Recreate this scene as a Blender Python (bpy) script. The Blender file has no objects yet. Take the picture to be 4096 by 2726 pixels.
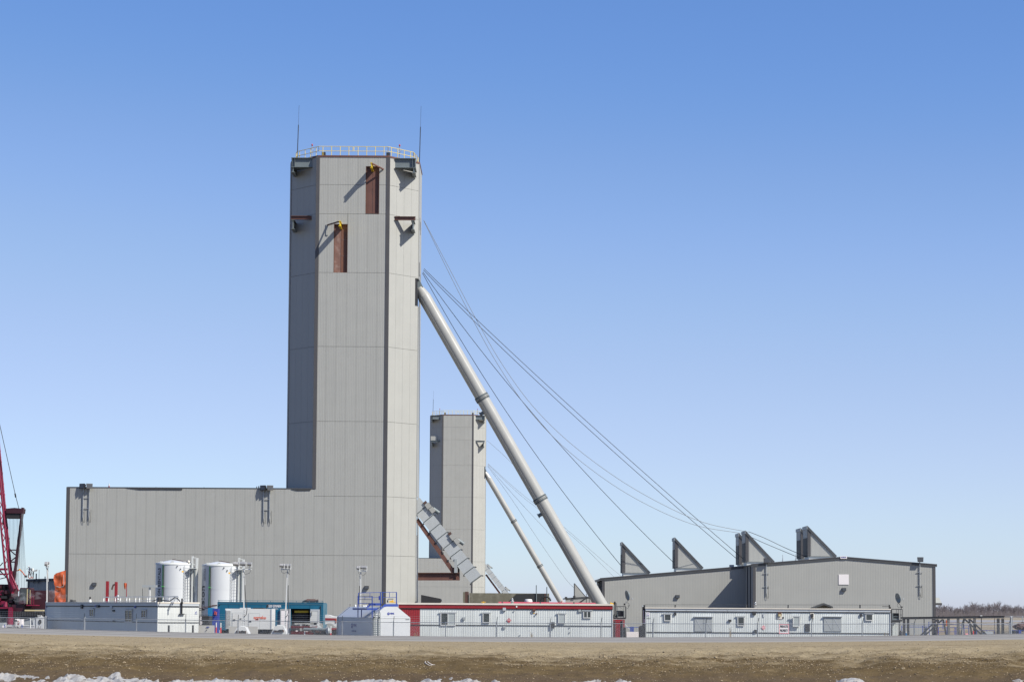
import bpy, math, random
from mathutils import Vector, Matrix, noise
R = math.radians
rnd = random.Random(7)
scene = bpy.context.scene
COL = scene.collection

# ------------------------------------------------------------------ camera
F = 8345.0                      # focal length in pixels of a 4096 px wide frame
PT = math.atan(554 / F)         # pitch
RL = 0.006                      # roll
ZC = 2.72
CAM = Vector((0, 0, ZC))
_f = Vector((0, math.cos(PT), math.sin(PT)))
_u0 = Vector((0, -math.sin(PT), math.cos(PT)))
_r0 = Vector((1, 0, 0))
_u = _u0 * math.cos(RL) - _r0 * math.sin(RL)
_r = _r0 * math.cos(RL) + _u0 * math.sin(RL)
cd = bpy.data.cameras.new('camera')
cd.sensor_width = 36
cd.lens = 36 * F / 4096
cd.shift_y = 521 / 4096
cd.clip_start = 0.5
cd.clip_end = 20000
cam = bpy.data.objects.new('camera', cd)
COL.objects.link(cam)
M = Matrix((_r, _u, -_f)).transposed().to_4x4()
M.translation = CAM
cam.matrix_world = M
scene.camera = cam

# ------------------------------------------------------------------ light
SUN = Vector((0.74, -0.46, 0.85)).normalized()
w = bpy.data.worlds.new('World')
scene.world = w
w.use_nodes = True
nt = w.node_tree
nt.nodes.clear()
sky = nt.nodes.new('ShaderNodeTexSky')
sky.sky_type = 'NISHITA'
sky.sun_disc = False
sky.sun_elevation = math.asin(SUN.z)
sky.sun_rotation = math.atan2(SUN.x, SUN.y)
sky.altitude = 500
sky.air_density = 0.7
sky.dust_density = 0.7
sky.ozone_density = 4.0
hs = nt.nodes.new('ShaderNodeHueSaturation')
hs.inputs['Saturation'].default_value = 1.0
# film response of the photograph: one tone curve per channel for the whole sky
sp = nt.nodes.new('ShaderNodeSeparateColor')
cb_ = nt.nodes.new('ShaderNodeCombineColor')
for ch, pts in enumerate((((0, 0), (.107, .096), (.14, .156), (.174, .212), (.2286, .276), (.318, .348), (.40, .398), (1, .85)),
                          ((0, 0), (.191, .198), (.299, .320), (.376, .375), (.46, .435), (1, .93)),
                          ((0, 0), (.369, .445), (.44, .49), (.48, .522), (.53, .538), (.59, .565), (1, .90)))):
    m1 = nt.nodes.new('ShaderNodeMath')
    m1.operation = 'MULTIPLY'
    m1.inputs[1].default_value = .1
    m2 = nt.nodes.new('ShaderNodeFloatCurve')
    cu = m2.mapping.curves[0]
    cu.points[0].location = pts[0]
    cu.points[1].location = pts[-1]
    for p in pts[1:-1]:
        cu.points.new(*p)
    m2.mapping.update()
    m3 = nt.nodes.new('ShaderNodeMath')
    m3.operation = 'MULTIPLY'
    m3.inputs[1].default_value = 10
    nt.links.new(sp.outputs[ch], m1.inputs[0])
    nt.links.new(m1.outputs[0], m2.inputs['Value'])
    nt.links.new(m2.outputs[0], m3.inputs[0])
    nt.links.new(m3.outputs[0], cb_.inputs[ch])
bg = nt.nodes.new('ShaderNodeBackground')
bg.inputs['Strength'].default_value = 0.10
wo = nt.nodes.new('ShaderNodeOutputWorld')
nt.links.new(sky.outputs[0], hs.inputs['Color'])
nt.links.new(hs.outputs[0], sp.inputs[0])
nt.links.new(cb_.outputs[0], bg.inputs['Color'])
nt.links.new(bg.outputs[0], wo.inputs['Surface'])
sl = bpy.data.lights.new('sun', 'SUN')
sl.energy = 4.8
sl.angle = R(0.53)
sl.color = (1.0, 0.95, 0.85)
so = bpy.data.objects.new('sun', sl)
COL.objects.link(so)
so.rotation_euler = SUN.to_track_quat('Z', 'Y').to_euler()
so.location = (60, -40, 80)
scene.view_settings.view_transform = 'Standard'
scene.view_settings.look = 'None'
scene.view_settings.exposure = 0.65
scene.view_settings.gamma = 1.0
scene.view_settings.use_curve_mapping = False
scene.cycles.max_bounces = 6
scene.cycles.transparent_max_bounces = 12

# ------------------------------------------------------------------ helpers
def ray(px, py):
    return _f + _r * ((px - 2048) / F) + _u * ((1884 - py) / F)

def A(px, py, Y):
    """point seen at photo pixel (px, py) on the vertical plane y = Y"""
    d = ray(px, py)
    return CAM + d * (Y / d.y)

def AP(px, py, p0, n):
    d = ray(px, py)
    t = (p0 - CAM).dot(n) / d.dot(n)
    return CAM + d * t

ALB = .84                       # paint and soil tones measured in the photograph, scaled to the sun's strength
def mat(name, col, rough=0.55, metal=0.0, var=0.06, sc=0.6, streak=0.0, fine=0.0, fsc=30.0, objvar=0.0, spec=0.5, emit=None, alpha=1.0, dirt=None):
    m = bpy.data.materials.new(name)
    m.use_nodes = True
    t = m.node_tree
    N, L = t.nodes, t.links
    b = N['Principled BSDF']
    b.inputs['Roughness'].default_value = rough
    b.inputs['Metallic'].default_value = metal
    b.inputs['Specular IOR Level'].default_value = spec
    geo = N.new('ShaderNodeNewGeometry')
    c4 = (col[0] * ALB, col[1] * ALB, col[2] * ALB, 1)

    def mixmul(prev, facsock, lo, hi):
        mr = N.new('ShaderNodeMapRange')
        mr.inputs['From Min'].default_value = 0.25
        mr.inputs['From Max'].default_value = 0.75
        mr.inputs['To Min'].default_value = lo
        mr.inputs['To Max'].default_value = hi
        L.new(facsock, mr.inputs['Value'])
        vm = N.new('ShaderNodeVectorMath')
        vm.operation = 'SCALE'
        if isinstance(prev, tuple):
            vm.inputs[0].default_value = prev[:3]
        else:
            L.new(prev, vm.inputs[0])
        L.new(mr.outputs[0], vm.inputs['Scale'])
        return vm.outputs[0]
    cur = c4
    if var:
        n = N.new('ShaderNodeTexNoise')
        n.inputs['Scale'].default_value = sc
        n.inputs['Detail'].default_value = 5
        L.new(geo.outputs['Position'], n.inputs['Vector'])
        cur = mixmul(cur, n.outputs['Fac'], 1 - var, 1 + var)
        if rough < 0.8:
            mr = N.new('ShaderNodeMapRange')
            mr.inputs['To Min'].default_value = rough - 0.08
            mr.inputs['To Max'].default_value = rough + 0.12
            L.new(n.outputs['Fac'], mr.inputs['Value'])
            L.new(mr.outputs[0], b.inputs['Roughness'])
    if streak:
        mp = N.new('ShaderNodeMapping')
        mp.inputs['Scale'].default_value = (2.2, 2.2, 0.07)
        L.new(geo.outputs['Position'], mp.inputs['Vector'])
        n = N.new('ShaderNodeTexNoise')
        n.inputs['Scale'].default_value = 1.0
        n.inputs['Detail'].default_value = 4
        L.new(mp.outputs[0], n.inputs['Vector'])
        cur = mixmul(cur, n.outputs['Fac'], 1 - streak, 1 + streak * .5)
    if fine:
        n = N.new('ShaderNodeTexNoise')
        n.inputs['Scale'].default_value = fsc
        n.inputs['Detail'].default_value = 3
        L.new(geo.outputs['Position'], n.inputs['Vector'])
        cur = mixmul(cur, n.outputs['Fac'], 1 - fine, 1 + fine)
    if objvar:
        oi = N.new('ShaderNodeObjectInfo')
        mr = N.new('ShaderNodeMapRange')
        mr.inputs['To Min'].default_value = 1 - objvar
        mr.inputs['To Max'].default_value = 1 + objvar
        L.new(oi.outputs['Random'], mr.inputs['Value'])
        vm = N.new('ShaderNodeVectorMath')
        vm.operation = 'SCALE'
        if isinstance(cur, tuple):
            vm.inputs[0].default_value = cur[:3]
        else:
            L.new(cur, vm.inputs[0])
        L.new(mr.outputs[0], vm.inputs['Scale'])
        cur = vm.outputs[0]
    if dirt:
        dcol, amount, dsc = dirt
        n = N.new('ShaderNodeTexNoise')
        n.inputs['Scale'].default_value = dsc
        n.inputs['Detail'].default_value = 6
        n.inputs['Roughness'].default_value = 0.65
        L.new(geo.outputs['Position'], n.inputs['Vector'])
        mr = N.new('ShaderNodeMapRange')
        mr.inputs['From Min'].default_value = 0.5
        mr.inputs['From Max'].default_value = 0.7
        mr.inputs['To Max'].default_value = amount
        L.new(n.outputs['Fac'], mr.inputs['Value'])
        mx = N.new('ShaderNodeMix')
        mx.data_type = 'RGBA'
        L.new(mr.outputs[0], mx.inputs[0])
        if isinstance(cur, tuple):
            mx.inputs[6].default_value = cur
        else:
            L.new(cur, mx.inputs[6])
        mx.inputs[7].default_value = (dcol[0], dcol[1], dcol[2], 1)
        cur = mx.outputs[2]
    if isinstance(cur, tuple):
        b.inputs['Base Color'].default_value = cur
    else:
        L.new(cur, b.inputs['Base Color'])
    return m

m_clad = mat('cladding_grey', (.362, .364, .343), .55, var=.025, streak=.035, objvar=.014)
m_core = mat('joint_grey', (.29, .295, .29), .8, var=.05)
m_trim = mat('trim_grey', (.070, .068, .072), .5, var=.06)
m_fascia = mat('fascia_grey', (.068, .071, .076), .45, var=.05)
m_rust = mat('primer_brown', (.13, .055, .040), .6, var=.12, sc=1.2, streak=.15)
m_rustd = mat('primer_weathered', (.20, .105, .080), .7, var=.22, sc=1.8, dirt=((.30, .22, .19), .6, 1.5))
m_rustl = mat('primer_light', (.17, .070, .040), .6, var=.1, sc=2, streak=.1)
m_steelg = mat('bracket_grey', (.15, .18, .19), .5, var=.08, sc=1.5)
m_yel = mat('safety_yellow', (.72, .52, .02), .45, var=.05)
m_rail = mat('rail_yellow', (.78, .60, .07), .45, var=.05)
m_dark = mat('dark_steel', (.035, .036, .040), .55, var=.15, sc=2)
m_black = mat('black_rubber', (.015, .015, .017), .6, var=.1)
m_rope = mat('wire_rope', (.03, .032, .038), .5, var=.1)
m_ropel = mat('wire_rope_galvanised', (.19, .20, .21), .5, var=.1)
m_pipe = mat('strut_paint', (.37, .37, .35), .22, var=.03, sc=.4, streak=.03)
m_chute = mat('chute_grey', (.43, .455, .465), .5, var=.04, streak=.06)
m_galv = mat('galvanised', (.40, .42, .44), .42, metal=.55, var=.12, sc=2)
m_lamp = mat('lamp_glass', (.07, .075, .08), .15, var=.1, sc=8)
m_white = mat('white_paint', (.64, .65, .64), .45, var=.03, dirt=((.45, .40, .33), .18, 1.3))
m_sidew = mat('white_siding', (.62, .655, .645), .45, var=.02, objvar=.05, streak=.03)
m_sidel = mat('pale_siding', (.58, .60, .585), .45, var=.03, objvar=.02, streak=.05)
m_fasw = mat('pale_fascia', (.47, .50, .53), .4, var=.05, streak=.06)
m_cap = mat('roof_cap_cream', (.68, .63, .55), .5, var=.06, sc=2)
m_red = mat('trailer_red', (.27, .014, .020), .42, var=.08, sc=1, streak=.08)
m_glass = mat('window_glass', (.055, .065, .07), .10, var=.2, sc=3)
m_blind = mat('window_blind', (.38, .42, .42), .5, var=.1, sc=2)
m_blue = mat('safety_blue', (.026, .062, .30), .42, var=.08)
m_logo = mat('logo_blue', (.03, .05, .28), .5, var=.03)
m_teal = mat('container_teal', (.005, .115, .205), .45, var=.07, sc=.9, streak=.08)
m_tealf = mat('container_teal_faded', (.06, .15, .21), .6, var=.15, sc=1.5, streak=.2)
m_conc = mat('concrete', (.44, .43, .40), .85, var=.08, sc=1.2, fine=.06, dirt=((.3, .28, .25), .35, .9))
m_concd = mat('concrete_form', (.155, .145, .105), .85, var=.15, sc=.8, streak=.2, dirt=((.24, .23, .19), .6, 1.0))
m_nearblack = mat('near_black', (.022, .023, .025), .7, var=.15, streak=.25)
m_orange = mat('orange_tarp', (.45, .085, .022), .5, var=.12, sc=2.5)
m_orp = mat('orange_print', (.72, .09, .025), .5, var=.03)
m_tank = mat('tank_white', (.57, .59, .61), .38, var=.03, sc=.5, streak=.03)
m_print = mat('dark_print', (.06, .065, .075), .5, var=.03)
m_printg = mat('grey_print', (.30, .31, .33), .5, var=.03)
m_green = mat('green_pipe', (.012, .085, .035), .5, var=.3, sc=3)
m_lime = mat('lime_clamp', (.12, .62, .14), .5, var=.05)
m_craner = mat('crane_red', (.19, .007, .036), .4, var=.12, sc=1)
m_cranep = mat('crane_maroon', (.040, .007, .014), .45, var=.15, sc=1)
m_silver = mat('lamp_silver', (.46, .45, .43), .38, metal=.45, var=.06, sc=4)
m_panelg = mat('grey_panel', (.335, .36, .37), .5, var=.05)
m_pink = mat('sign_pink', (.75, .25, .28), .5, var=.03)
m_sign = mat('sign_white', (.80, .76, .76), .5, var=.02)
m_signr = mat('sign_red', (.42, .03, .04), .5, var=.03)
m_brown = mat('vent_rust', (.09, .045, .035), .6, var=.2, sc=4)
m_hivis = mat('delineator_red', (.65, .05, .05), .5, var=.05)
m_skin = mat('skin', (.45, .26, .19), .6, var=.03)
m_coat = mat('dark_coat', (.06, .06, .10), .8, var=.1)
m_amber = mat('amber_sticker', (.75, .42, .03), .5, var=.05)
m_beige = mat('beige_wood', (.55, .47, .27), .6, var=.08)

class MB:
    def __init__(s, M=None):
        s.v, s.f, s.mi, s.sm, s.M = [], [], [], [], M
        s.m, s.smooth = 0, False

    def add(s, pts, faces):
        o = len(s.v)
        if s.M is not None:
            pts = [s.M @ Vector(p) for p in pts]
        s.v += [tuple(p) for p in pts]
        for f in faces:
            s.f.append(tuple(i + o for i in f))
            s.mi.append(s.m)
            s.sm.append(s.smooth)
        return s

    def poly(s, *pts):
        return s.add(pts, [tuple(range(len(pts)))])

    def box(s, x0, x1, y0, y1, z0, z1):
        return s.add([(x0, y0, z0), (x1, y0, z0), (x1, y1, z0), (x0, y1, z0), (x0, y0, z1), (x1, y0, z1), (x1, y1, z1), (x0, y1, z1)],
                     [(0, 3, 2, 1), (4, 5, 6, 7), (0, 1, 5, 4), (1, 2, 6, 5), (2, 3, 7, 6), (3, 0, 4, 7)])

    def hexa(s, p):
        return s.add(p, [(0, 3, 2, 1), (4, 5, 6, 7), (0, 1, 5, 4), (1, 2, 6, 5), (2, 3, 7, 6), (3, 0, 4, 7)])

    def beam(s, p, q, w, h=None, up=(0, 0, 1)):
        h = w if h is None else h
        p, q = Vector(p), Vector(q)
        d = (q - p).normalized()
        u = Vector(up)
        if abs(d.dot(u)) > .98:
            u = Vector((0, 1, 0))
        a = d.cross(u).normalized()
        b = a.cross(d).normalized()
        a, b = a * w / 2, b * h / 2
        return s.hexa([p - a - b, p + a - b, q + a - b, q - a - b, p - a + b, p + a + b, q + a + b, q - a + b])

    def ibeam(s, p, q, h, fw, t=.03, up=(0, 0, 1)):
        p, q = Vector(p), Vector(q)
        u = Vector(up)
        d = (q - p).normalized()
        b = d.cross(u).normalized().cross(d).normalized()
        s.beam(p, q, t, h - 2 * t - .002, up)
        s.beam(p + b * (h / 2 - t / 2), q + b * (h / 2 - t / 2), fw, t, up)
        s.beam(p - b * (h / 2 - t / 2), q - b * (h / 2 - t / 2), fw, t, up)
        return s

    def tube(s, p, q, r, n=8, r2=None, caps=True):
        r2 = r if r2 is None else r2
        p, q = Vector(p), Vector(q)
        d = (q - p).normalized()
        u = Vector((0, 0, 1)) if abs(d.z) < .9 else Vector((0, 1, 0))
        a = d.cross(u).normalized()
        b = a.cross(d)
        pts = []
        for c, rr in ((p, r), (q, r2)):
            for i in range(n):
                t = 2 * math.pi * i / n
                pts.append(c + a * (rr * math.cos(t)) + b * (rr * math.sin(t)))
        sm = s.smooth
        s.smooth = n > 5
        o = len(s.v)
        s.add(pts, [(i, n + i, n + (i + 1) % n, (i + 1) % n) for i in range(n)])
        s.smooth = False
        if caps:
            s.add(pts[:n], [tuple(range(n))])
            s.add(pts[n:], [tuple(range(n - 1, -1, -1))])
        s.smooth = sm
        return s

    def path(s, pts, r, n=6):
        pts = [Vector(p) for p in pts]
        out = []
        a = None
        for i, p in enumerate(pts):
            d = (pts[min(i + 1, len(pts) - 1)] - pts[max(i - 1, 0)]).normalized()
            if a is None:
                u = Vector((0, 0, 1)) if abs(d.z) < .9 else Vector((0, 1, 0))
                a = d.cross(u).normalized()
            else:
                a = (a - d * a.dot(d)).normalized()
            b = a.cross(d)
            for k in range(n):
                t = 2 * math.pi * k / n
                out.append(p + a * (r * math.cos(t)) + b * (r * math.sin(t)))
        fs = []
        for i in range(len(pts) - 1):
            for k in range(n):
                fs.append((i * n + k, (i + 1) * n + k, (i + 1) * n + (k + 1) % n, i * n + (k + 1) % n))
        s.smooth = True
        s.add(out, fs)
        s.smooth = False
        return s

    def lathe(s, prof, c, n=32, a0=0, a1=2 * math.pi):
        c = Vector(c)
        full = abs(a1 - a0 - 2 * math.pi) < 1e-6
        m = n if full else n + 1
        pts = []
        for r, z in prof:
            for i in range(m):
                t = a0 + (a1 - a0) * i / n
                pts.append(c + Vector((r * math.cos(t), r * math.sin(t), z)))
        fs = []
        for j in range(len(prof) - 1):
            for i in range(n):
                k = (i + 1) % m
                fs.append((j * m + i, j * m + k, (j + 1) * m + k, (j + 1) * m + i))
        s.smooth = True
        s.add(pts, fs)
        s.smooth = False
        return s

    def extr(s, pts, vec):
        pts = [Vector(p) for p in pts]
        vec = Vector(vec)
        n = len(pts)
        return s.add(pts + [p + vec for p in pts],
                     [tuple(range(n)), tuple(range(2 * n - 1, n - 1, -1))] + [(i, n + i, n + (i + 1) % n, (i + 1) % n) for i in range(n)])

    def corr(s, w, h, pitch=.2, depth=.02, ztop=None, zbot=0.0):
        """vertical ribs in the local x-z plane facing -y"""
        n = max(1, round(w / pitch))
        p = w / n
        cols = []
        for i in range(n):
            x = i * p
            cols += [(x, 0), (x + p * .5, 0), (x + p * .62, -depth), (x + p * .88, -depth)]
        cols.append((w, 0))
        pts = []
        for x, y in cols:
            pts += [(x, y, zbot), (x, y, ztop(x) if ztop else h)]
        return s.add(pts, [(2 * i, 2 * i + 2, 2 * i + 3, 2 * i + 1) for i in range(len(cols) - 1)])

    def blob(s, c, rx, ry, rz, n=8, seed=0, jit=.25):
        rr = random.Random(seed)
        pts, fs = [], []
        m = n // 2 + 1
        for j in range(m):
            ph = math.pi * j / (m - 1)
            for i in range(n):
                t = 2 * math.pi * i / n
                k = 1 + rr.uniform(-jit, jit)
                pts.append((c[0] + rx * k * math.sin(ph) * math.cos(t), c[1] + ry * k * math.sin(ph) * math.sin(t), c[2] + rz * k * math.cos(ph)))
        for j in range(m - 1):
            for i in range(n):
                fs.append((j * n + i, (j + 1) * n + i, (j + 1) * n + (i + 1) % n, j * n + (i + 1) % n))
        return s.add(pts, fs)

    def mesh(s, name, mats, off=Vector((0, 0, 0))):
        me = bpy.data.meshes.new(name)
        me.from_pydata([(v[0] - off[0], v[1] - off[1], v[2] - off[2]) for v in s.v], [], s.f)
        for m in (mats if isinstance(mats, (list, tuple)) else [mats]):
            me.materials.append(m)
        me.polygons.foreach_set('material_index', s.mi)
        me.polygons.foreach_set('use_smooth', s.sm)
        me.update()
        return me

def root_loc(o):
    v = Vector((0, 0, 0))
    while o is not None:
        v = v + o.location
        o = o.parent
    return v

def props(o, label=None, cat=None, group=None, kind=None):
    for k, v in (('label', label), ('category', cat), ('group', group), ('kind', kind)):
        if v:
            o[k] = v
    return o

def T(name, label, cat, loc, group=None):
    o = bpy.data.objects.new(name, None)
    COL.objects.link(o)
    o.location = Vector(loc)
    o.empty_display_size = .3
    return props(o, label, cat, group)

def P(name, mb, mats, parent, label=None, kind=None):
    """a part: geometry given in world coordinates"""
    o = bpy.data.objects.new(name, mb.mesh(name, mats, root_loc(parent)))
    COL.objects.link(o)
    o.parent = parent
    return props(o, label, None, None, kind)

def S(name, mb, mats, label=None, cat=None, group=None, kind=None, loc=(0, 0, 0)):
    """a top-level object that is one mesh"""
    o = bpy.data.objects.new(name, mb.mesh(name, mats, Vector(loc)))
    COL.objects.link(o)
    o.location = Vector(loc)
    return props(o, label, cat, group, kind)

def dup(root, delta, label=None):
    def cp(o, par):
        c = o.copy()
        COL.objects.link(c)
        c.parent = par
        for ch in o.children:
            cp(ch, c)
        return c
    r = cp(root, None)
    r.location = root.location + Vector(delta)
    if label:
        r['label'] = label
    return r

def beam(par, name, p, q, w, h, m, up=(0, 0, 1)):
    return P(name, MB().beam(p, q, w, h, up), m, par)

def pipe(par, name, p, q, r, m, n=8):
    return P(name, MB().tube(p, q, r, n), m, par)

def box(par, name, x0, x1, y0, y1, z0, z1, m, M=None):
    return P(name, MB(M).box(x0, x1, y0, y1, z0, z1), m, par)

def text(par, name, s, size, fn, m, bold=0.0, spacing=1.0):
    """flat lettering: fn(u, v) maps the text plane to world; u is 0..width"""
    cu = bpy.data.curves.new('t', 'FONT')
    cu.body = s
    cu.size = size
    cu.offset = bold
    cu.space_character = spacing
    cu.resolution_u = 3
    ob = bpy.data.objects.new('t', cu)
    COL.objects.link(ob)
    dg = bpy.context.evaluated_depsgraph_get()
    me = ob.evaluated_get(dg).to_mesh()
    vs = [v.co.copy() for v in me.vertices]
    fs = [tuple(p.vertices) for p in me.polygons]
    ob.evaluated_get(dg).to_mesh_clear()
    bpy.data.objects.remove(ob)
    bpy.data.curves.remove(cu)
    if not vs:
        return None
    x0 = min(v.x for v in vs)
    x1 = max(v.x for v in vs)
    mb = MB()
    mb.add([fn(v.x - x0, v.y, x1 - x0) for v in vs], fs)
    return P(name, mb, m, par)

_pc = {}
def panel_obj(par, name, w, h, pitch, depth, m, org, ang, kind=None):
    """one cladding sheet (shared mesh), lower corner at org, facing -y turned by ang"""
    key = (round(w, 3), round(h, 3), pitch, depth, m.name)
    if key not in _pc:
        mb = MB()
        if depth > 0:
            mb.corr(w, h, pitch, depth)
            mb.box(0, w, .002, .03, 0, h)
        else:
            mb.box(0, w, 0, .04, 0, h)
        _pc[key] = mb.mesh(name, m)
    o = bpy.data.objects.new(name, _pc[key])
    COL.objects.link(o)
    o.parent = par
    o.location = Vector(org) - root_loc(par)
    o.rotation_euler = (0, 0, ang)
    return o

def subtract(rects, cut):
    out = []
    cx0, cx1, cz0, cz1 = cut
    for x0, x1, z0, z1 in rects:
        if cx0 >= x1 or cx1 <= x0 or cz0 >= z1 or cz1 <= z0:
            out.append((x0, x1, z0, z1))
            continue
        if x0 < cx0:
            out.append((x0, cx0, z0, z1))
        if cx1 < x1:
            out.append((cx1, x1, z0, z1))
        a, b = max(x0, cx0), min(x1, cx1)
        if z0 < cz0:
            out.append((a, b, z0, cz0))
        if cz1 < z1:
            out.append((a, b, cz1, z1))
    return [r for r in out if r[1] - r[0] > .06 and r[3] - r[2] > .06]

def clad(par, org, ang, us, zs, m, pitch=.2, depth=.02, cuts=(), gu=.014, gz=.03, name='cladding_panel'):
    """panels between the column lines us and the row lines zs on a wall starting at org"""
    c, s_ = math.cos(ang), math.sin(ang)
    for i in range(len(us) - 1):
        for j in range(len(zs) - 1):
            rects = [(us[i] + gu / 2, us[i + 1] - gu / 2, zs[j] + gz / 2, zs[j + 1] - gz / 2)]
            for cut in cuts:
                rects = subtract(rects, cut)
            for x0, x1, z0, z1 in rects:
                panel_obj(par, name, x1 - x0, z1 - z0, pitch, depth, m, (org[0] + c * x0, org[1] + s_ * x0, org[2] + z0), ang)

def lin(a, b, n):
    return [a + (b - a) * i / n for i in range(n + 1)]

def bez(p, q, mid, n=24):
    """curve from p to q through mid at half way"""
    p, q, mid = Vector(p), Vector(q), Vector(mid)
    c = mid * 2 - (p + q) / 2
    return [p * (1 - t) ** 2 + c * (2 * t * (1 - t)) + q * t ** 2 for t in [i / n for i in range(n + 1)]]

# ------------------------------------------------------------------ ground, road, snow
def roadrise(x):
    return min(.16 * (x / 13) ** 2, .5)

PROF = [(-300, 1.1), (30, 1.1), (33.5, 1.16), (36.2, 1.40), (41, 1.975), (42.5, 1.985), (47.5, 2.0), (55.6, 2.0), (59, 1.85), (74, .2), (82, 0), (9000, 0)]
def prof(y):
    for (a, za), (b, zb) in zip(PROF, PROF[1:]):
        if y <= b:
            return za + (zb - za) * (y - a) / (b - a)
    return 0

def gz(x, y, detail=True):
    z = prof(y)
    k = max(0, min(1, (y - 34) / 6)) * max(0, min(1, (74 - y) / 14))
    z += roadrise(x) * k
    if detail and 30 < y < 47.3:
        f = min(1, max(0, (47.3 - y) / 1.5))
        z += f * .05 * noise.noise((x * .45, y * .8, 3))
        g = max(0, min(1, (42.5 - y) / 2.5))
        z += g * (.05 * noise.noise((x * 1.6, y * 2.4, 9)) + .035 * noise.noise((x * 4.7, y * 6, 1)))
        z += f * (.006 + g * .016) * noise.noise((x * 14, y * 14, 5))
    return z

m_ground = bpy.data.materials.new('ground')
m_ground.use_nodes = True
t = m_ground.node_tree
N, L = t.nodes, t.links
b = N['Principled BSDF']
b.inputs['Roughness'].default_value = .95
b.inputs['Specular IOR Level'].default_value = .1
geo = N.new('ShaderNodeNewGeometry')
def _noise(scale, detail=5, mapping=None, rough=.6):
    n = N.new('ShaderNodeTexNoise')
    n.inputs['Scale'].default_value = scale
    n.inputs['Detail'].default_value = detail
    n.inputs['Roughness'].default_value = rough
    if mapping:
        mp = N.new('ShaderNodeMapping')
        mp.inputs['Scale'].default_value = mapping
        L.new(geo.outputs['Position'], mp.inputs['Vector'])
        L.new(mp.outputs[0], n.inputs['Vector'])
    else:
        L.new(geo.outputs['Position'], n.inputs['Vector'])
    return n.outputs['Fac']
def _mix(f, a, c):
    x = N.new('ShaderNodeMix')
    x.data_type = 'RGBA'
    for sock, v in ((0, f), (6, a), (7, c)):
        if isinstance(v, (tuple, float)):
            x.inputs[sock].default_value = v if isinstance(v, float) else (*v, 1)
        else:
            L.new(v, x.inputs[sock])
    return x.outputs[2]
def _rng(f, a, c, lo=0.0, hi=1.0):
    mr = N.new('ShaderNodeMapRange')
    mr.inputs['From Min'].default_value = a
    mr.inputs['From Max'].default_value = c
    mr.inputs['To Min'].default_value = lo
    mr.inputs['To Max'].default_value = hi
    L.new(f, mr.inputs['Value'])
    return mr.outputs[0]
def _math(op, a, c):
    m = N.new('ShaderNodeMath')
    m.operation = op
    for i, v in enumerate((a, c)):
        if isinstance(v, (int, float)):
            m.inputs[i].default_value = v
        else:
            L.new(v, m.inputs[i])
    return m.outputs[0]
sep = N.new('ShaderNodeSeparateXYZ')
L.new(geo.outputs['Position'], sep.inputs[0])
Y = sep.outputs['Y']
big = _noise(.5, 5, (.5, 1.4, 1))
med = _noise(2.2, 6, (.6, 1.5, 1))
fin = _noise(28, 3)
wob = _math('ADD', Y, _math('MULTIPLY', _math('SUBTRACT', med, .5), 3.6))
wob = _math('ADD', wob, _math('MULTIPLY', _math('SUBTRACT', big, .5), 2.4))
c_yard = _mix(_rng(_noise(.08, 5), .4, .6), (.12, .105, .082), (.165, .145, .115))
c_grav = _mix(_rng(med, .35, .65), (.238, .193, .120), (.278, .230, .150))
c_soil = _mix(_rng(med, .3, .7), (.076, .053, .025), (.124, .090, .045))
c_ditch = _mix(_rng(big, .3, .7), (.080, .057, .035), (.105, .078, .049))
c = _mix(_rng(wob, 36.7, 38.0), c_ditch, c_soil)
c = _mix(_rng(wob, 38.9, 40.6), c, c_grav)
c_field = _mix(_rng(_noise(.02, 5), .4, .6), (.23, .195, .14), (.30, .26, .20))
c = _mix(_rng(Y, 56, 75), c, c_yard)
c = _mix(_rng(Y, 290, 340), c, c_field)
# darker line of a wheel rut along the shoulder
rut = _rng(_math('ABSOLUTE', _math('SUBTRACT', _math('ADD', Y, _math('MULTIPLY', _math('SUBTRACT', big, .5), .25)), 42.6), 0), .02, .10, 1.0, 0.0)
c = _mix(_math('MULTIPLY', rut, .8), c, (.14, .095, .05))
sc_ = N.new('ShaderNodeVectorMath')
sc_.operation = 'SCALE'
L.new(c, sc_.inputs[0])
L.new(_rng(fin, .3, .7, .66, 1.04), sc_.inputs['Scale'])
L.new(sc_.outputs[0], b.inputs['Base Color'])
bp = N.new('ShaderNodeBump')
bp.inputs['Strength'].default_value = .5
bp.inputs['Distance'].default_value = .03
L.new(_noise(45, 4), bp.inputs['Height'])
L.new(bp.outputs[0], b.inputs['Normal'])

mb = MB()
def grid(mb, xs, ys, fz):
    pts = [(x, y, fz(x, y)) for y in ys for x in xs]
    n = len(xs)
    mb.smooth = True
    mb.add(pts, [(j * n + i, j * n + i + 1, (j + 1) * n + i + 1, (j + 1) * n + i) for j in range(len(ys) - 1) for i in range(n - 1)])
far = [-6000, -2500, -900, -300, -100, -50, -30]
xs = far + lin(-13, 13, 330) + [-v for v in reversed(far)]
ys = [-300, -50, 10, 28, 31, 33] + lin(34.5, 47.4, 190) + [49, 52, 55.6, 57, 59, 64, 70, 74, 78, 82, 95, 120, 180, 300, 600, 1500, 4000, 9000]
grid(mb, xs, ys, lambda x, y: gz(x, y) - (.03 if 47.4 < y < 55.7 else 0))
S('ground', mb, m_ground, kind='structure')

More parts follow.
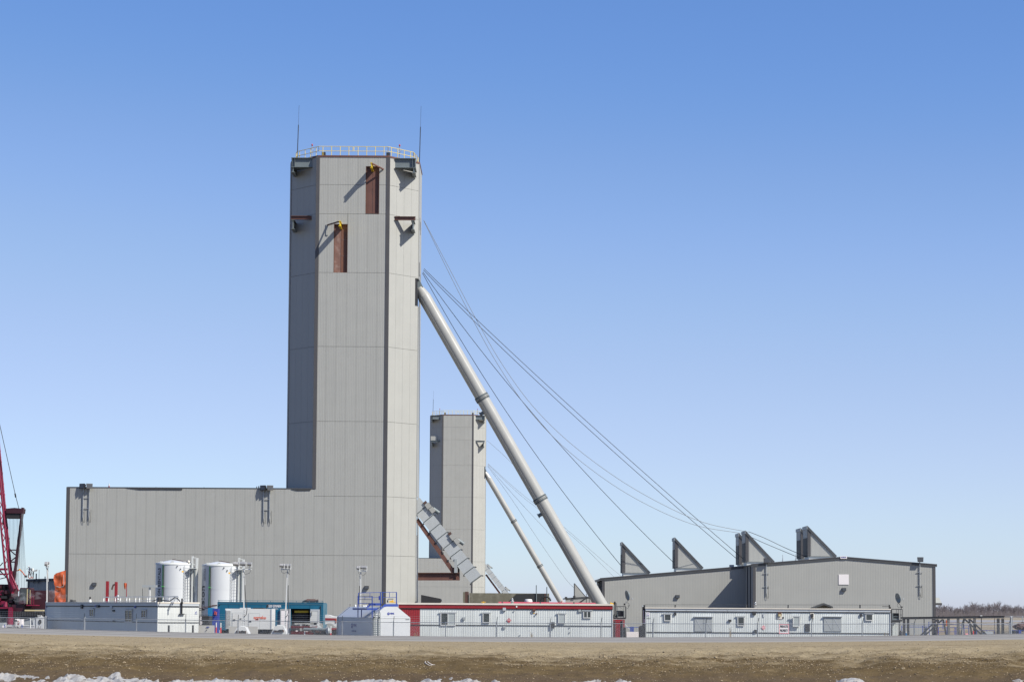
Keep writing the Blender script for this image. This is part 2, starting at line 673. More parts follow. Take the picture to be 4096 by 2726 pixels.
m_road = mat('asphalt', (.255, .246, .232), .95, var=.06, sc=.7, fine=.09, fsc=40, spec=.12)
t = m_road.node_tree
mb = MB()
grid(mb, [-6000, -900, -200, -60] + lin(-30, 30, 240) + [60, 200, 900, 6000], [47.35, 47.6, 48.6, 49.4, 51.5, 53.4, 54.6, 55.75],
     lambda x, y: gz(x, y, False) + .012 + (.0 if 47.5 < y < 55.7 else -.02) + .03 * (1 - abs(y - 51.5) / 4.2))
mb.v = [(v[0], v[1] + ((.10 * noise.noise((v[0] * .9, 3, 1)) + .06 * noise.noise((v[0] * 3.1, 7, 1))) if v[1] < 48.7 and v[1] < 47.7 else 0), v[2]) for v in mb.v]
S('road', mb, m_road, kind='structure')
m_lane = mat('asphalt_polished', (.285, .277, .265), .9, var=.08, sc=.5, fine=.05, spec=.15)
mb = MB()
for ya, yb in ((48.75, 49.25), (50.4, 50.9), (52.2, 52.75), (53.9, 54.4)):
    grid(mb, lin(-32, 32, 64), [ya, (ya + yb) / 2, yb], lambda x, y: gz(x, y, False) + .016 + .03 * (1 - abs(y - 51.5) / 4.2))
S('wheel_track', mb, m_lane, kind='structure')

# gravel: pale pebbles on the shoulder and the slope
m_peb = mat('pebble', (.31, .245, .155), .9, var=.0, objvar=0)
m_peb2 = mat('pebble_dark', (.10, .08, .06), .9, var=.0)
mb = MB()
ico = [(0, 0, 1), (.9, 0, .1), (.25, .85, .1), (-.72, .5, .1), (-.72, -.5, .1), (.25, -.85, .1), (0, 0, -.8)]
icf = [(0, 1, 2), (0, 2, 3), (0, 3, 4), (0, 4, 5), (0, 5, 1), (6, 2, 1), (6, 3, 2), (6, 4, 3), (6, 5, 4), (6, 1, 5)]
for i in range(23000):
    u = rnd.random()
    if u < .55:
        y = rnd.gauss(39.4, .75)
    elif u < .8:
        y = rnd.uniform(36.3, 40)
    else:
        y = rnd.uniform(40, 47)
    if y < 35.6 or y > 47.3:
        continue
    x = rnd.uniform(-10.8, 10.8)
    if y < 40.3 and noise.noise((x * .5, y * .8, 40)) < -.22 and rnd.random() < .75:
        continue
    s = .007 + .012 * rnd.random() ** 3 + (.012 if rnd.random() < .012 else 0)
    if y > 40.5:
        s *= .7
    a = rnd.uniform(0, 6.28)
    ca, sa = math.cos(a) * s, math.sin(a) * s
    z = gz(x, y)
    k = rnd.uniform(.6, 1.2)
    mb.m = 1 if rnd.random() < .22 else 0
    mb.add([(x + p[0] * ca - p[1] * sa * k, y + p[0] * sa + p[1] * ca * k, z + p[2] * s * .75 + s * .2) for p in ico], icf)
S('gravel', mb, [m_peb, m_peb2], kind='stuff')

# bigger stones lying on the slope
for i, (px, py, s, lab) in enumerate([(2030, 2628, .032, 'pale round stone on the dirt slope below the red trimmed trailer'),
                                      (2418, 2628, .034, 'light stone on the dirt slope below the gap between the two white trailers'),
                                      (2862, 2630, .03, 'small pale stone on the slope under the right trailer'),
                                      (3612, 2674, .032, 'light stone low on the dirt slope at the right, above the snow'),
                                      (497, 2650, .028, 'pale stone on the brown slope below the slate grey trailer')]):
    d = ray(px, py)
    tt = 36.0
    while (CAM + d * (tt / d.y)).z > gz((CAM + d * (tt / d.y)).x, tt) and tt < 47:
        tt += .02
    p = CAM + d * (tt / d.y)
    S('stone', MB().blob((p.x, p.y, p.z + s * .3), s * 1.25, s, s * .8, 9, i, .2), m_peb, lab, 'stone', 'stones on the dirt slope', loc=p)

d = ray(1718, 2655)
tt = 37.0
while (CAM + d * (tt / d.y)).z > gz((CAM + d * (tt / d.y)).x, tt) and tt < 47:
    tt += .02
p = CAM + d * (tt / d.y)
pts = [(p.x + dx, p.y + dy, gz(p.x + dx, p.y + dy) + .012) for dx, dy in ((-.08, .10), (-.085, .02), (-.05, -.06), (.0, -.10), (.06, -.09), (.10, -.04), (.05, .0), (.0, .02), (-.04, .05))]
S('strap', MB().path(pts, .008, 5), mat('strap_white', (.55, .52, .5), .6), 'pale loose strap curled on the dirt slope below the white tank', 'strap', loc=p)
# melting snow crust along the foot of the slope
m_snow = mat('snow', (.265, .265, .27), .7, var=.16, sc=4, fine=.12, fsc=22, dirt=((.17, .135, .09), .7, 5))
def snow_amt(x, y):
    px = 2048 + x / y * F
    if px < 2400:
        line = 36.95
    elif px < 3250:
        line = 36.35
    else:
        line = 36.45
    for c0, wd, am in ((3420, 140, .5), (3720, 100, .62), (4060, 50, .75), (2200, 90, .15), (2000, 140, .1), (470, 30, .5), (1350, 60, .2), (3540, 70, .1), (2480, 40, .3), (240, 200, .1), (1050, 120, .12)):
        line += am * math.exp(-((px - c0) / wd) ** 2)
    n1 = noise.noise((x * .8, y * .6, 7)) + .8 * noise.noise((x * 2.1, y * 2.0, 17)) + .55 * noise.noise((x * 5.2, y * 5, 27)) + .3 * noise.noise((x * 13, y * 12, 31))
    return (line - y) * .75 + .62 * n1 - .40
xs = lin(-10.5, 10.5, 700)
ys = lin(35.2, 38.4, 110)
mb = MB()
mb.smooth = False
n = len(xs)
top, amt = [], []
for y in ys:
    for x in xs:
        a = snow_amt(x, y)
        h = 0
        if a > 0:
            h = min(a, .3) * .07 + .010
            rg = 1 - abs(noise.noise((x * 3.1, y * 3.6, 60))) * 3.2
            h += max(0, rg) * .06 * min(1, a * 4) + .022 * noise.noise((x * 15, y * 15, 66)) * min(1, a * 6)
            h = max(h, .008)
        top.append((x + .03 * noise.noise((x * 9, y * 9, 2)) + h * .5, y, gz(x, y) + h - .012))
        amt.append(a)
fs = []
for j in range(len(ys) - 1):
    for i in range(n - 1):
        q = (j * n + i, j * n + i + 1, (j + 1) * n + i + 1, (j + 1) * n + i)
        if max(amt[k] for k in q) > 0:
            fs.append(q)
mb.add(top, fs)
S('snow', mb, m_snow, kind='structure')
# far snow strips on the fields at the right
mb = MB()
for k, (x0, x1, y0, y1) in enumerate(((130, 440, 560, 840), (100, 330, 455, 505), (95, 260, 372, 392), (-260, -130, 420, 520))):
    m = 40
    pts = []
    for i in range(m + 1):
        x = x0 + (x1 - x0) * i / m
        d = (y1 - y0) * (.5 + .55 * noise.noise((x * .06, k * 9.1, 0)))
        c0 = (y0 + y1) / 2 + (y1 - y0) * .35 * noise.noise((x * .11, k * 3.3, 5))
        pts += [(x, c0 - d / 2, .03), (x, c0, .22), (x, c0 + d / 2, .03)]
    mb.add(pts, [(3 * i + a, 3 * i + 3 + a, 3 * i + 4 + a, 3 * i + 1 + a) for i in range(m) for a in (0, 1)])
S('snow', mb, m_snow, kind='structure')

# ------------------------------------------------------------------ headframe towers
CH, SIDE = 3.55, 6.6
ZT = A(1413, 626, 245).z
ROWS = [0] + [A(1413, v * 1.7385, 245).z for v in (1277, 1141, 969, 797, 627, 492, 425, 361)]
ZW = A(700, 1951, 245).z          # wing roof height
XA, XB = A(1264.5, 1300, 245).x, A(1547, 1300, 245).x
WX0 = A(266, 2150, 245).x

def headframe(x0, yf, wing_w, doors, label):
    W = XB - XA
    x1 = x0 + W
    t = T('headframe_building', label, 'headframe', (x0, yf, 0), 'headframe towers')
    g = .35
    octo = [(x0 + g * .4, yf + g), (x1 - g * .4, yf + g), (x1 + CH - g, yf + CH + g * .4), (x1 + CH - g, yf + CH + SIDE - g), (x1, yf + 2 * CH + SIDE - g), (x0, yf + 2 * CH + SIDE - g), (x0 - CH + g, yf + CH + SIDE - g), (x0 - CH + g, yf + CH + g * .4)]
    P('tower_wall', MB().extr([(x, y, 0) for x, y in octo], (0, 0, ZT - .1)), m_core, t)
    cuts, fdoors = [], []
    if doors:
        for (px0, px1, py0, py1, st) in ((1461.5, 1518, 665, 854, 0), (1333.5, 1391.5, 896, 1090, 1)):
            a, c = A(px0, py1, yf), A(px1, py0, yf)
            cuts.append((a.x - x0, c.x - x0, a.z, c.z))
            fdoors.append((a.x, c.x, a.z, c.z, st))
    us = lin(0, W, 7)
    clad(t, (x0, yf, 0), 0, us, ROWS, m_clad, .2, .0045, cuts)
    cl = CH * math.sqrt(2)
    zr0, zr1 = ROWS[5] - 3.45, ROWS[5] - .12
    clad(t, (x1, yf, 0), R(45), lin(.2, cl - .1, 4), ROWS, m_clad, .2, 0, ((cl - .55, cl + 1, zr0, zr1),))
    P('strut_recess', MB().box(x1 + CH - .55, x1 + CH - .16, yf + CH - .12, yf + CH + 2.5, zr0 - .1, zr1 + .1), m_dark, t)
    clad(t, (x1 + CH, yf + CH, 0), R(90), lin(.1, SIDE, 5), ROWS, m_clad, .2, 0, ((-1, 2.4, zr0, zr1), (.9, 3.2, 11.6, 16.2)))
    zr = [ZW] + [z for z in ROWS if z > ZW + .5]
    clad(t, (x0 - CH, yf + CH, 0), R(-45), lin(.1, cl - .25, 4), zr, m_clad, .2, 0)
    clad(t, (x0 - CH, yf + CH + SIDE, 0), R(-90), lin(0, SIDE, 3), zr, m_clad, .2, 0)
    # corner trims
    for (x, y, z0, wd) in ((x0, yf, ZW, .42), (x1, yf, 0, .42)):
        P('corner_trim', MB().box(x - wd / 2, x + wd / 2, yf - .05, yf + .3, z0, ZT + .02), m_trim, t)
    for (x, y, z0) in ((x1 + CH, yf + CH, 0), (x0 - CH, yf + CH, ZW)):
        for za, zb in (((z0, zr0), (zr1, ZT)) if x > x0 else ((z0, ZT),)):
            P('corner_trim', MB().box(x - .12, x + .03, y - .06, y + .10, za, zb), m_clad, t)
    # roof edge
    rim = [(x0 - .02, yf - .06), (x1 + .02, yf - .06), (x1 + CH + .06, yf + CH - .02), (x1 + CH + .06, yf + CH + SIDE), (x1, yf + 2 * CH + SIDE), (x0, yf + 2 * CH + SIDE), (x0 - CH - .06, yf + CH + SIDE), (x0 - CH - .06, yf + CH - .02)]
    P('roof', MB().extr([(x, y, ZT - .08) for x, y in rim], (0, 0, .2)), m_rust, t)
    # wing
    if wing_w:
        xw = x0 - wing_w
        P('wing_wall', MB().box(xw + .3, x0 - .02, yf + .35, yf + 16, 0, ZW - .15), m_core, t)
        nc = max(3, round(wing_w / 1.17))
        clad(t, (xw, yf, 0), 0, lin(0, wing_w, nc), [0, ROWS[1], ZW], m_clad, .2, .0045)
        P('corner_trim', MB().box(xw - .12, xw + .30, yf - .05, yf + .35, 0, ZW + .05), m_trim, t)
        clad(t, (xw, yf + 16, 0), R(-90), lin(0, 15.6, 6), [0, ROWS[1], ZW], m_clad, .2, 0)
        P('roof', MB().box(xw - .05, x0 - .02, yf - .03, yf + 16, ZW - .02, ZW + .09), m_fascia, t)
    # doors in their recesses with a monorail beam over each
    for a, c, z0, z1, st in fdoors:
        P('door_recess', MB().box(a + .01, a + .05, yf + .01, yf + .36, z0, z1).box(c - .05, c - .01, yf + .01, yf + .36, z0, z1).box(a + .05, c - .05, yf + .01, yf + .36, z1 - .05, z1).box(a + .05, c - .05, yf + .01, yf + .36, z0, z0 + .05), m_rust, t)
        m = (a + c) / 2
        P('door_leaf', MB().box(a + .06, m - .02, yf + .27, yf + .34, z0 + .06, z1 - .06), m_rustd if st else m_rust, t)
        P('door_leaf', MB().box(m + .02, c - .06, yf + .30, yf + .345, z0 + .06, z1 - .06), m_rustl if st else m_rust, t)
        if st:
            for k in (.35, .68):
                zz = z0 + (z1 - z0) * k
                P('door_rail', MB().box(m + .05, c - .09, yf + .28, yf + .299, zz, zz + .08), m_rustd, t)
        zb = z1 - .05
        xb = A(1490, 676, yf).x if not st else A(1364, 908, yf).x
        P('monorail_beam', MB().ibeam((xb, yf + .3, zb - .25), (xb, yf - 2.05, zb - .25), .62, .26, .05), m_yel, t)
        end = A(1534, 668, yf) if not st else A(1309, 900, yf)
        beam(t, 'brace', (xb, yf - 1.95, zb), (end.x, yf - .02, zb - (.32 if not st else .1)), .14, .14, m_rust)
        if st:
            P('bracket', MB().box(end.x - .12, end.x + .12, yf - .10, yf - .025, zb - 1.3, zb), m_clad, t)
    # steel corner platforms
    for sgn, xe in ((-1, x0), (1, x1)):
        off = .78
        yb = yf + off
        xo = xe + sgn * 3.25
        if not (not doors and False):
            zc = ZT - .62
            P('platform_beam', MB().ibeam((xe + sgn * (off - .02), yb, zc), (xo, yb, zc), 1.15, .55, .05), m_steelg, t)
            P('deck', MB().extr([(xe + sgn * (off + .05), yb - .02, zc - .61), (xo, yb - .02, zc - .61), (xo, yf + 3.1, zc - .61)], (0, 0, .03)), m_steelg, t)
            P('stiffener', MB().box(xo - sgn * .10 - .015, xo - sgn * .10 + .015, yb - .26, yb + .26, zc - .52, zc + .52).box(xo - sgn * .42 - .015, xo - sgn * .42 + .015, yb - .24, yb + .24, zc - .51, zc + .51), m_steelg, t)
            P('outrigger_beam', MB().ibeam((xo - sgn * .25, yb - .55, zc - .92), (xo - sgn * .25, yf + 3.0, zc - .92), .66, .42, .04), m_steelg, t)
        z2 = ROWS[6] - .35
        m = m_rust if doors else m_steelg
        P('platform_beam', MB().ibeam((xe + sgn * (off - .02), yb, z2), (xo, yb, z2), .42, .34, .04), m, t)
        P('outrigger_beam', MB().ibeam((xo - sgn * .3, yb - .35, z2 - .85), (xo - sgn * .3, yf + 2.95, z2 - .85), 1.1, .4, .04), m_steelg, t)
        if not doors and sgn < 0:
            P('gusset', MB().box(xo - .1, xo + 1.6, yb + .3, yb + .36, z2 + .22, z2 + 1.4), m_clad, t)
    # roof handrail
    z0 = ZT + .12
    corners = [(x0 - CH * .86, yf + CH + .4), (x0 - CH * .80, yf + CH * .86), (x0 + .05, yf + .12), (x0 + W / 2 - .06, yf + .12), (x0 + W / 2 + .06, yf + .12), (x1 - .05, yf + .12), (x1 + CH * .80, yf + CH * .86), (x1 + CH * .92, yf + CH + 2.5)]
    for i, (p, q) in enumerate(zip(corners, corners[1:])):
        if i == 3:
            continue
        p, q = Vector((*p, z0)), Vector((*q, z0))
        for h in (.55, 1.1):
            pipe(t, 'handrail', p + Vector((0, 0, h)), q + Vector((0, 0, h)), .032, m_rail, 6)
        Ln = (q - p).length
        nn = max(1, round(Ln / 1.5))
        for k in range(nn + 1):
            f = .12 + .76 * k / nn if nn > 1 else k
            c = p.lerp(q, f)
            pipe(t, 'rail_post', c - Vector((0, 0, .08)), c + Vector((0, 0, 1.1)), .034, m_rail, 6)
        for c in (p, q):
            pipe(t, 'rail_end', c + Vector((0, 0, .55)), c + Vector((0, 0, 1.1)), .032, m_rail, 6)
    for x in (x0 + .55, x1 - .1):
        box(t, 'roof_box', x - .22, x + .22, yf + .9, yf + 1.4, ZT + .1, ZT + .72, m_dark)
    # lightning rods
    for x, h in ((x0 - CH * .82, 7.1), (x1 + CH * .97, 7.6)):
        yy = yf + CH + (.4 if x < x0 else 1.6)
        zb = ZT - (.2 if x > x1 else 0)
        P('lightning_rod', MB().tube((x, yy, zb), (x + .1, yy, zb + h * .66), .05, 6).tube((x + .1, yy, zb + h * .66), (x + .15, yy, zb + h), .016, 5), m_black, t)
    for x in (x0 - .95, x1 + 1.2):
        mbb = MB()
        mbb.tube((x, yf + 2.2, ZT), (x, yf + 2.2, ZT + 1.72), .045, 6)
        mbb.path([(x, yf + 2.2, ZT + .9), (x + .2, yf + 2.2, ZT + 1.2), (x + .17, yf + 2.2, ZT + 1.42), (x, yf + 2.2, ZT + 1.3)], .025, 5)
        mbb.path([(x, yf + 2.2, ZT + .9), (x - .2, yf + 2.2, ZT + 1.2), (x - .17, yf + 2.2, ZT + 1.42), (x, yf + 2.2, ZT + 1.3)], .025, 5)
        bk = P('beacon', mbb, m_galv, t)
        P('beacon_lamp', MB().lathe([(.02, 0), (.09, .02), (.09, .2), (.02, .27)], (x, yf + 2.2, ZT + 1.72), 8), m_signr, bk)
    # slot in the side wall where the strut leaves
    return t

hf1 = headframe(XA, 245, XA - WX0, True, 'tall grey clad headframe tower with two brown doors and a long low wing')
Y2 = 574
XA2 = A(1769.5, 1900, Y2).x
hf2 = headframe(XA2, Y2, 14, False, 'distant headframe tower without doors, seen between the near tower and its leaning strut')
hf2['group'] = 'headframe towers'

# odds and ends that belong to the near tower: drain flashing, roof gear on the wing
yf = 245
mb = MB()
p = [A(v, y, yf - .07) for v, y in ((500, 1947), (560, 1951), (730, 1953), (728, 1958), (630, 1957), (560, 1957), (515, 1951))]
P('loose_flashing', mb.extr([tuple(q) for q in p], (0, .05, 0)), m_dark, hf1)
p = [A(v, y, yf - .07) for v, y in ((1165, 1955), (1245, 1953), (1242, 1960), (1190, 1961), (1172, 1957))]
P('loose_flashing', MB().extr([tuple(q) for q in p], (0, .05, 0)), m_dark, hf1)
for px in (624, 816):
    q = A(px, 1950, 249)
    P('roof_vent', MB().lathe([(.17, 0), (.17, .15), (.02, .28)], (q.x, q.y, ZW + .08), 10), m_black, hf1)
q = A(939, 1948, 249)
pipe(hf1, 'vent_stack', (q.x, q.y, ZW), (q.x, q.y, ZW + .3), .04, m_black)
q = A(436, 1945, 250)
P('marker_post', MB().tube((q.x, 250, ZW), (q.x, 250, ZW + .5), .09, 8), m_red, hf1)
P('marker_post', MB().tube((q.x, 250, ZW + .5), (q.x, 250, ZW + .78), .06, 8), m_white, hf1)
q = A(480, 1945, 250)
P('marker_post', MB().tube((q.x, 250, ZW), (q.x, 250, ZW + .26), .07, 8), m_red, hf1)
q = A(1024, 1950, 250)
mb = MB().box(q.x - .45, q.x + .4, 249.8, 250.4, ZW + .08, ZW + .3).box(q.x + .05, q.x + .14, 249.9, 250, ZW + .3, ZW + .55).box(q.x + .28, q.x + .38, 249.9, 250.1, ZW + .3, ZW + .6)
P('roof_winch', mb, m_brown, hf1)

def wall_pack(par, px, py, Y, w=.50, h=.32):
    c = A(px, py, Y)
    x, z = c.x, c.z
    mb = MB().hexa([(x - w / 2, Y - .24, z - h / 2 - .02), (x + w / 2, Y - .24, z - h / 2 - .02), (x + w / 2, Y, z - h / 2 + .05), (x - w / 2, Y, z - h / 2 + .05),
                    (x - w / 2, Y - .20, z + h / 2 - .02), (x + w / 2, Y - .20, z + h / 2 - .02), (x + w / 2, Y, z + h / 2 + .05), (x - w / 2, Y, z + h / 2 + .05)])
    l = P('wall_lamp', mb, m_dark, par)
    P('lens', MB().poly((x - w * .4, Y - .245, z - h * .4), (x + w * .4, Y - .245, z - h * .4), (x + w * .4, Y - .213, z + h * .34), (x - w * .4, Y - .213, z + h * .34)), m_lamp, l)
wall_pack(hf1, 378, 2335, 245)
wall_pack(hf1, 1467, 2348, 245)

def floodlight(px, pyt, pyb, Y, lean, label, pair=True, boxw=.78, arms=True):
    """flood lamps on poles clamped to the wall"""
    xs_ = px if isinstance(px, (list, tuple)) else [px]
    b0 = A(xs_[0], pyb, Y)
    t = T('floodlight_mast', label, 'floodlight', (b0.x, Y - .3, b0.z), 'floodlights clamped to the walls')
    tops = []
    for i, x in enumerate(xs_):
        a, c = A(x, pyt, Y - .11), A(x, pyb, Y - .11)
        c.x = a.x
        pipe(t, 'pole', c, a + Vector((0, 0, .25)), .055, m_galv)
        k = lean[i]
        z = a.z + .30
        hw = boxw / 2
        M_ = Matrix.Translation((a.x, Y - .30, z)) @ Matrix.Rotation(R(28) * k, 4, 'Z') @ Matrix.Rotation(R(-12), 4, 'X')
        hd = P('lamp_head', MB(M_).hexa([(-hw * .9, -.2, -.30), (hw * .9, -.2, -.30), (hw * .6, .2, -.2), (-hw * .6, .2, -.2), (-hw, -.24, .30), (hw, -.24, .30), (hw * .65, .2, .26), (-hw * .65, .2, .26)]), m_dark, t)
        P('lens', MB(M_).poly((-hw * .72, -.216, -.22), (hw * .72, -.216, -.22), (hw * .8, -.245, .20), (-hw * .8, -.245, .20)), m_lamp, hd)
        P('cable', MB().path([c + Vector((0, -.02, .5)), c + Vector((.03, -.05, .05)), c + Vector((.1, -.05, -.3)), c + Vector((.24, -.05, -.3)), c + Vector((.25, -.05, .3)), c + Vector((.25, 0, 1.2))], .02, 5), m_dark, t)
        tops.append((a, c))
    for f in (.28, .62) if len(xs_) > 1 else (.31, .72):
        p, q = tops[0][0].lerp(tops[0][1], f), tops[-1][0].lerp(tops[-1][1], f)
        ex = .12 if len(xs_) > 1 else .38
        beam(t, 'clamp_bar', p + Vector((-ex, .02, 0)), q + Vector((ex, .02, 0)), .06, .05, m_galv)
        for s_ in (p, q):
            box(t, 'standoff', s_.x - .04, s_.x + .04, Y - .12, Y + .02, s_.z - .04, s_.z + .04, m_dark)
    return t
floodlight((333, 357), 1955, 2078, 245, (-1, 1), 'pair of black floodlights at the far left end of the wing roof')
floodlight((1055, 1079), 1962, 2083, 245, (-1, 1), 'pair of black floodlights on the wing roof close to the tower')

# ------------------------------------------------------------------ leaning struts
def strut(pts, Y, r, label, slot):
    """pts: pixel of cone top, shoulder, two flanges, foot"""
    a, s0, f1, f2, ft = [A(px, py, Y) for px, py in pts]
    ax = (ft - s0).normalized()
    foot = s0 + ax * ((0 - s0.z) / ax.z)
    t = T('leaning_strut', label, 'strut', foot, 'struts leaning on the towers')
    P('tube', MB().tube(s0, foot, r, 40), m_pipe, t)
    a = s0 - ax * (s0 - a).length
    P('cone', MB().tube(a, s0, r * .62, 40, r), m_pipe, t)
    P('weld_seam', MB().tube(s0 - ax * .02, s0 + ax * .03, r * 1.008, 40), m_pipe, t)
    side = ax.cross(Vector((0, 1, 0))).normalized()
    for f in (f1, f2):
        k = (f - s0).dot(ax)
        c = s0 + ax * k
        fl = P('flange', MB().tube(c - ax * .10, c - ax * .04, r * 1.13, 40).tube(c + ax * .04, c + ax * .10, r * 1.13, 40), m_pipe, t)
        mb = MB()
        for i in range(36):
            an = 2 * math.pi * i / 36
            d = side * math.cos(an) + Vector((0, 1, 0)) * math.sin(an)
            mb.beam(c + d * r * 1.02 - ax * .32, c + d * r * 1.02 + ax * .3, .05, .13, d)
        P('flange_rib', mb, m_steelg, fl, kind='stuff')
    # pin plates at the top
    mb = MB()
    for dy in (-.35, .35):
        p = a - ax * .75
        mb.extr([p + Vector((-.25, dy - .05, .25)), a + Vector((-.3, dy - .05, -.2)), a + Vector((.5, dy - .05, .05)), p + Vector((.3, dy - .05, .55))], (0, .1, 0))
    P('pin_plate', mb, m_steelg, t)
    P('seam_line', MB().beam(s0 + side * -r * .55 + Vector((0, -r * .84, 0)), foot + side * -r * .55 + Vector((0, -r * .84, 0)), .05, .02), m_pipe, t)
    for k in (f1, f2) if slot else ():
        c = s0 + ax * ((k - s0).dot(ax) + 1.6)
        P('bollard', MB().tube(c - side * r * .98, c - side * (r + .38), .22, 12).tube(c - side * (r + .38), c - side * (r + .46), .30, 12), m_steelg, t)
    return t
strut([(1685, 1148), (1697, 1187), (1931, 1590), (2167, 1993), (2400, 2411)], 250.35, .79, 'huge pale grey tubular strut leaning against the near tower', True)
strut([(1947, 1886), (1955, 1912), (2057, 2083), (2161, 2262), (2244, 2406)], Y2 + 5.4, .80, 'distant thinner looking tubular strut leaning against the far tower', False)

# ------------------------------------------------------------------ covered chutes and their brackets
def chute(up0, up1, lo0, lo1, n, Y, dep, label, m_s, big):
    U0, U1, L0, L1 = [A(*p, Y) for p in (up0, up1, lo0, lo1)]
    t = T('enclosed_chute', label, 'chute', (L0.x, Y, L0.z), 'enclosed chutes on the towers')
    for i in range(n):
        a, b_ = i / n, (i + 1) / n - .006
        u0, u1, l0, l1 = U0.lerp(U1, a), U0.lerp(U1, b_), L0.lerp(L1, a), L0.lerp(L1, b_)
        P('chute_section', MB().extr([l0, l1, u1, u0], (0, dep, 0)), m_chute, t)
        if i < n:
            d = (u1 - u0).normalized()
            nrm = (u1 - l1).normalized()
            c0, c1 = L0.lerp(L1, (i + 1) / n), U0.lerp(U1, (i + 1) / n)
            P('collar', MB().extr([c0 - nrm * .12 - d * .05, c0 - nrm * .12 + d * .05, c1 + nrm * .16 + d * .05, c1 + nrm * .16 - d * .05], (0, dep + .06, 0)) if False else
              MB().hexa([c0 - nrm * .09 - d * .025 + Vector((0, -.012, 0)), c0 - nrm * .09 + d * .025 + Vector((0, -.012, 0)), c0 - nrm * .12 + d * .04 + Vector((0, dep + .05, 0)), c0 - nrm * .12 - d * .04 + Vector((0, dep + .05, 0)),
                         c1 + nrm * .11 - d * .025 + Vector((0, -.012, 0)), c1 + nrm * .11 + d * .025 + Vector((0, -.012, 0)), c1 + nrm * .14 + d * .04 + Vector((0, dep + .05, 0)), c1 + nrm * .14 - d * .04 + Vector((0, dep + .05, 0))]), m_steelg, t)
            for c in (c0 - nrm * .1, c1 + nrm * .1):
                big and P('bracket', MB().box(c.x - .03, c.x + .17, Y - .02, Y + .2, c.z - .15, c.z - .04), m_dark, t)
    return t, U0, U1, L0, L1
ch, U0, U1, L0, L1 = chute((1679, 1989), (1925, 2300), (1640, 2022), (1883, 2331), 9, 249.6, 1.7, 'grey segmented chute sloping down from the near tower', m_clad, True)
def drive(par, p, s=1.0):
    M_ = Matrix.Translation(p) @ Matrix.Rotation(R(52), 4, 'Y')
    P('drive_unit', MB(M_).box(-.55 * s, .1 * s, -.1, .5, -.05, .55 * s).box(.15 * s, .8 * s, -.12, .55, .05, .62 * s), m_clad, par)
    P('motor', MB(M_).tube((.4 * s, .2, .5 * s), (1.25 * s, .2, .75 * s), .24 * s, 10), m_steelg, par)
    P('gearbox', MB(M_).box(-.9 * s, -.6 * s, -.05, .4, .0, .4 * s), m_brown, par)
drive(ch, U0.lerp(U1, .13) + Vector((0, -.1, -.1)))
drive(ch, U0.lerp(U1, .53) + Vector((0, -.1, -.1)))
# its brown support bracket
Y = 249.9
a, b_ = A(1672, 2304, Y), A(1839, 2304, Y)
t = T('support_bracket', 'brown steel bracket with horizontal beam and diagonal under the near chute', 'bracket', a)
P('horizontal_beam', MB().ibeam(a, b_, .92, .6, .06), m_rust, t)
box(t, 'end_plate', b_.x - .45, b_.x - .42, Y - .28, Y + .28, b_.z - .4, b_.z + .4, m_rust)
p, q = A(1668, 2076, Y), A(1818, 2292, Y)
P('diagonal', MB().beam(p, q, .30, .50, (0, 0, 1)), m_rust, t)
for k in (.3, .48, .66, .8):
    c = p.lerp(q, k)
    box(t, 'bolt_plate', c.x + .02, c.x + .22, Y - .2, Y - .16, c.z + .12, c.z + .34, m_dark)
P('gusset', MB().extr([A(1803, 2288, Y - .2), A(1826, 2288, Y - .2), A(1817, 2268, Y - .2), A(1803, 2268, Y - .2)], (0, .04, 0)), m_rust, t)
a = A(1824, 2289, Y)
c = A(1824, 2234, Y)
P('post', MB().box(a.x - .20, a.x + .14, Y - .42, Y + .1, a.z, c.z), m_panelg, t)
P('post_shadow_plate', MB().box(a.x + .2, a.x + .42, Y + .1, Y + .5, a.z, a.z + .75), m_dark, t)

ch2, V0, V1, M0, M1 = chute((1944, 2253), (2075, 2420), (1928, 2265), (2059, 2432), 10, Y2 + 4, 1.6, 'distant segmented chute sloping down from the far tower', m_clad, False)
drive(ch2, V0.lerp(V1, .08) + Vector((0, 0, .1)), .8)
drive(ch2, V0.lerp(V1, .62) + Vector((0, 0, .1)), .8)
p, q = A(1944, 2296, Y2 + 4.5), A(2000, 2372, Y2 + 4.5)
t = T('support_bracket', 'thin brown diagonal brace under the distant chute', 'bracket', q)
P('diagonal', MB().beam(p, q, .4, .5), m_rust, t)
box(t, 'post', A(2010, 2360, Y2 + 4.5).x - .2, A(2016, 2360, Y2 + 4.5).x, Y2 + 4.2, Y2 + 4.7, q.z - 1, A(2010, 2348, Y2 + 4.5).z, m_steelg)

# dark sloping gallery hood at the tower's foot
Y = 247.5
pp = [A(1684, 2377, Y), A(1760, 2392, Y), A(1764, 2400, Y), A(1757, 2409, Y), A(1757, 2475, Y), A(1684, 2475, Y)]
S('conveyor_hood', MB().extr(pp, (0, 4, 0)), m_nearblack, 'dark sloping hood at the foot of the near tower', 'hood', loc=pp[-1])

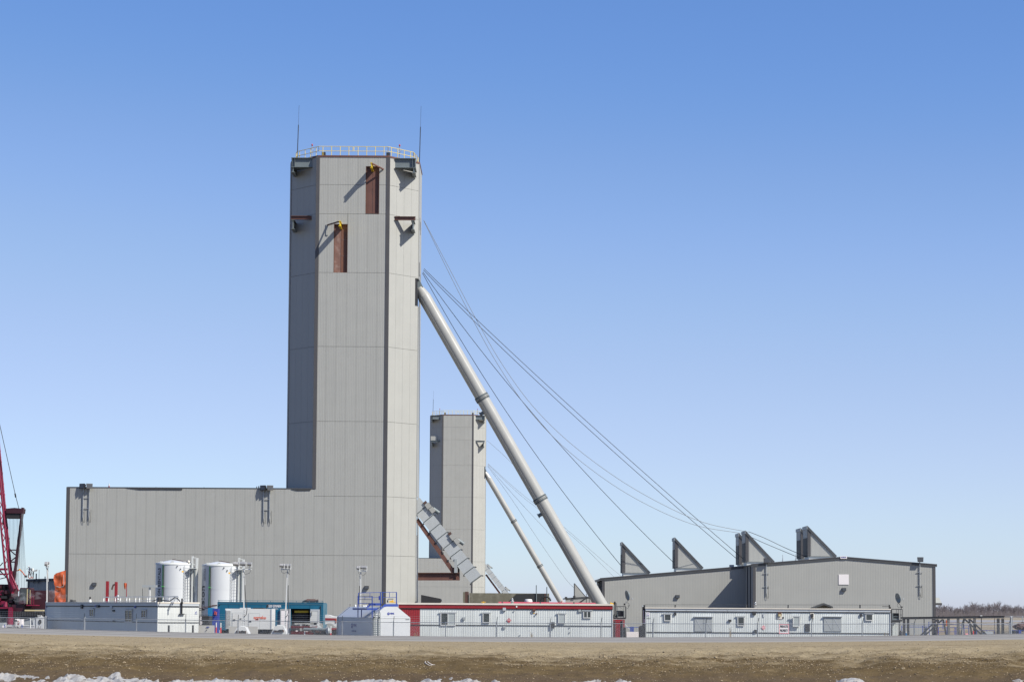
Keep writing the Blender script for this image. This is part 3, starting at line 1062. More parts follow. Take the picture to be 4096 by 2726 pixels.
# ------------------------------------------------------------------ hoist house
YR, YL = 255.0, 263.0
def hoist_house():
    cl, cr = A(3013, 2400, YR), A(3742, 2400, YR)
    ridge = A(3374, 2226, YR)
    zl, zr = A(3013, 2255, YR).z, A(3742, 2256, YR).z
    l0 = A(2409, 2400, YL)
    zl0 = A(2409, 2311, YL).z
    lj = A(2977, 2263, YL)
    t = T('hoist_house', 'long low grey ribbed hoist house with four sets of roof dormers', 'industrial building', (cl.x, YR, 0))
    xr, xl, xm = cr.x, cl.x, ridge.x
    def top(x):
        if x < xm:
            return zl + (ridge.z - zl) * (x - xl) / (xm - xl)
        return ridge.z + (zr - ridge.z) * (x - xm) / (xr - xm)
    D = 24
    P('wall', MB(Matrix.Translation((xl, YR, 0))).corr(xr - xl, 1, .2, .007, lambda u: top(xl + u) - .12), m_clad, t)
    P('wall', MB(Matrix.Translation((xl, YR + D, 0)) @ Matrix.Rotation(R(-90), 4, 'Z')).corr(D, zl, .2, .03), m_clad, t)
    P('wall', MB(Matrix.Translation((xr, YR, 0)) @ Matrix.Rotation(R(90), 4, 'Z')).corr(D, zr - .1, .2, .03), m_clad, t)
    P('wall', MB(Matrix.Translation((l0.x, YL, 0))).corr(xl - l0.x + .0, 1, .2, .007, lambda u: zl0 + (lj.z - zl0) * u / (lj.x - l0.x) - .12), m_clad, t)
    P('wall', MB(Matrix.Translation((l0.x, YL + 16, 0)) @ Matrix.Rotation(R(-90), 4, 'Z')).corr(16, zl0 - .1, .2, .03), m_clad, t)
    # roofs: one slab per slope
    def slab(x0, z0, x1, z1, y0, y1, ov0=0.0, ov1=0.0):
        d = (z1 - z0) / (x1 - x0)
        x0, z0, x1, z1 = x0 - ov0, z0 - d * ov0, x1 + ov1, z1 + d * ov1
        P('roof', MB().hexa([(x0, y0, z0 - .06), (x1, y0, z1 - .06), (x1, y1, z1 - .06), (x0, y1, z0 - .06), (x0, y0, z0), (x1, y0, z1), (x1, y1, z1), (x0, y1, z0)]), m_panelg, t)
        P('fascia', MB().hexa([(x0, y0 - .10, z0 - .27), (x1, y0 - .10, z1 - .27), (x1, y0 - .004, z1 - .27), (x0, y0 - .004, z0 - .27), (x0, y0 - .10, z0 + .03), (x1, y0 - .10, z1 + .03), (x1, y0 - .004, z1 + .03), (x0, y0 - .004, z0 + .03)]), m_fascia, t)
        P('fascia_strip', MB().hexa([(x0, y0 - .13, z0 - .06), (x1, y0 - .13, z1 - .06), (x1, y0 - .102, z1 - .06), (x0, y0 - .102, z0 - .06), (x0, y0 - .13, z0 + .06), (x1, y0 - .13, z1 + .06), (x1, y0 - .102, z1 + .06), (x0, y0 - .102, z0 + .06)]), m_trim, t)
    slab(xl, zl, xm, ridge.z, YR, YR + D, .25, 0)
    slab(xm, ridge.z, xr, zr, YR, YR + D, 0, .2)
    slab(l0.x, zl0, xl - .3, zl0 + (lj.z - zl0) * (xl - .3 - l0.x) / (lj.x - l0.x), YL, YL + 16, .3, 0)
    box(t, 'gutter', l0.x - .42, l0.x - .3, YL - .15, YL + 16, zl0 - .34, zl0 - .06, m_fascia)
    for k in (0, 3.4, 6.8):
        box(t, 'downspout', l0.x - .16, l0.x - .04, YL + .5 + k, YL + .62 + k, 0, zl0 - .2, m_fascia)
    for x, y, z in ((xl, YR, zl), (xr, YR, zr), (l0.x, YL, zl0)):
        s_ = 1 if x != xr else -1
        P('corner_trim', MB().box(min(x - .02 * s_, x + .30 * s_), max(x - .02 * s_, x + .30 * s_), y - .06, y + .25, 0, z - .28), m_trim, t)
    for y in (YR + 2.2, YR + 5.2):
        box(t, 'downspout', xl - .16, xl - .04, y, y + .14, 0, zl - .2, m_fascia)
    # things on the front
    wall_pack(t, 2710, 2384, YL)
    wall_pack(t, 3376, 2356, YR)
    a, c = A(3354.5, 2336, YR), A(3395, 2295.5, YR)
    box(t, 'blank_panel', a.x, c.x, YR - .06, YR - .035, a.z, c.z, m_sign)
    a, c = A(3361, 2233, YR), A(3387, 2224.5, YR)
    sg = box(t, 'ridge_sign', a.x, c.x, YR - .17, YR - .14, a.z, c.z + .05, m_sign)
    box(sg, 'sign_band', a.x + .10, c.x - .12, YR - .176, YR - .171, a.z + .10, c.z - .02, m_logo)
    for k in (.25, .58):
        box(sg, 'emblem', a.x + (c.x - a.x) * k, a.x + (c.x - a.x) * (k + .16), YR - .180, YR - .177, a.z + .15, c.z - .05, m_fasw)
    # small gabled porch and side canopy
    Y = YR - 1.6
    p0, pk, p1 = A(3252, 2427, Y), A(3296, 2410, Y), A(3332, 2424, Y)
    pr = P('porch_roof', MB().extr([p0, pk, p1, p1 - Vector((0, 0, .2)), pk - Vector((0, 0, .22)), p0 - Vector((0, 0, .2))], (0, 1.7, 0)), m_fascia, t)
    P('porch_post', MB().box(p0.x + .25, p0.x + .37, Y + .1, Y + .22, 0, p0.z).box(p1.x - .37, p1.x - .25, Y + .1, Y + .22, 0, p1.z), m_dark, pr)
    Y = YR + 3
    q = [A(3742, 2388, Y), A(3756, 2388, Y), A(3767, 2409, Y), A(3767, 2418, Y), A(3742, 2418, Y)]
    P('canopy', MB().extr([q[0], q[1], q[2], A(3742, 2409.5, Y)], (0, 2.4, 0)), m_sidel, t)
    P('canopy_fascia', MB().extr([A(3742, 2409.6, Y - .05), A(3768, 2409.6, Y - .05), q[3] + Vector((.03, -.05, 0)), q[4] + Vector((0, -.05, 0))], (0, 2.5, 0)), m_trim, t)
    # roof dormers where the ropes enter
    def dormer(px, pyt, pyb, pxr, Y, dep=4.0):
        a = A(px, pyb, Y)
        tp = A(px, pyt, Y)
        rt = A(pxr, pyb, Y)
        x0, x1, z0, z1 = a.x, rt.x, a.z, tp.z
        d = P('roof_dormer', MB().extr([(x0 + .05, Y, z0), (x1 - .1, Y, z0), (x0 + .05, Y, z1 - .12)], (0, dep, 0)), m_core, t)
        sl_ = (z1 - .12 - z0) / (x1 - x0)
        for yy in (Y - .005,):
            P('dormer_cladding', MB(Matrix.Translation((x0 + .42, yy, z0 + .03))).corr(x1 - x0 - .75, 1, .16, .006, lambda u: max(.02, z1 - .22 - z0 - sl_ * (u + .42))), m_clad, d)
        P('dormer_trim', MB().box(x0 - .02, x0 + .36, Y - .07, Y + .3, z0, z1 - .45), m_trim, d)
        P('dormer_trim', MB().box(x0 - .02, x0 + .3, Y + dep - .3, Y + dep + .05, z0, z1 - .35), m_trim, d)
        # roof plate with a thick front edge
        n = Vector((z1 - z0, 0, x1 - x0)).normalized()
        e = [Vector((x0 - .04, Y - .14, z1)), Vector((x1 + .05, Y - .14, z0 + .06))]
        P('dormer_roof', MB().extr([e[0], e[1], e[1] - n * .28, e[0] - n * .05 + Vector((0, 0, -.34))], (0, dep + .28, 0)), m_fascia, d)
        P('dormer_cap', MB().box(x0 - .10, x0 - .045, Y - .145, Y + dep + .145, z1 - .42, z1 - .02), m_panelg, d)
        # rope slot: dark opening low in the upright face
        P('rope_opening', MB().box(x0 - .06, x0 + .04, Y + .36, Y + dep - .36, z0 + .02, z0 + (z1 - z0) * .60), m_black, d)
        P('dormer_face', MB().box(x0 - .045, x0 + .04, Y + .3, Y + dep - .3, z0 + (z1 - z0) * .605, z1 - .42), m_clad, d)
        P('curb', MB().box(x0 + .15, x1 - .2, Y + .15, Y + dep - .15, z0 - 1.3, z0), m_sidel, d)
        return Vector((x0, Y + dep / 2, z0 + (z1 - z0) * .3))
    r = [dormer(2489, 2165, 2289, 2601, YL + 2.5, 3.7),
         dormer(2700, 2147, 2270, 2813, YL + 2.5, 3.9),
         dormer(2957, 2130, 2255, 3070, YL + 6.4, 4.0),
         dormer(2983, 2120, 2245, 3097, YL - 1.1, 4.1),
         dormer(3204, 2110, 2232, 3318, YL + 6.4, 4.1),
         dormer(3231, 2101, 2223, 3346, YL - 1.1, 4.1)]
    # small roof gear
    for px, h in ((3131, .95), (3183, .9)):
        q = A(px, 2240, YR + 6)
        P('roof_vent', MB().lathe([(.10, 0), (.03, h - .3), (.03, h)], (q.x, YR + 6, top(q.x)), 8), m_galv, t)
    q = A(2925, 2262, YL + 1)
    box(t, 'roof_box', q.x - .25, q.x + .3, YL + .5, YL + 1, q.z - .5, q.z + .15, m_panelg)
    return t, r
hh, ROPE_IN = hoist_house()
floodlight((3065,), 2252, 2381, YR, (0,), 'single black floodlight above the ridge wall where the hoist house steps forward')
floodlight((3679,), 2248, 2377, YR, (0,), 'single black floodlight near the right end of the hoist house roof')

# far hoist house behind the strut
Y = Y2 + 25
x0, x1 = A(2262, 2400, Y).x, A(2420, 2400, Y).x
z0, z1 = A(2275, 2395, Y).z, A(2420, 2384, Y).z
t = T('hoist_house', 'far off hoist house half hidden behind the foot of the big strut', 'industrial building', (x0, Y, 0))
P('wall', MB(Matrix.Translation((x0, Y, 0))).corr(x1 - x0 + 30, 1, .3, .03, lambda u: z0 + (z1 - z0) * u / (x1 - x0)), m_clad, t)
P('roof', MB().hexa([(x0 - .3, Y - .2, z0), (x1 + 30, Y - .2, z0 + (z1 - z0) * (x1 + 30 - x0) / (x1 - x0)), (x1 + 30, Y + 20, z0 + (z1 - z0) * (x1 + 30 - x0) / (x1 - x0)), (x0 - .3, Y + 20, z0),
                     (x0 - .3, Y - .2, z0 + .35), (x1 + 30, Y - .2, .35 + z0 + (z1 - z0) * (x1 + 30 - x0) / (x1 - x0)), (x1 + 30, Y + 20, .35 + z0 + (z1 - z0) * (x1 + 30 - x0) / (x1 - x0)), (x0 - .3, Y + 20, z0 + .35)]), m_fascia, t)
ROPE2 = []
for px, pyt, pyb, pxr in ((2298, 2331, 2388, 2346), (2392, 2325, 2380, 2441)):
    a, tp, rt = A(px, pyb, Y + 1), A(px, pyt, Y + 1), A(pxr, pyb, Y + 1)
    d = P('roof_dormer', MB().extr([a, rt, tp], (0, 4, 0)), m_clad, t)
    n = Vector((tp.z - a.z, 0, rt.x - a.x)).normalized()
    P('dormer_roof', MB().extr([tp + n * .06, rt + n * .06, rt - n * .12, tp - n * .12], (0, 4.2, 0)).box(a.x - .1, a.x + .1, Y + .95, Y + 5.1, a.z, tp.z), m_fascia, d)
    P('curb', MB().box(a.x + .2, rt.x - .2, Y + 1.2, Y + 4.8, a.z - 1.5, a.z), m_sidel, d)
    ROPE2.append(Vector((a.x, Y + 3, a.z + 1.2)))
for px, py in ((2264, 2392), (2297, 2388)):
    q = A(px, py, Y - .3)
    P('wall_lamp', MB().box(q.x - .35, q.x + .35, Y - .5, Y, q.z - .1, q.z + .5), m_dark, t)
# conveyor bridge in the distance by the big strut's foot
p, q = A(2316, 2410, 420), A(2350, 2386, 420)
t = T('conveyor_gantry', 'small dark stair and railing beside the foot of the big strut', 'gantry', p)
beam(t, 'stringer', p, q, .3, .3, m_dark)
for px in (2345, 2357):
    a = A(px, 2412, 420)
    beam(t, 'post', a, (a.x, 420, A(px, 2372, 420).z), .12, .12, m_dark)
beam(t, 'rail', A(2335, 2392, 420), A(2362, 2392, 420), .1, .1, m_dark)

# ------------------------------------------------------------------ hoist ropes
def rope(p, q, mid, r, label, m):
    pts = bez(p, q, mid)
    S('hoist_rope', MB().path(pts, r, 5), m, label, 'rope', 'hoist ropes', loc=pts[0])
ys_ = (250.2, 251.6)
def mids(a, c, px, py, Y=None):
    return A(px, py, (a.y + c.y) / 2 if Y is None else Y)
y0 = 250.6
a = A(1690, 1092, y0); c = ROPE_IN[0].copy(); c.z = A(2482, 2263, c.y).z
rope(a, c, mids(a, c, 2062, 1700), .036, 'dark rope running from the tower to the lowest leftmost dormer', m_rope)
a = A(1692, 1088, y0); c = ROPE_IN[1].copy(); c.z = A(2690, 2249, c.y).z
rope(a, c, mids(a, c, 2160, 1687), .036, 'dark rope running from the tower to the second dormer from the left', m_rope)
a = A(1694, 1080, y0 + .8); c = ROPE_IN[2].copy(); c.z = A(2945, 2236, c.y).z
rope(a, c, mids(a, c, 2272, 1640), .036, 'lower dark rope of the pair running to the paired dormers in the middle', m_rope)
a = A(1696, 1074, y0); c = ROPE_IN[3].copy(); c.z = A(2973, 2236, c.y).z
rope(a, c, mids(a, c, 2300, 1642), .036, 'upper dark rope of the pair running to the paired dormers in the middle', m_rope)
def rope_poly(pix, y0, y1, r, label, m):
    pts = [A(px, py, y0 + (y1 - y0) * (px - pix[0][0]) / (pix[-1][0] - pix[0][0])) for px, py in pix]
    # smooth with Catmull-Rom
    out = []
    for i in range(len(pts) - 1):
        p0, p1, p2, p3 = pts[max(i - 1, 0)], pts[i], pts[i + 1], pts[min(i + 2, len(pts) - 1)]
        for k in range(6):
            u = k / 6
            out.append(.5 * ((2 * p1) + (p2 - p0) * u + (2 * p0 - 5 * p1 + 4 * p2 - p3) * u * u + (3 * p1 - p0 - 3 * p2 + p3) * u ** 3))
    out.append(pts[-1])
    S('hoist_rope', MB().path(out, r, 5), m, label, 'rope', 'hoist ropes', loc=out[0])
rope_poly([(1694, 880), (1797, 1093), (1895, 1285), (1990, 1455), (2105, 1625), (2250, 1782), (2440, 1930), (2620, 2033), (2790, 2101), (2952, 2129), (2978, 2133)], 251, ROPE_IN[2].y, .03, 'long sagging grey rope from the tower to the rear paired dormer top, lower of two', m_ropel)
rope_poly([(1697, 884), (1806, 1090), (1906, 1279), (2008, 1455), (2130, 1622), (2280, 1770), (2470, 1912), (2650, 2016), (2815, 2088), (2972, 2122), (2995, 2125)], 251, ROPE_IN[3].y, .03, 'long sagging grey rope from the tower to the front paired dormer top, upper of two', m_ropel)
rope_poly([(2978, 2133), (3040, 2163), (3120, 2197), (3197, 2229), (3206, 2234)], ROPE_IN[2].y, ROPE_IN[4].y, .036, 'short dark rope behind the slanting dormer roofs, lower of two', m_rope)
rope_poly([(2995, 2125), (3060, 2151), (3140, 2189), (3219, 2223), (3233, 2229)], ROPE_IN[3].y, ROPE_IN[5].y, .036, 'short dark rope behind the slanting dormer roofs, upper of two', m_rope)
y0 = Y2 + 6
xe = A(1950, 1900, y0)
for i, (pix, lab) in enumerate((
        ([(1951, 1864), (2040, 1985), (2150, 2152), (2260, 2310), (2300, 2352)], 'thin distant rope from the far tower to the far dormer, lowest'),
        ([(1951, 1860), (2060, 1985), (2200, 2135), (2330, 2270), (2392, 2335)], 'thin distant rope crossing behind the big strut, middle'),
        ([(1952, 1856), (2080, 1977), (2200, 2070), (2330, 2180), (2440, 2290), (2500, 2345)], 'thin distant rope passing behind the big strut, upper of a close pair'),
        ([(1952, 1853), (2080, 1968), (2200, 2060), (2330, 2170), (2445, 2270), (2520, 2330)], 'thin distant rope passing behind the big strut, lower of a close pair'),
        ([(1949, 1761), (2010, 1815), (2060, 1865), (2120, 1935)], 'thin distant rope starting high on the far tower'))):
    rope_poly(pix, y0, Y2 + 28, .04, lab, m_ropel)
# rope slots in the tower's side wall
for nm, (px, py0, py1) in (('rope_slot', (1693, 1040, 1085)), ('rope_slot', (1692, 840, 868)), ('rope_slot', (1697, 1050, 1100))):
    a, c = A(px, py1, y0), A(px, py0, 250.5)
xs_ = XB + CH
for (ya, yb, za, zb) in ((249.6, 249.9, ROWS[5] + .4, ROWS[5] + 2.0), (251.2, 251.5, ROWS[5] + .6, ROWS[5] + 2.4), (252.4, 252.7, ROWS[5] - 1, ROWS[5] + 1.0), (250.4, 250.7, ROWS[6] - .9, ROWS[6] + .6), (252, 252.3, ROWS[6] - 1.2, ROWS[6] + .4)):
    box(hf1, 'rope_slot', xs_ - .05, xs_ + .025, ya, yb, za, zb, m_black)

# ------------------------------------------------------------------ yard: site trailers
def wallM(p, ang):
    return Matrix.Translation(Vector(p)) @ Matrix.Rotation(ang, 4, 'Z')

def uv(M_, px, py):
    p0 = M_.translation
    n = (M_.to_3x3() @ Vector((0, 1, 0)))
    q = M_.inverted() @ AP(px, py, p0, n)
    return q.x, q.z

def window(par, M_, x0, y0, x1, y1, split=0.5, hood=True, blind=(False, False), fr=m_white, off=.03, name='window', tilt=0):
    (u0, v1), (u1, v0) = uv(M_, x0, y0), uv(M_, x1, y1)
    b = .055
    o = -off
    mb = MB(M_)
    mb.box(u0, u0 + b, o - .04, o, v0, v1).box(u1 - b, u1, o - .04, o, v0, v1)
    mb.box(u0 + b, u1 - b, o - .04, o, v0, v0 + b).box(u0 + b, u1 - b, o - .04, o, v1 - b, v1)
    us = [u0 + b, u1 - b]
    if split:
        m = u0 + (u1 - u0) * split
        mb.box(m - b / 2, m + b / 2, o - .035, o, v0 + b, v1 - b)
        us = [u0 + b, m - b / 2, m + b / 2, u1 - b]
    f = P(name, mb, fr, par)
    for k in range(0, len(us), 2):
        P('pane', MB(M_).box(us[k], us[k + 1], o - .012, o, v0 + b, v1 - b), m_blind if blind[k // 2] else m_glass, f)
    if hood:
        P('window_hood', MB(M_).box(u0 - .10, u1 + .10, o - .08, o, v1 + .03, v1 + .07), m_fasw, f)
    return f

def gadget(par, name, M_, x0, y0, x1, y1, d, m, off=.02):
    (u0, v1), (u1, v0) = uv(M_, x0, y0), uv(M_, x1, y1)
    return P(name, MB(M_).box(u0, u1, -off - d * .4, -off, v0, v1), m, par)

def roof_vents(par, pix, Y, m=m_white, r=.09):
    for px, py, h in pix:
        q = A(px, py, Y)
        P('roof_vent', MB().tube((q.x, Y, q.z), (q.x, Y, q.z + h * .45), r * 1.3, 10, r).tube((q.x, Y, q.z + h * .45), (q.x, Y, q.z + h), r, 10), [m][0], par)

def chimney(par, px, py, Y, h, r=.16, m=m_galv):
    q = A(px, py, Y)
    P('chimney', MB().lathe([(r, 0), (r, h * .5), (r * 1.35, h * .5), (r * 1.35, h * .6), (r * .7, h * .62), (r * .7, h * .75), (r, h * .78), (r * .3, h)], (q.x, Y, q.z - .05), 14), m, par)

# --- slate coloured trailer at the left, turned away from the sun
TA = R(59)
DL = 150
c0 = A(631, 2480, DL)
c0.z = 0
MS = wallM(c0, -TA)
ME = wallM(c0, R(90) - TA)
uL = uv(MS, 183, 2480)[0]
Wd = uv(ME, 795, 2450)[0]
HL = A(631, 2406, DL).z
zu, zl = A(631, 2424, DL).z, A(631, 2488, DL).z
lt = T('site_trailer', 'white site trailer with its long side in shade and white railing on its roof', 'site trailer', c0, 'site trailers')
P('body', MB(MS).box(uL + .04, -.04, .05, Wd - .04, .05, HL - .08), m_core, lt)
for M_, ua, ub, nn in ((MS, uL, 0, 13), (ME, 0, Wd, 3)):
    org = M_ @ Vector((ua, 0, 0))
    ang = -TA if M_ is MS else R(90) - TA
    clad(lt, org, ang, lin(0, ub - ua, nn), [0.02, zl], m_sidel, .2, .006, gu=.006, gz=.02, name='siding_panel')
    clad(lt, org, ang, lin(0, ub - ua, nn), [zl, zu], m_sidel, .2, .006, gu=.006, gz=.02, name='siding_panel')
    for z, nm in ((zl, 'belt_trim'), (zu, 'belt_trim')):
        P(nm, MB(M_).box(ua - .01, ub + .01, -.035, .03, z - .028, z + .028), m_black, lt)
    P('fascia', MB(M_).box(ua, ub, -.02, .03, zu + .05, HL - .1), m_fasw, lt)
P('roof', MB(MS).box(uL - .05, .05, -.05, Wd + .05, HL - .09, HL), m_cap, lt)
P('corner_trim', MB(MS).box(-.012, .03, -.03, .04, .02, HL - .1), m_sidel, lt)
P('corner_trim', MB(MS).box(uL - .04, uL + .10, -.03, .05, .02, HL + .06), m_fasw, lt)
z3 = 2356 / 700
def L3(x, y):
    return 150 + x / z3, 2200 + y / z3
for (a, b_, c, d, sp) in ((708, 785, 764, 888, .5), (1186, 797, 1282, 968, .47), (1406, 800, 1468, 908, .5)):
    window(lt, MS, *L3(a, b_), *L3(c, d), sp)
gadget(lt, 'wall_lamp', MS, *L3(595, 725), *L3(617, 780), .2, m_dark)
gadget(lt, 'wall_lamp', MS, *L3(808, 733), *L3(838, 765), .25, m_dark)
gadget(lt, 'hinge_bracket', MS, *L3(780, 735), *L3(800, 760), .12, m_logo)
gadget(lt, 'hinge_bracket', MS, *L3(1312, 745), *L3(1332, 775), .12, m_logo)
gadget(lt, 'vent_hood', MS, *L3(985, 745), *L3(1014, 782), .15, m_fasw)
gadget(lt, 'vent_hood', MS, *L3(1016, 797), *L3(1043, 820), .12, m_black)
gadget(lt, 'vent_hood', MS, *L3(1022, 937), *L3(1048, 962), .12, m_dark)
gadget(lt, 'decal', MS, *L3(118, 742), *L3(134, 768), .004, m_logo, .012)
for M_, x, y in ((ME, 2135, 828),):
    u0, v0 = uv(M_, *L3(x, y))
    P('logo', MB(M_).extr([(u0 - .09, -.015, v0 - .06), (u0 - .04, -.015, v0 + .02), (u0 - .015, -.015, v0 - .02), (u0 + .015, -.015, v0 + .07), (u0 + .10, -.015, v0 - .06), (u0 + .03, -.015, v0 + .015), (u0 + .006, -.015, v0 - .03)], (0, -.004, 0)), m_logo, lt)
    text(lt, 'lettering', 'PEAK', .08, lambda u, v, W: ME @ Vector((u0 - .1 + u * .2 / W, -.02, v0 - .15 + v)), m_logo, .004)
# downpipe on the lit end, with its foot
a = AP(*L3(1938, 655), ME.translation, ME.to_3x3() @ Vector((0, 1, 0)))
u0, v0 = uv(ME, *L3(1938, 645))
_, v1 = uv(ME, *L3(1938, 852))
P('exhaust_pipe', MB(ME).tube((u0, -.10, v1), (u0, -.10, v0), .055, 12), m_black, lt)
P('exhaust_collar', MB(ME).tube((u0, -.10, HL - .12), (u0, -.10, HL + .02), .085, 12), m_black, lt)
ua, ub = uv(ME, *L3(1902, 852))[0], uv(ME, *L3(1972, 852))[0]
P('exhaust_tee', MB(ME).box(ua, ub, -.15, -.05, v1 - .05, v1 + .02), m_black, lt)
# roof gear
def roofpt(x, y, depth):
    """point over the trailer's roof, depth metres in from the long side"""
    M_ = wallM(MS @ Vector((0, depth, 0)), -TA)
    u, v = uv(M_, *L3(x, y))
    return M_, u, v
M_, u0, v0 = roofpt(890, 612, 1.2)
_, u1, v1 = roofpt(1900, 640, 1.2)
zt = HL + .40
rl = P('roof_railing', MB(M_).beam((u0, 0, zt), (u1, 0, zt), .06, .06), m_white, lt)
P('rail', MB(M_).beam((u0, 0, HL + .05), (u1, 0, HL + .2), .03, .03), m_white, rl)
for x in (892, 956, 1048, 1115, 1200, 1238, 1320, 1372, 1480, 1505, 1590, 1690, 1770, 1850, 1895):
    _, u, _ = roofpt(x, 640, 1.2)
    P('rail_post', MB(M_).box(u - .03, u + .03, -.03, .03, HL, zt - .03), m_white, rl)
M_, u0, v0 = roofpt(708, 670, .9)
P('vent_stack', MB(M_).tube((u0, 0, HL), (u0, 0, HL + .22), .12, 12, .08), m_white, lt)
P('stack_cap', MB(M_).tube((u0, 0, HL + .22), (u0, 0, HL + .42), .07, 12), m_black, lt)
M_, u0, v0 = roofpt(1080, 660, .8)
P('chimney', MB(M_).lathe([(.08, 0), (.08, .15), (.12, .16), (.12, .22), (.07, .23), (.07, .38), (.12, .41), (.12, .48), (.03, .55)], (u0, 0, HL), 14), m_galv, lt)
M_, u0, v0 = roofpt(480, 655, .9)
P('roof_fan', MB(M_).box(u0 - .8, u0 + .6, -.1, .1, HL, HL + .05).box(u0 - .5, u0 - .42, -.1, .1, HL + .05, HL + .22).box(u0 - .2, u0 + .4, -.1, .1, HL + .07, HL + .16), m_dark, lt)
pts = []
for x, y in ((1560, 680), (1610, 660), (1690, 668), (1790, 685), (1850, 636), (1890, 640), (1925, 690)):
    M_, u, v = roofpt(x, y, .25)
    pts.append(M_ @ Vector((u, -.05, max(v, HL + .06))))
P('hose', MB().path(pts, .035, 8), m_black, lt)
M_, u0, v0 = roofpt(1640, 655, .4)
P('junction_box', MB(M_).box(u0 - .12, u0 + .12, -.1, .1, HL, HL + .36), m_black, lt)

for k, (x, yt) in enumerate(((1768, 1005), (2093, 1005))):
    q = A(*L3(x, yt), 149.2)
    S('bollard', MB().tube((q.x, 149.2, 0), (q.x, 149.2, q.z), .07, 12), m_dark, ('dark bollard at the middle of the lit white trailer end', 'dark bollard at the right corner of the lit white trailer end')[k], 'bollard', 'dark bollards', loc=(q.x, 149.2, 0))
# --- posts, wind sock, lamp bar and lifted pipes behind that trailer
def atpost(name, label, cat, x0, x1, y0, Y, m, round_=False, group=None):
    a, b_ = A(*L3(x0, y0), Y), A(*L3(x1, y0), Y)
    mb = MB()
    if round_:
        mb.tube(((a.x + b_.x) / 2, Y, 0), ((a.x + b_.x) / 2, Y, a.z), (b_.x - a.x) / 2, 14)
    else:
        mb.box(a.x, b_.x, Y, Y + .35, 0, a.z)
    return mb, ((a.x + b_.x) / 2, Y, 0)
mb, l = atpost('', '', '', 921, 955, 412, 176, m_red)
S('red_post', mb, m_red, 'plain taller red post standing behind the trailer with the roof railing', 'post', 'red posts', loc=l)
mb, l = atpost('', '', '', 1040, 1071, 422, 176, m_red)
t = T('red_post', 'red post with a curved brown hook on its left side', 'post', l, 'red posts')
P('column', mb, m_red, t)
P('hook', MB().path([A(*L3(1045, 455), 176), A(*L3(1020, 465), 176), A(*L3(1008, 500), 176), A(*L3(1002, 528), 176)], .07, 8), m_brown, t)
Y = 176
a = A(*L3(1200, 440), Y)
t = T('wind_sock', 'limp orange wind sock on a thin dark pole behind the roof railing', 'wind sock', (a.x, Y, 0))
pipe(t, 'pole', (a.x, Y, 0), a, .03, m_red)
P('sock', MB().lathe([(.10, 0), (.11, -.1), (.09, -.28), (.06, -.42), (.03, -.53)], a + Vector((-.13, 0, .02)), 12), m_orange, t)
a, b_ = A(*L3(1412, 478), Y), A(*L3(1610, 478), Y)
t = T('lamp_bar', 'long horizontal grey lamp bar on two white poles beside the nearer silo', 'lamp bar', ((a.x + b_.x) / 2, Y, 0))
P('bar', MB().box(a.x, b_.x, Y - .15, Y + .15, a.z - .11, a.z + .09), m_panelg, t)
for x in (1505, 1519):
    q = A(*L3(x, 505), Y)
    pipe(t, 'pole', (q.x, Y, 0), (q.x, Y, a.z - .11), .045, m_white)
q = A(*L3(1412, 490), Y)
pipe(t, 'cord', (q.x, Y, a.z - .2), (q.x + .1, Y, 2.5), .02, m_dark, 5)

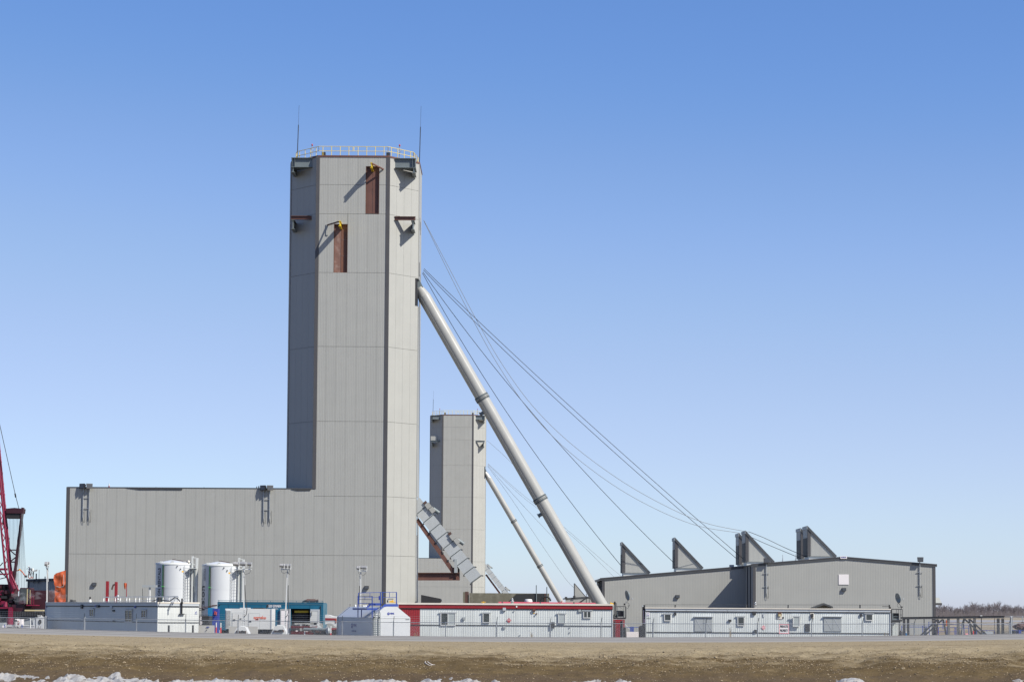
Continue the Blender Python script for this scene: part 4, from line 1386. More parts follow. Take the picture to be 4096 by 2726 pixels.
# ------------------------------------------------------------------ silos
YS = 190
def silo(pxl, pxr, pyt, label, words_, fog):
    a, b_ = A(pxl, pyt, YS), A(pxr, pyt, YS)
    r = (b_.x - a.x) / 2
    cx, cy, zt = (a.x + b_.x) / 2, YS + 1.7, a.z
    t = T('silo', label, 'silo', (cx, cy, 0), 'white silos')
    P('tank_wall', MB().lathe([(r, .5), (r, zt - .16)], (cx, cy, 0), 64), m_tank, t)
    P('tank_rim', MB().lathe([(r + .03, zt - .18), (r + .03, zt - .02), (r - .02, zt)], (cx, cy, 0), 64), m_sidel, t)
    P('tank_roof', MB().lathe([(r, zt - .01), (.4, zt + .25), (.0, zt + .27)], (cx, cy, 0), 48), m_tank, t)
    for z in (zt * .36, zt * .66):
        P('weld_band', MB().lathe([(r + .008, z - .03), (r + .008, z + .03)], (cx, cy, 0), 64), m_tank, t)
    for k in range(4):
        an = R(-128 + 42 * k)
        x, y = cx + (r - .1) * math.cos(an), cy + (r - .1) * math.sin(an)
        P('lifting_lug', MB().box(x - .12, x + .12, y - .06, y + .06, zt, zt + .14), m_sidel, t)
    mb = MB()
    def cyl(s, z, rr=r + .012):
        an = s / r
        return (cx + rr * math.sin(an), cy - rr * math.cos(an), z)
    # green riser
    gx = (pxl + 40.5 - (pxl + pxr) / 2) * YS / F
    s0 = r * math.asin(gx / r)
    P('riser_pipe', MB().path([cyl(s0, .5, r + .1), cyl(s0, 3, r + .1), cyl(s0, zt - .2, r + .06)], .05, 8), m_green, t)
    P('riser_pipe', MB().path([cyl(s0 + .16, .5, r + .08), cyl(s0 + .09, zt - .3, r + .05)], .03, 8), m_dark, t)
    P('clamp', MB().box(cyl(s0, 0)[0] - .11, cyl(s0, 0)[0] + .11, cyl(s0, 0)[1] - .18, cyl(s0, 0)[1] - .02, zt * .68, zt * .68 + .05), m_lime, t)
    # ladder with two rest platforms
    lx, ly = cx + r * .72, cy - r * .80
    for dx in (0, .46):
        pipe(t, 'ladder_rail', (lx + dx, ly, .4), (lx + dx, ly, zt - .25), .022, m_galv, 6)
    n = 22
    for k in range(n):
        z = .6 + (zt - 1.1) * k / (n - 1)
        pipe(t, 'rung', (lx, ly, z), (lx + .46, ly, z), .013, m_galv, 5)
    for z in (zt * .46, zt - .52):
        P('rest_platform', MB().box(lx + .38, lx + 1.0, ly - .1, ly + .75, z, z + .05), m_sidel, t)
        P('platform_bracket', MB().beam((lx + .95, ly, z), (lx + .4, ly, z - .5), .06, .06).box(lx + .88, lx + .96, ly - .05, ly + .03, z - 2.2, z), m_steelg, t)
    # tall filling leg beside the tank
    fx = cx + r + .30
    zt2 = zt + .62
    P('filling_leg', MB().box(fx - .26, fx - .10, cy - .6, cy - .3, 0, zt2), m_sidel, t)
    P('filling_leg', MB().box(fx + .12, fx + .30, cy - .6, cy - .2, 0, zt2 - .15), m_sidel, t)
    P('leg_plate', MB().box(fx - .095, fx + .115, cy - .35, cy - .28, 0, zt2 - 1.0), m_fasw, t)
    for z in (zt2 - .1, zt2 - .72, zt2 - 1.3, 2.0):
        P('leg_tie', MB().box(fx - .099, fx + .119, cy - .58, cy - .4, z - .07, z), m_sidel, t)
    P('auger_arm', MB().beam((cx - .1, cy - .3, zt + .33), (cx + r * .95, cy - .6, zt + .06), .06, .06), m_brown, t)
    P('auger_motor', MB().lathe([(.02, -.12), (.12, -.1), (.14, .05), (.05, .14), (0, .15)], (cx + r * .88, cy - .8, zt + .1), 12), m_cap, t)
    for s_, z in ((.55, zt - .30), (.85, zt - .55)):
        P('nozzle', MB().tube(cyl(s_, z), cyl(s_, z - .05, r + .12), .045, 8), m_dark, t)
    s_ = 1.0
    P('warning_plate', MB().add([cyl(s_, zt - .86), cyl(s_ + .17, zt - .86), cyl(s_ + .17, zt - .73), cyl(s_, zt - .73)], [(0, 1, 2, 3)]), m_amber, t)
    for s, base, z1, ln, size, m, bold in words_:
        text(t, 'lettering', s, size, lambda u, v, W: cyl(base - v, z1 - ln + u * ln / W, r + .018), m, bold)
    return t, cyl, cx, cy, r, zt
zt1 = A(640, 2269, YS).z
silo(611.5, 757, 2248, 'white silo lettered VISION RENTALS in its shaded strip', [('VISION RENTALS', -1.06, zt1, 3.25, .54, m_print, .02)], 0)
zt1 = A(812, 2341, YS).z
zt2_ = A(812, 2272, YS).z
silo(798.5, 944, 2254, 'white silo with large lower case vision lettering, right of the other silo', [('vision', -1.42, zt1, 2.45, 1.2, m_print, .03), ('RENTALS', -1.3, zt2_, 1.1, .34, m_printg, .01)], 0)

# ------------------------------------------------------------------ power units
def Z3(x, y):
    return 780 + x / 3.92, 2180 + y / 3.92
YG = 176
def rect(x0, y0, x1, y1, Y, conv=Z3):
    a, b_ = A(*conv(x0, y1), Y), A(*conv(x1, y0), Y)
    return a.x, b_.x, a.z, b_.z
gx0, gx1, _, gzt = rect(345, 890, 2012, 1360, YG)
t = T('power_container', 'long teal container lettered GOLDMARK with white doors and an open bay', 'generator', (gx0, YG, 0))
gd = 3.2
zs = rect(0, 1205, 10, 1210, YG)[3]
dz0 = 1.02
bx0, bx1, bz0, bz1 = rect(1500, 990, 1805, 1205, YG)
# shell around the open bay
P('container_wall', MB().box(gx0, bx0, YG, YG + gd, .9, gzt - .05), m_teal, t)
P('container_wall', MB().box(bx1, gx1, YG, YG + gd, bz0 - .05, gzt - .05), m_teal, t)
P('container_wall', MB().box(bx0, bx1, YG + .002, YG + gd, bz1, gzt - .06), m_teal, t)
P('bay_back', MB().box(bx0, bx1, YG + 1.0, YG + gd - .1, bz0 - .05, bz1), m_black, t)
P('end_wall', MB(wallM((gx1 + .004, YG, 0), R(90))).corr(gd, gzt - .1, .28, .05, zbot=.9), m_tealf, t)
P('roof_rail', MB().box(gx0, gx1 + .03, YG - .02, YG + .08, gzt - .05, gzt).box(gx0, gx1, YG + .1, YG + .16, gzt + .10, gzt + .13), m_tealf, t)
for k in range(9):
    x = gx0 + .1 + (gx1 - gx0 - .2) * k / 8
    box(t, 'rail_post', x - .02, x + .02, YG + .1, YG + .15, gzt, gzt + .12, m_tealf)
for x in (530, 700, 868, 1045, 1220, 1500, 1810):
    q = A(*Z3(x, 950), YG)
    box(t, 'wall_seam', q.x - .02, q.x + .02, YG - .02, YG - .002, bz1 + .02, gzt - .22, m_teal)
box(t, 'wall_seam', gx0 + .05, gx1 - .05, YG - .025, YG - .004, gzt - .2, gzt - .16, m_tealf)
a = rect(1332, 995, 1498, 1390, YG)
d = P('door_leaf', MB().box(a[0], a[1], YG - .14, YG - .08, .6, a[3]), m_sign, t)
P('door_frame', MB().box(a[0] + .02, a[0] + .10, YG - .16, YG - .142, .62, a[3]).box(a[1] - .10, a[1] - .02, YG - .16, YG - .142, .62, a[3]).box(a[0] + .1, a[1] - .1, YG - .16, YG - .142, a[3] - .1, a[3]), m_panelg, d)
a = rect(1808, 1000, 1955, 1205, YG)
d = P('door_leaf', MB().box(a[0], a[1], YG - .14, YG - .08, a[2], a[3]), m_sidel, t)
P('door_frame', MB().box(a[1] - .12, a[1] - .02, YG - .16, YG - .142, a[2], a[3]).box(a[0] + .02, a[1] - .12, YG - .16, YG - .142, a[3] - .12, a[3]), m_fasw, d)
P('door_handle', MB().beam((a[0] + .12, YG - .2, a[3] - .55), (a[0] + .12, YG - .2, a[3] - .2), .04, .04), m_dark, d)
a = rect(1548, 1020, 1768, 1052, YG)
box(t, 'hoist_bar', a[0], a[1], YG + .55, YG + .7, a[2], a[3], m_yel)
a = rect(1555, 1055, 1760, 1202, YG)
P('radiator', MB().box(a[0], a[1], YG + .75, YG + .98, bz0 - .04, a[3]), m_nearblack, t)
for k in range(9):
    z = bz0 + .05 + (a[3] - bz0 - .1) * k / 8
    box(t, 'radiator_fin', a[0] + .03, a[1] - .03, YG + .72, YG + .748, z - .02, z + .02, m_dark)
# muffler
p, q = A(*Z3(1750, 868), YG + .9), A(*Z3(1888, 872), YG + .9)
P('muffler', MB().tube(p, q, .17, 18).tube(p - Vector((.12, 0, 0)), p - Vector((.02, 0, 0)), .1, 12).tube(q + Vector((.03, 0, 0)), q + Vector((.24, 0, .02)), .11, 12, .15), m_brown, t)
P('exhaust_elbow', MB().path([p - Vector((.1, 0, 0)), p - Vector((.2, 0, .02)), p - Vector((.31, 0, .12)), p - Vector((.35, 0, .3))], .09, 10), m_dark, t)
P('muffler_foot', MB().box(p.x + .1, p.x + .2, YG + .7, YG + 1.1, gzt - .02, p.z - .15).box(q.x - .2, q.x - .1, YG + .7, YG + 1.1, gzt - .02, p.z - .15), m_dark, t)
a = rect(1150, 930, 1355, 962, YG)
text(t, 'lettering', 'GOLDMARK', .25, lambda u, v, W: (a[0] + u * (a[1] - a[0]) / W, YG - .006, a[2] + v), m_sign, .006)
for i, (x0, x1, yy) in enumerate(((1150, 1352, 970), (1205, 1300, 984), (1200, 1310, 1000))):
    b_ = rect(x0, yy - 4, x1, yy + 4, YG)
    n = int((b_[1] - b_[0]) / .06)
    mb = MB()
    rr = random.Random(i)
    for k in range(n):
        if rr.random() < .85:
            xx = b_[0] + (b_[1] - b_[0]) * k / n
            mb.box(xx, xx + .045, YG - .007, YG - .003, b_[2] + rr.uniform(0, .012), b_[3])
    P('small_lettering', mb, m_fasw, t, kind='stuff')
# skid and red trailer frame under it
P('skid', MB().box(gx0 + .3, gx1 - .2, YG + .3, YG + gd, .55, .9), m_black, t)
for y0, y1 in ((1266, 1292), (1352, 1386)):
    a = rect(1500, y0, 1905, y1, YG - .6)
    P('chassis_rail', MB().ibeam((a[0], YG - .3, (a[2] + a[3]) / 2), (a[1], YG - .3, (a[2] + a[3]) / 2), a[3] - a[2], .2, .03), m_red, t)
rr = random.Random(5)
for k in range(9):
    a = rect(1510 + k * 44, 1210 + rr.uniform(0, 40), 1545 + k * 44, 1262 + rr.uniform(0, 90), YG)
    box(t, 'engine_part', a[0], a[1], YG + .05, YG + .5, a[2], a[3], rr.choice([m_dark, m_black, m_brown, m_panelg]))
for x in (1600, 1760, 1880):
    q = A(*Z3(x, 1340), YG)
    P('support_jack', MB().box(q.x - .08, q.x + .08, YG - .3, YG - .14, 0, .95), m_white, t)
q = A(*Z3(1970, 960), YG)
P('power_cable', MB().path([(q.x, YG - .03, q.z), (q.x + .05, YG - .1, q.z - .8), (q.x + .2, YG - .12, q.z - 1.5)], .02, 6), m_black, t)
P('cable_port', MB().tube((q.x, YG - .06, q.z), (q.x, YG, q.z), .05, 10), m_black, t)
q = A(*Z3(383, 932), YG)
P('cable_port', MB().tube((q.x, YG - .06, q.z), (q.x, YG, q.z), .05, 10), m_black, t)

# white generator trailer
YW = 158
a = rect(470, 992, 1203, 1322, YW)
wz0 = A(*Z3(600, 1310), YW).z
t = T('generator_trailer', 'white enclosed generator trailer lettered aggreko in orange red', 'generator', (a[0], YW, 0))
P('enclosure', MB().box(a[0], a[1], YW, YW + 2.4, wz0, a[3]), m_white, t)
lv = rect(487, 1005, 570, 1306, YW)
P('louvre_frame', MB().box(lv[0] - .05, lv[1] + .05, YW - .02, YW - .002, lv[2], lv[3]), m_fasw, t)
nl = 16
for k in range(nl):
    z = lv[2] + (lv[3] - lv[2]) * (k + .15) / nl
    h = (lv[3] - lv[2]) / nl * .6
    P('louvre_slat', MB().hexa([(lv[0], YW - .10, z), (lv[1], YW - .10, z), (lv[1], YW - .021, z + h * .8), (lv[0], YW - .021, z + h * .8), (lv[0], YW - .10, z + .03), (lv[1], YW - .10, z + .03), (lv[1], YW - .021, z + h), (lv[0], YW - .021, z + h)]), m_white, t)
for x0, x1, y0, y1 in ((585, 750, 1058, 1290), (838, 1012, 1064, 1312)):
    d = rect(x0, y0, x1, y1, YW)
    dr = P('access_door', MB().box(d[0], d[1], YW - .022, YW - .002, d[2], d[3]), m_white, t)
    P('latch', MB().box(d[1] - .22, d[1] - .08, YW - .05, YW - .023, d[3] - .45, d[3] - .40).box(d[0] + .06, d[0] + .22, YW - .05, YW - .023, d[2] + .55, d[2] + .65), m_dark, dr)
    P('door_seam', MB().box(d[0] - .025, d[0] - .005, YW - .012, YW - .002, d[2], d[3]).box(d[1] + .005, d[1] + .025, YW - .012, YW - .002, d[2], d[3]).box(d[0], d[1], YW - .012, YW - .002, d[3] + .005, d[3] + .025), m_panelg, dr)
tx = rect(918, 1110, 1117, 1164, YW)
text(t, 'lettering', 'aggreko', .30, lambda u, v, W: (tx[0] + u * (tx[1] - tx[0]) / W, YW - .03, A(*Z3(1000, 1151), YW).z + v * 1.15), m_orp, .004)
P('edge_strip', MB().box(a[1] - .06, a[1] + .02, YW - .03, YW + .05, wz0, a[3]), m_fasw, t)
P('chassis', MB().box(a[0] + .1, a[1] - .1, YW + .2, YW + 2.2, wz0 - .42, wz0 - .002), m_black, t)
for x in (1142, 1105):
    q = A(*Z3(x, 1330), YW)
    P('wheel', MB().tube((q.x, YW - .04, .30), (q.x, YW + .3, .30), .30, 20), m_black, t)
q = A(*Z3(1142, 1330), YW)
P('mudguard', MB().lathe([(.58, 0), (.62, .0), (.62, .34), (.58, .34)], (0, 0, 0), 20, 0, math.pi) if False else MB(Matrix.Translation((q.x, YW + .25, .45)) @ Matrix.Rotation(R(90), 4, 'X')).lathe([(.34, -.05), (.34, .36)], (0, 0, 0), 20, 0, math.pi), m_fasw, t)
for x, w_ in ((790, .22), (710, .12)):
    q = A(*Z3(x, 985), YW)
    box(t, 'roof_hatch', q.x - w_, q.x + w_, YW + .6, YW + 1.4, a[3], a[3] + .07, m_fasw)
q = A(*Z3(1106, 990), YW)
P('exhaust', MB().tube((q.x, YW + .8, a[3]), (q.x, YW + .8, a[3] + .25), .04, 10).tube((q.x + .08, YW + .8, a[3] + .15), (q.x + .08, YW + .7, a[3] + .32), .06, 10), m_dark, t)
q = A(*Z3(980, 985), YW)
box(t, 'roof_grille', q.x - .4, q.x + .4, YW + .5, YW + 1.6, a[3], a[3] + .07, m_black)

# black upright unit lettered aggreko, and the blue cabinet behind the silo
Y = 160
a = rect(66, 1080, 225, 1245, Y)
t = T('load_bank', 'black slatted box with white aggreko lettering running upward', 'equipment box', ((a[0] + a[1]) / 2, Y, 0))
P('case', MB().box(a[0], a[1], Y, Y + 1.6, .1, a[3] - .12), m_dark, t)
for z in (a[3] - .1, a[3] - .02):
    box(t, 'top_bar', a[0], a[1], Y, Y + .08, z - .03, z, m_black)
for k in range(9):
    z = a[2] + (a[3] - a[2] - .3) * k / 8
    box(t, 'slat', a[0] + .30, a[1] - .03, Y - .04, Y - .002, z, z + .06, m_black)
text(t, 'lettering', 'aggreko', .24, lambda u, v, W: (a[0] + .17 - v, Y - .01, a[2] + u * .66 / W), m_sign, .006)
Y = 172
a = rect(196, 978, 345, 1360, Y)
t = T('blue_cabinet', 'bright blue cabinet with red valves left of the teal container', 'equipment box', (a[0], Y, 0))
P('cabinet', MB().box(a[0], a[0] + (a[1] - a[0]) * .42, Y, Y + 1.6, 0, a[3]), mat('cabinet_blue', (.01, .17, .36), .45, var=.06), t)
P('cabinet_recess', MB().box(a[0] + (a[1] - a[0]) * .43, a[1], Y + .5, Y + 1.6, 0, a[3] - .05), m_logo, t)
for k in (0, 1):
    q = A(*Z3(300 + 22 * k, 1060 + 12 * k), Y)
    P('valve', MB().tube((q.x, Y + .3, q.z - .12), (q.x, Y + .5, q.z + .15), .05, 8), m_red, t)
pts = [A(*Z3(x, y), 172) for x, y in ((65, 985), (130, 975), (210, 955), (280, 938), (345, 935))]
S('cable_bundle', MB().path(pts, .035, 7).path([p + Vector((0, .1, -.16 + .03 * i)) for i, p in enumerate(pts)], .03, 7), m_brown, 'drooping brown cables between the silo and the teal container', 'cable', loc=pts[0])

# ------------------------------------------------------------------ barriers and delineators
def barrier(x0, x1, pyt, Y, label, conv=Z3, m=m_conc):
    a, b_ = A(*conv(x0, pyt), Y), A(*conv(x1, pyt), Y)
    h = max(.8, a.z)
    pr = [(-.30, 0), (-.30, .08), (-.16, .3), (-.10, h), (.10, h), (.16, .3), (.30, .08), (.30, 0)]
    mb = MB()
    mb.extr([(a.x, Y + p[0], p[1]) for p in pr], (b_.x - a.x, 0, 0))
    return S('concrete_barrier', mb, m, label, 'barrier', 'concrete barriers in the yard', loc=((a.x + b_.x) / 2, Y, 0))
b0 = barrier(62, 302, 1250, 152, 'concrete barrier with a blue logo between the white trailer end and red posts')
q = A(*Z3(200, 1277), 151.8)
P('logo', MB().box(q.x - .1, q.x + .1, 151.84, 151.86, q.z - .035, q.z + .035), m_logo, b0)
q = A(*Z3(182, 1322), 151.8)
P('lifting_hole', MB().tube((q.x, 151.80, q.z), (q.x, 151.9, q.z), .03, 8), m_black, b0)
barrier(535, 985, 1266, 154, 'concrete barrier behind the left light tower, in front of the aggreko trailer')
def delineator(px, pyt, Y, label, order):
    a = A(px, pyt, Y)
    t = T('delineator_post', label, 'delineator', (a.x, Y, 0), 'red and white delineator posts')
    z = a.z
    n = len(order)
    for k, c in enumerate(order):
        P('sleeve', MB().tube((a.x, Y, z * (1 - (k + 1) / n)), (a.x, Y, z * (1 - k / n)), .05 if k else .045, 12), m_hivis if c == 'r' else m_white, t)
    P('base', MB().tube((a.x, Y, 0), (a.x, Y, .06), .18, 14), m_black, t)
delineator(*Z3(333, 1205), 150, 'red and white post left of its twin, beside the blue cabinet', 'wrrrr')
delineator(*Z3(404, 1210), 150, 'red and white post right of its twin, in front of the teal container', 'wrrrr')
delineator(*Z3(1720, 1305), 150, 'short mostly white delineator left of the lowered light tower', 'wwrww')
delineator(*Z3(2128, 1262), 148, 'slim candy striped post between the lowered light tower and the tank', 'wwrrww')
delineator(3893, 2521, 152, 'orange and white striped post under the dark steel frame', 'rwwrr')

# ------------------------------------------------------------------ light towers
def light_tower(px_top, py_top, px_bot, lamps, Y, label, base=None, cable=True):
    a = A(px_top, py_top, Y)
    foot = A(px_bot, 2500, Y)
    foot.z = .6
    t = T('light_tower', label, 'light tower', (foot.x, Y, 0), 'mobile light towers')
    top = a
    mid = foot.lerp(top, .45)
    P('mast', MB().beam(foot, mid, .105, .105), m_white, t)
    P('mast', MB().beam(mid, top, .08, .08), m_white, t)
    for k in range(14):
        c = foot.lerp(mid, .15 + .8 * k / 14)
        P('mast_hole', MB().box(c.x + .01, c.x + .045, Y - .07, Y - .054, c.z - .025, c.z + .025), m_dark, t)
    xs_ = []
    for (x0, y0, x1, y1, face) in lamps:
        p, q = A(x0, y0, Y - .15), A(x1, y1, Y - .15)
        w_, h = q.x - p.x, p.z - q.z
        c = (p + q) / 2
        xs_ += [p.x, q.x]
        mb = MB()
        d = Vector((1, -.25 * face, -.05)).normalized()
        r = h / 2
        mb.tube(c - d * w_ * .5, c + d * w_ * .28, r * .86, 18, r).tube(c + d * w_ * .28, c + d * w_ * .5, r, 18, r * .96, caps=False)
        l = P('lamp_housing', mb, m_silver, t)
        P('lens', MB().tube(c + d * w_ * .44, c + d * w_ * .46, r * .93, 18), m_lamp, l)
        P('lamp_bracket', MB().box(c.x - .025, c.x + .025, Y - .16, Y - .08, c.z - r - .1, c.z - r * .8).box(q.x - .01, q.x + .03, Y - .3, Y - .2, c.z - r - .1, c.z + r * .9), m_white, t)
    if xs_:
        z = top.z + .06
        P('crossbar', MB().beam((min(xs_) + .1, Y - .12, z), (max(xs_) - .0, Y - .12, z), .06, .07), m_white, t)
        P('cable', MB().path([(min(xs_) + .12, Y - .1, z), (min(xs_) + .16, Y - .15, z - .2), (min(xs_) + .3, Y - .15, z - .28), (top.x, Y - .1, z - .2)], .013, 5), m_dark, t)
        P('cable', MB().path([(max(xs_) - .06, Y - .1, z), (max(xs_) - .12, Y - .15, z - .25), (top.x + .15, Y - .15, z - .38), (top.x + .05, Y - .1, z - .2)], .013, 5), m_dark, t)
    if cable:
        sx = .17 * cable
        P('supply_hose', MB().path([top + Vector((.06 * cable, 0, -.2)), top.lerp(foot, .3) + Vector((sx * .55, 0, 0)), top.lerp(foot, .48) + Vector((sx * .9, 0, 0)), top.lerp(foot, .58) + Vector((sx * 1.3, 0, 0)), top.lerp(foot, .66) + Vector((sx * .9, 0, 0)), top.lerp(foot, .68) + Vector((.06 * cable, -.1, 0))], .026, 7), m_dark, t)
        P('gas_strut', MB().beam(top + Vector((.06 * cable, 0, -.15)), top.lerp(foot, .22) + Vector((.10 * cable, 0, 0)), .045, .045), m_white, t)
    if base:
        (bl, br, byt) = base
        p, q = A(bl, byt, Y), A(br, byt, Y)
        zt = p.z
        P('trailer_body', MB().extr([(p.x - .72, Y - .7, .12), (q.x + .66, Y - .7, .12), (q.x + .03, Y - .7, zt), (p.x - .03, Y - .7, zt)], (0, 1.4, 0)), m_white, t)
        P('top_cover', MB().box(p.x + .1, q.x - .1, Y - .5, Y + .5, zt + .004, zt + .09), m_white, t)
        cx = (p.x + q.x) / 2
        rr = random.Random(int(bl))
        for k in range(14):
            x = cx - .36 + k * .05
            h = rr.uniform(.08, .19)
            z = zt - .44 + rr.uniform(0, .05)
            box(t, 'control_part', x, x + rr.uniform(.03, .07), Y - .80, Y - .705, z, z + h, rr.choice([m_black, m_dark, m_brown]))
        for sx in (-1, 1):
            x = cx + sx * ((q.x - p.x) / 2 + .35)
            P('wheel', MB().tube((x, Y - .85, .3), (x, Y - .62, .3), .30, 16), m_black, t)
            P('outrigger', MB().box(x + sx * .2 - .05, x + sx * .2 + .05, Y - .75, Y - .65, 0, .5), m_white, t)
    return t
light_tower(*Z3(760, 385), Z3(776, 0)[0], [(*Z3(596, 255), *Z3(692, 325), -.6), (*Z3(702, 252), *Z3(800, 322), .3), (*Z3(815, 262), *Z3(890, 322), .8)], 151, 'raised light tower with three silver lamps, overlapping the silo on the right', (*[Z3(x, 0)[0] for x in (690, 800)], Z3(0, 1275)[1]), 1)
light_tower(*Z3(1452, 388), Z3(1406, 0)[0], [(*Z3(1326, 283), *Z3(1400, 345), -.5), (*Z3(1385, 285), *Z3(1455, 348), .4), (*Z3(1448, 288), *Z3(1502, 350), .9)], 150, 'raised light tower in front of the GOLDMARK container, mast leaning right', (*[Z3(x, 0)[0] for x in (1275, 1395)], Z3(0, 1262)[1]), 1)
def Z4(x, y):
    return 1280 + x / 3.8, 2180 + y / 3.8
light_tower(*Z4(620, 398), Z4(618, 0)[0], [(*Z4(556, 310), *Z4(600, 368), -.8), (*Z4(600, 308), *Z4(712, 360), .4)], 163, 'raised light tower standing behind the white tank with blue railings', None, -1)
light_tower(*L3(130, 225), L3(128, 0)[0], [(*L3(95, 150), *L3(135, 212), -.8), (*L3(112, 150), *L3(160, 190), .6)], 172, 'raised light tower at far left between the crane and the orange tarp', None, 1)
# lowered tower with its lamps folded down
Y = 150
q = A(*Z3(1885, 1340), Y)
t = T('light_tower', 'lowered light tower with grey lamps folded over rounded white mudguards', 'light tower', (q.x, Y, 0), 'mobile light towers')
for x in (1775, 1885, 1995):
    c = A(*Z3(x, 1312), Y)
    P('lamp_housing', MB().tube((c.x - .27, Y - .5, c.z), (c.x + .26, Y - .55, c.z - .02), .115, 16), m_steelg, t)
for x in (1820, 2000):
    c = A(*Z3(x, 1385), Y)
    P('mudguard', MB(Matrix.Translation((c.x, Y - .3, .42)) @ Matrix.Rotation(R(90), 4, 'X')).lathe([(.42, -.3), (.42, .3)], (0, 0, 0), 20, 0, math.pi), m_white, t)
    P('wheel', MB().tube((c.x, Y - .5, .36), (c.x, Y - .2, .36), .36, 18), m_black, t)
P('chassis', MB().box(q.x - .8, q.x + .7, Y - .2, Y + .8, .35, .7), m_dark, t)
for (x0, y0, x1, y1, w_) in ((1925, 1250, 1945, 1180, .07), (1945, 1290, 1925, 1230, .09), (1915, 1290, 1960, 1210, .06), (1800, 1255, 1905, 1250, .05), (1985, 1300, 1950, 1260, .07), (1800, 1270, 1905, 1275, .04)):
    beam(t, 'mast_section', A(*Z3(x0, y0), Y - .3), A(*Z3(x1, y1), Y - .3), w_, w_, m_white)
rr = random.Random(3)
for k in range(12):
    c = A(*Z3(1795 + 17 * k, 1350 + rr.uniform(-10, 14)), Y - .7)
    box(t, 'control_part', c.x - .04, c.x + .05, Y - .75, Y - .6, c.z - .07, c.z + .07, rr.choice([m_black, m_dark, m_brown]))
S('equipment_heap', MB().blob(A(*Z3(2090, 1330), 149), .15, .2, .24, 8, 3, .3).blob(A(*Z3(2062, 1310), 149.5), .12, .2, .26, 8, 4, .3), m_panelg, 'grey wrapped heap beside the striped post near the tank', 'heap', loc=A(*Z3(2080, 1380), 149))

# ------------------------------------------------------------------ truck peeking out between container and tank
Y = 172
def TR(x, y):
    return A(*Z3(x, y), Y)
f0 = TR(2075, 1100)
t = T('pickup_truck', 'white truck with a red stripe half hidden between the container and the tank', 'truck', (f0.x + 1, Y, 0))
pts = [(2040, 1235), (2040, 1085), (2100, 1092), (2150, 1108), (2215, 1114), (2222, 1150), (2222, 1225), (2210, 1268), (2180, 1262), (2165, 1235), (2130, 1220), (2095, 1222)]
P('body', MB().extr([TR(*p) for p in pts], (0, 2.2, 0)), m_white, t)
P('stripe', MB().extr([TR(2042, 1136) + Vector((0, -.02, 0)), TR(2221, 1140) + Vector((0, -.02, 0)), TR(2221, 1172) + Vector((0, -.02, 0)), TR(2042, 1172) + Vector((0, -.02, 0))], (0, .018, 0)), m_red, t)
P('marker_lamp', MB().extr([TR(2200, 1150) + Vector((0, -.05, 0)), TR(2219, 1150) + Vector((0, -.05, 0)), TR(2219, 1212) + Vector((0, -.05, 0)), TR(2206, 1212) + Vector((0, -.05, 0))], (0, .03, 0)), m_orange, t)
c = TR(2135, 1300)
w_ = P('wheel', MB().tube((c.x, Y + .05, .45), (c.x, Y + .4, .45), .46, 22), m_black, t)
P('hub', MB().tube((c.x, Y + .02, .45), (c.x, Y + .048, .45), .2, 14), m_dark, w_)
P('bumper', MB().extr([TR(2120, 1290), TR(2220, 1295), TR(2220, 1312), TR(2150, 1325)], (0, .3, 0)), m_red, t)
P('undercarriage', MB().box(c.x - 1.5, c.x + .9, Y + .45, Y + 1.9, .35, 1.1), m_black, t)

# ------------------------------------------------------------------ white tank with blue platforms
def K(x, y):
    return 1300 + x / 6.2, 2340 + y / 6.2
PA = R(70)
DT = 151
c0 = A(*K(1165, 1000), DT)
c0.z = 0
MS = wallM(c0, -PA)
ME = wallM(c0, R(90) - PA)
LT = -uv(MS, *K(292, 900))[0]
WT = uv(ME, *K(2113, 900))[0]
zs_ = A(*K(1165, 790), DT).z
zt_ = A(*K(1480, 527), DT).z
u1, u2 = uv(ME, *K(1482, 560))[0], uv(ME, *K(1788, 560))[0]
t = T('storage_tank', 'white hip topped storage tank marked PEAK with blue walkway and ladder', 'tank', c0)
prof_ = [(0, 0), (WT, 0), (WT, zs_), (u2, zt_), (u1, zt_), (0, zs_)]
P('tank_shell', MB(ME).extr([(u, 0, v) for u, v in prof_], (0, LT, 0)) if False else MB(MS).extr([(0, u, v) for u, v in prof_], (-LT, 0, 0)), m_tank, t)
P('edge_seam', MB(MS).beam((-LT + .35, -.01, .02), (-LT + .35, -.01, zs_), .05, .03).beam((-LT + .35, 0, zs_), (-LT + .35, u1, zt_ + .01), .05, .03), m_dark, t)
for z in (zs_ - .30, zs_ - .06):
    P('weld_bead', MB(ME).beam((.05, -.008, z), (WT - .05, -.008, z), .02, .02), m_sidel, t)
    P('weld_bead', MB(MS).beam((-LT, -.008, z), (-.05, -.008, z), .02, .02), m_sidel, t)
def emblem(M_, x, y, r, par, sq=1.0):
    u0, v0 = uv(M_, x, y)
    mb = MB(M_)
    n = 24
    mb.add([(u0 + r * sq * math.cos(2 * math.pi * k / n), -.012, v0 + r * math.sin(2 * math.pi * k / n)) for k in range(n)], [tuple(range(n))])
    e = P('emblem', mb, m_logo, par)
    P('emblem_peak', MB(M_).add([(u0 - r * .6, -.016, v0 - r * .25), (u0 - r * .1, -.016, v0 + r * .4), (u0 + r * .15, -.016, v0 + r * .15), (u0 + r * .3, -.016, v0 + r * .3), (u0 + r * .65, -.016, v0 - r * .25), (u0 + r * .3, -.016, v0), (u0, -.016, v0 + r * .1)], [(0, 1, 6), (1, 2, 6), (2, 3, 5, 6), (3, 4, 5)]), m_tank, e)
def word(M_, s, xl, yb, xr, size, m, par, bold=.01):
    u0, v0 = uv(M_, xl, yb)
    u1_, _ = uv(M_, xr, yb)
    text(par, 'lettering', s, size, lambda u, v, W: M_ @ Vector((u0 + u * (u1_ - u0) / W, -.014, v0 + v)), m, bold)
emblem(ME, *K(1575, 697), .10, t)
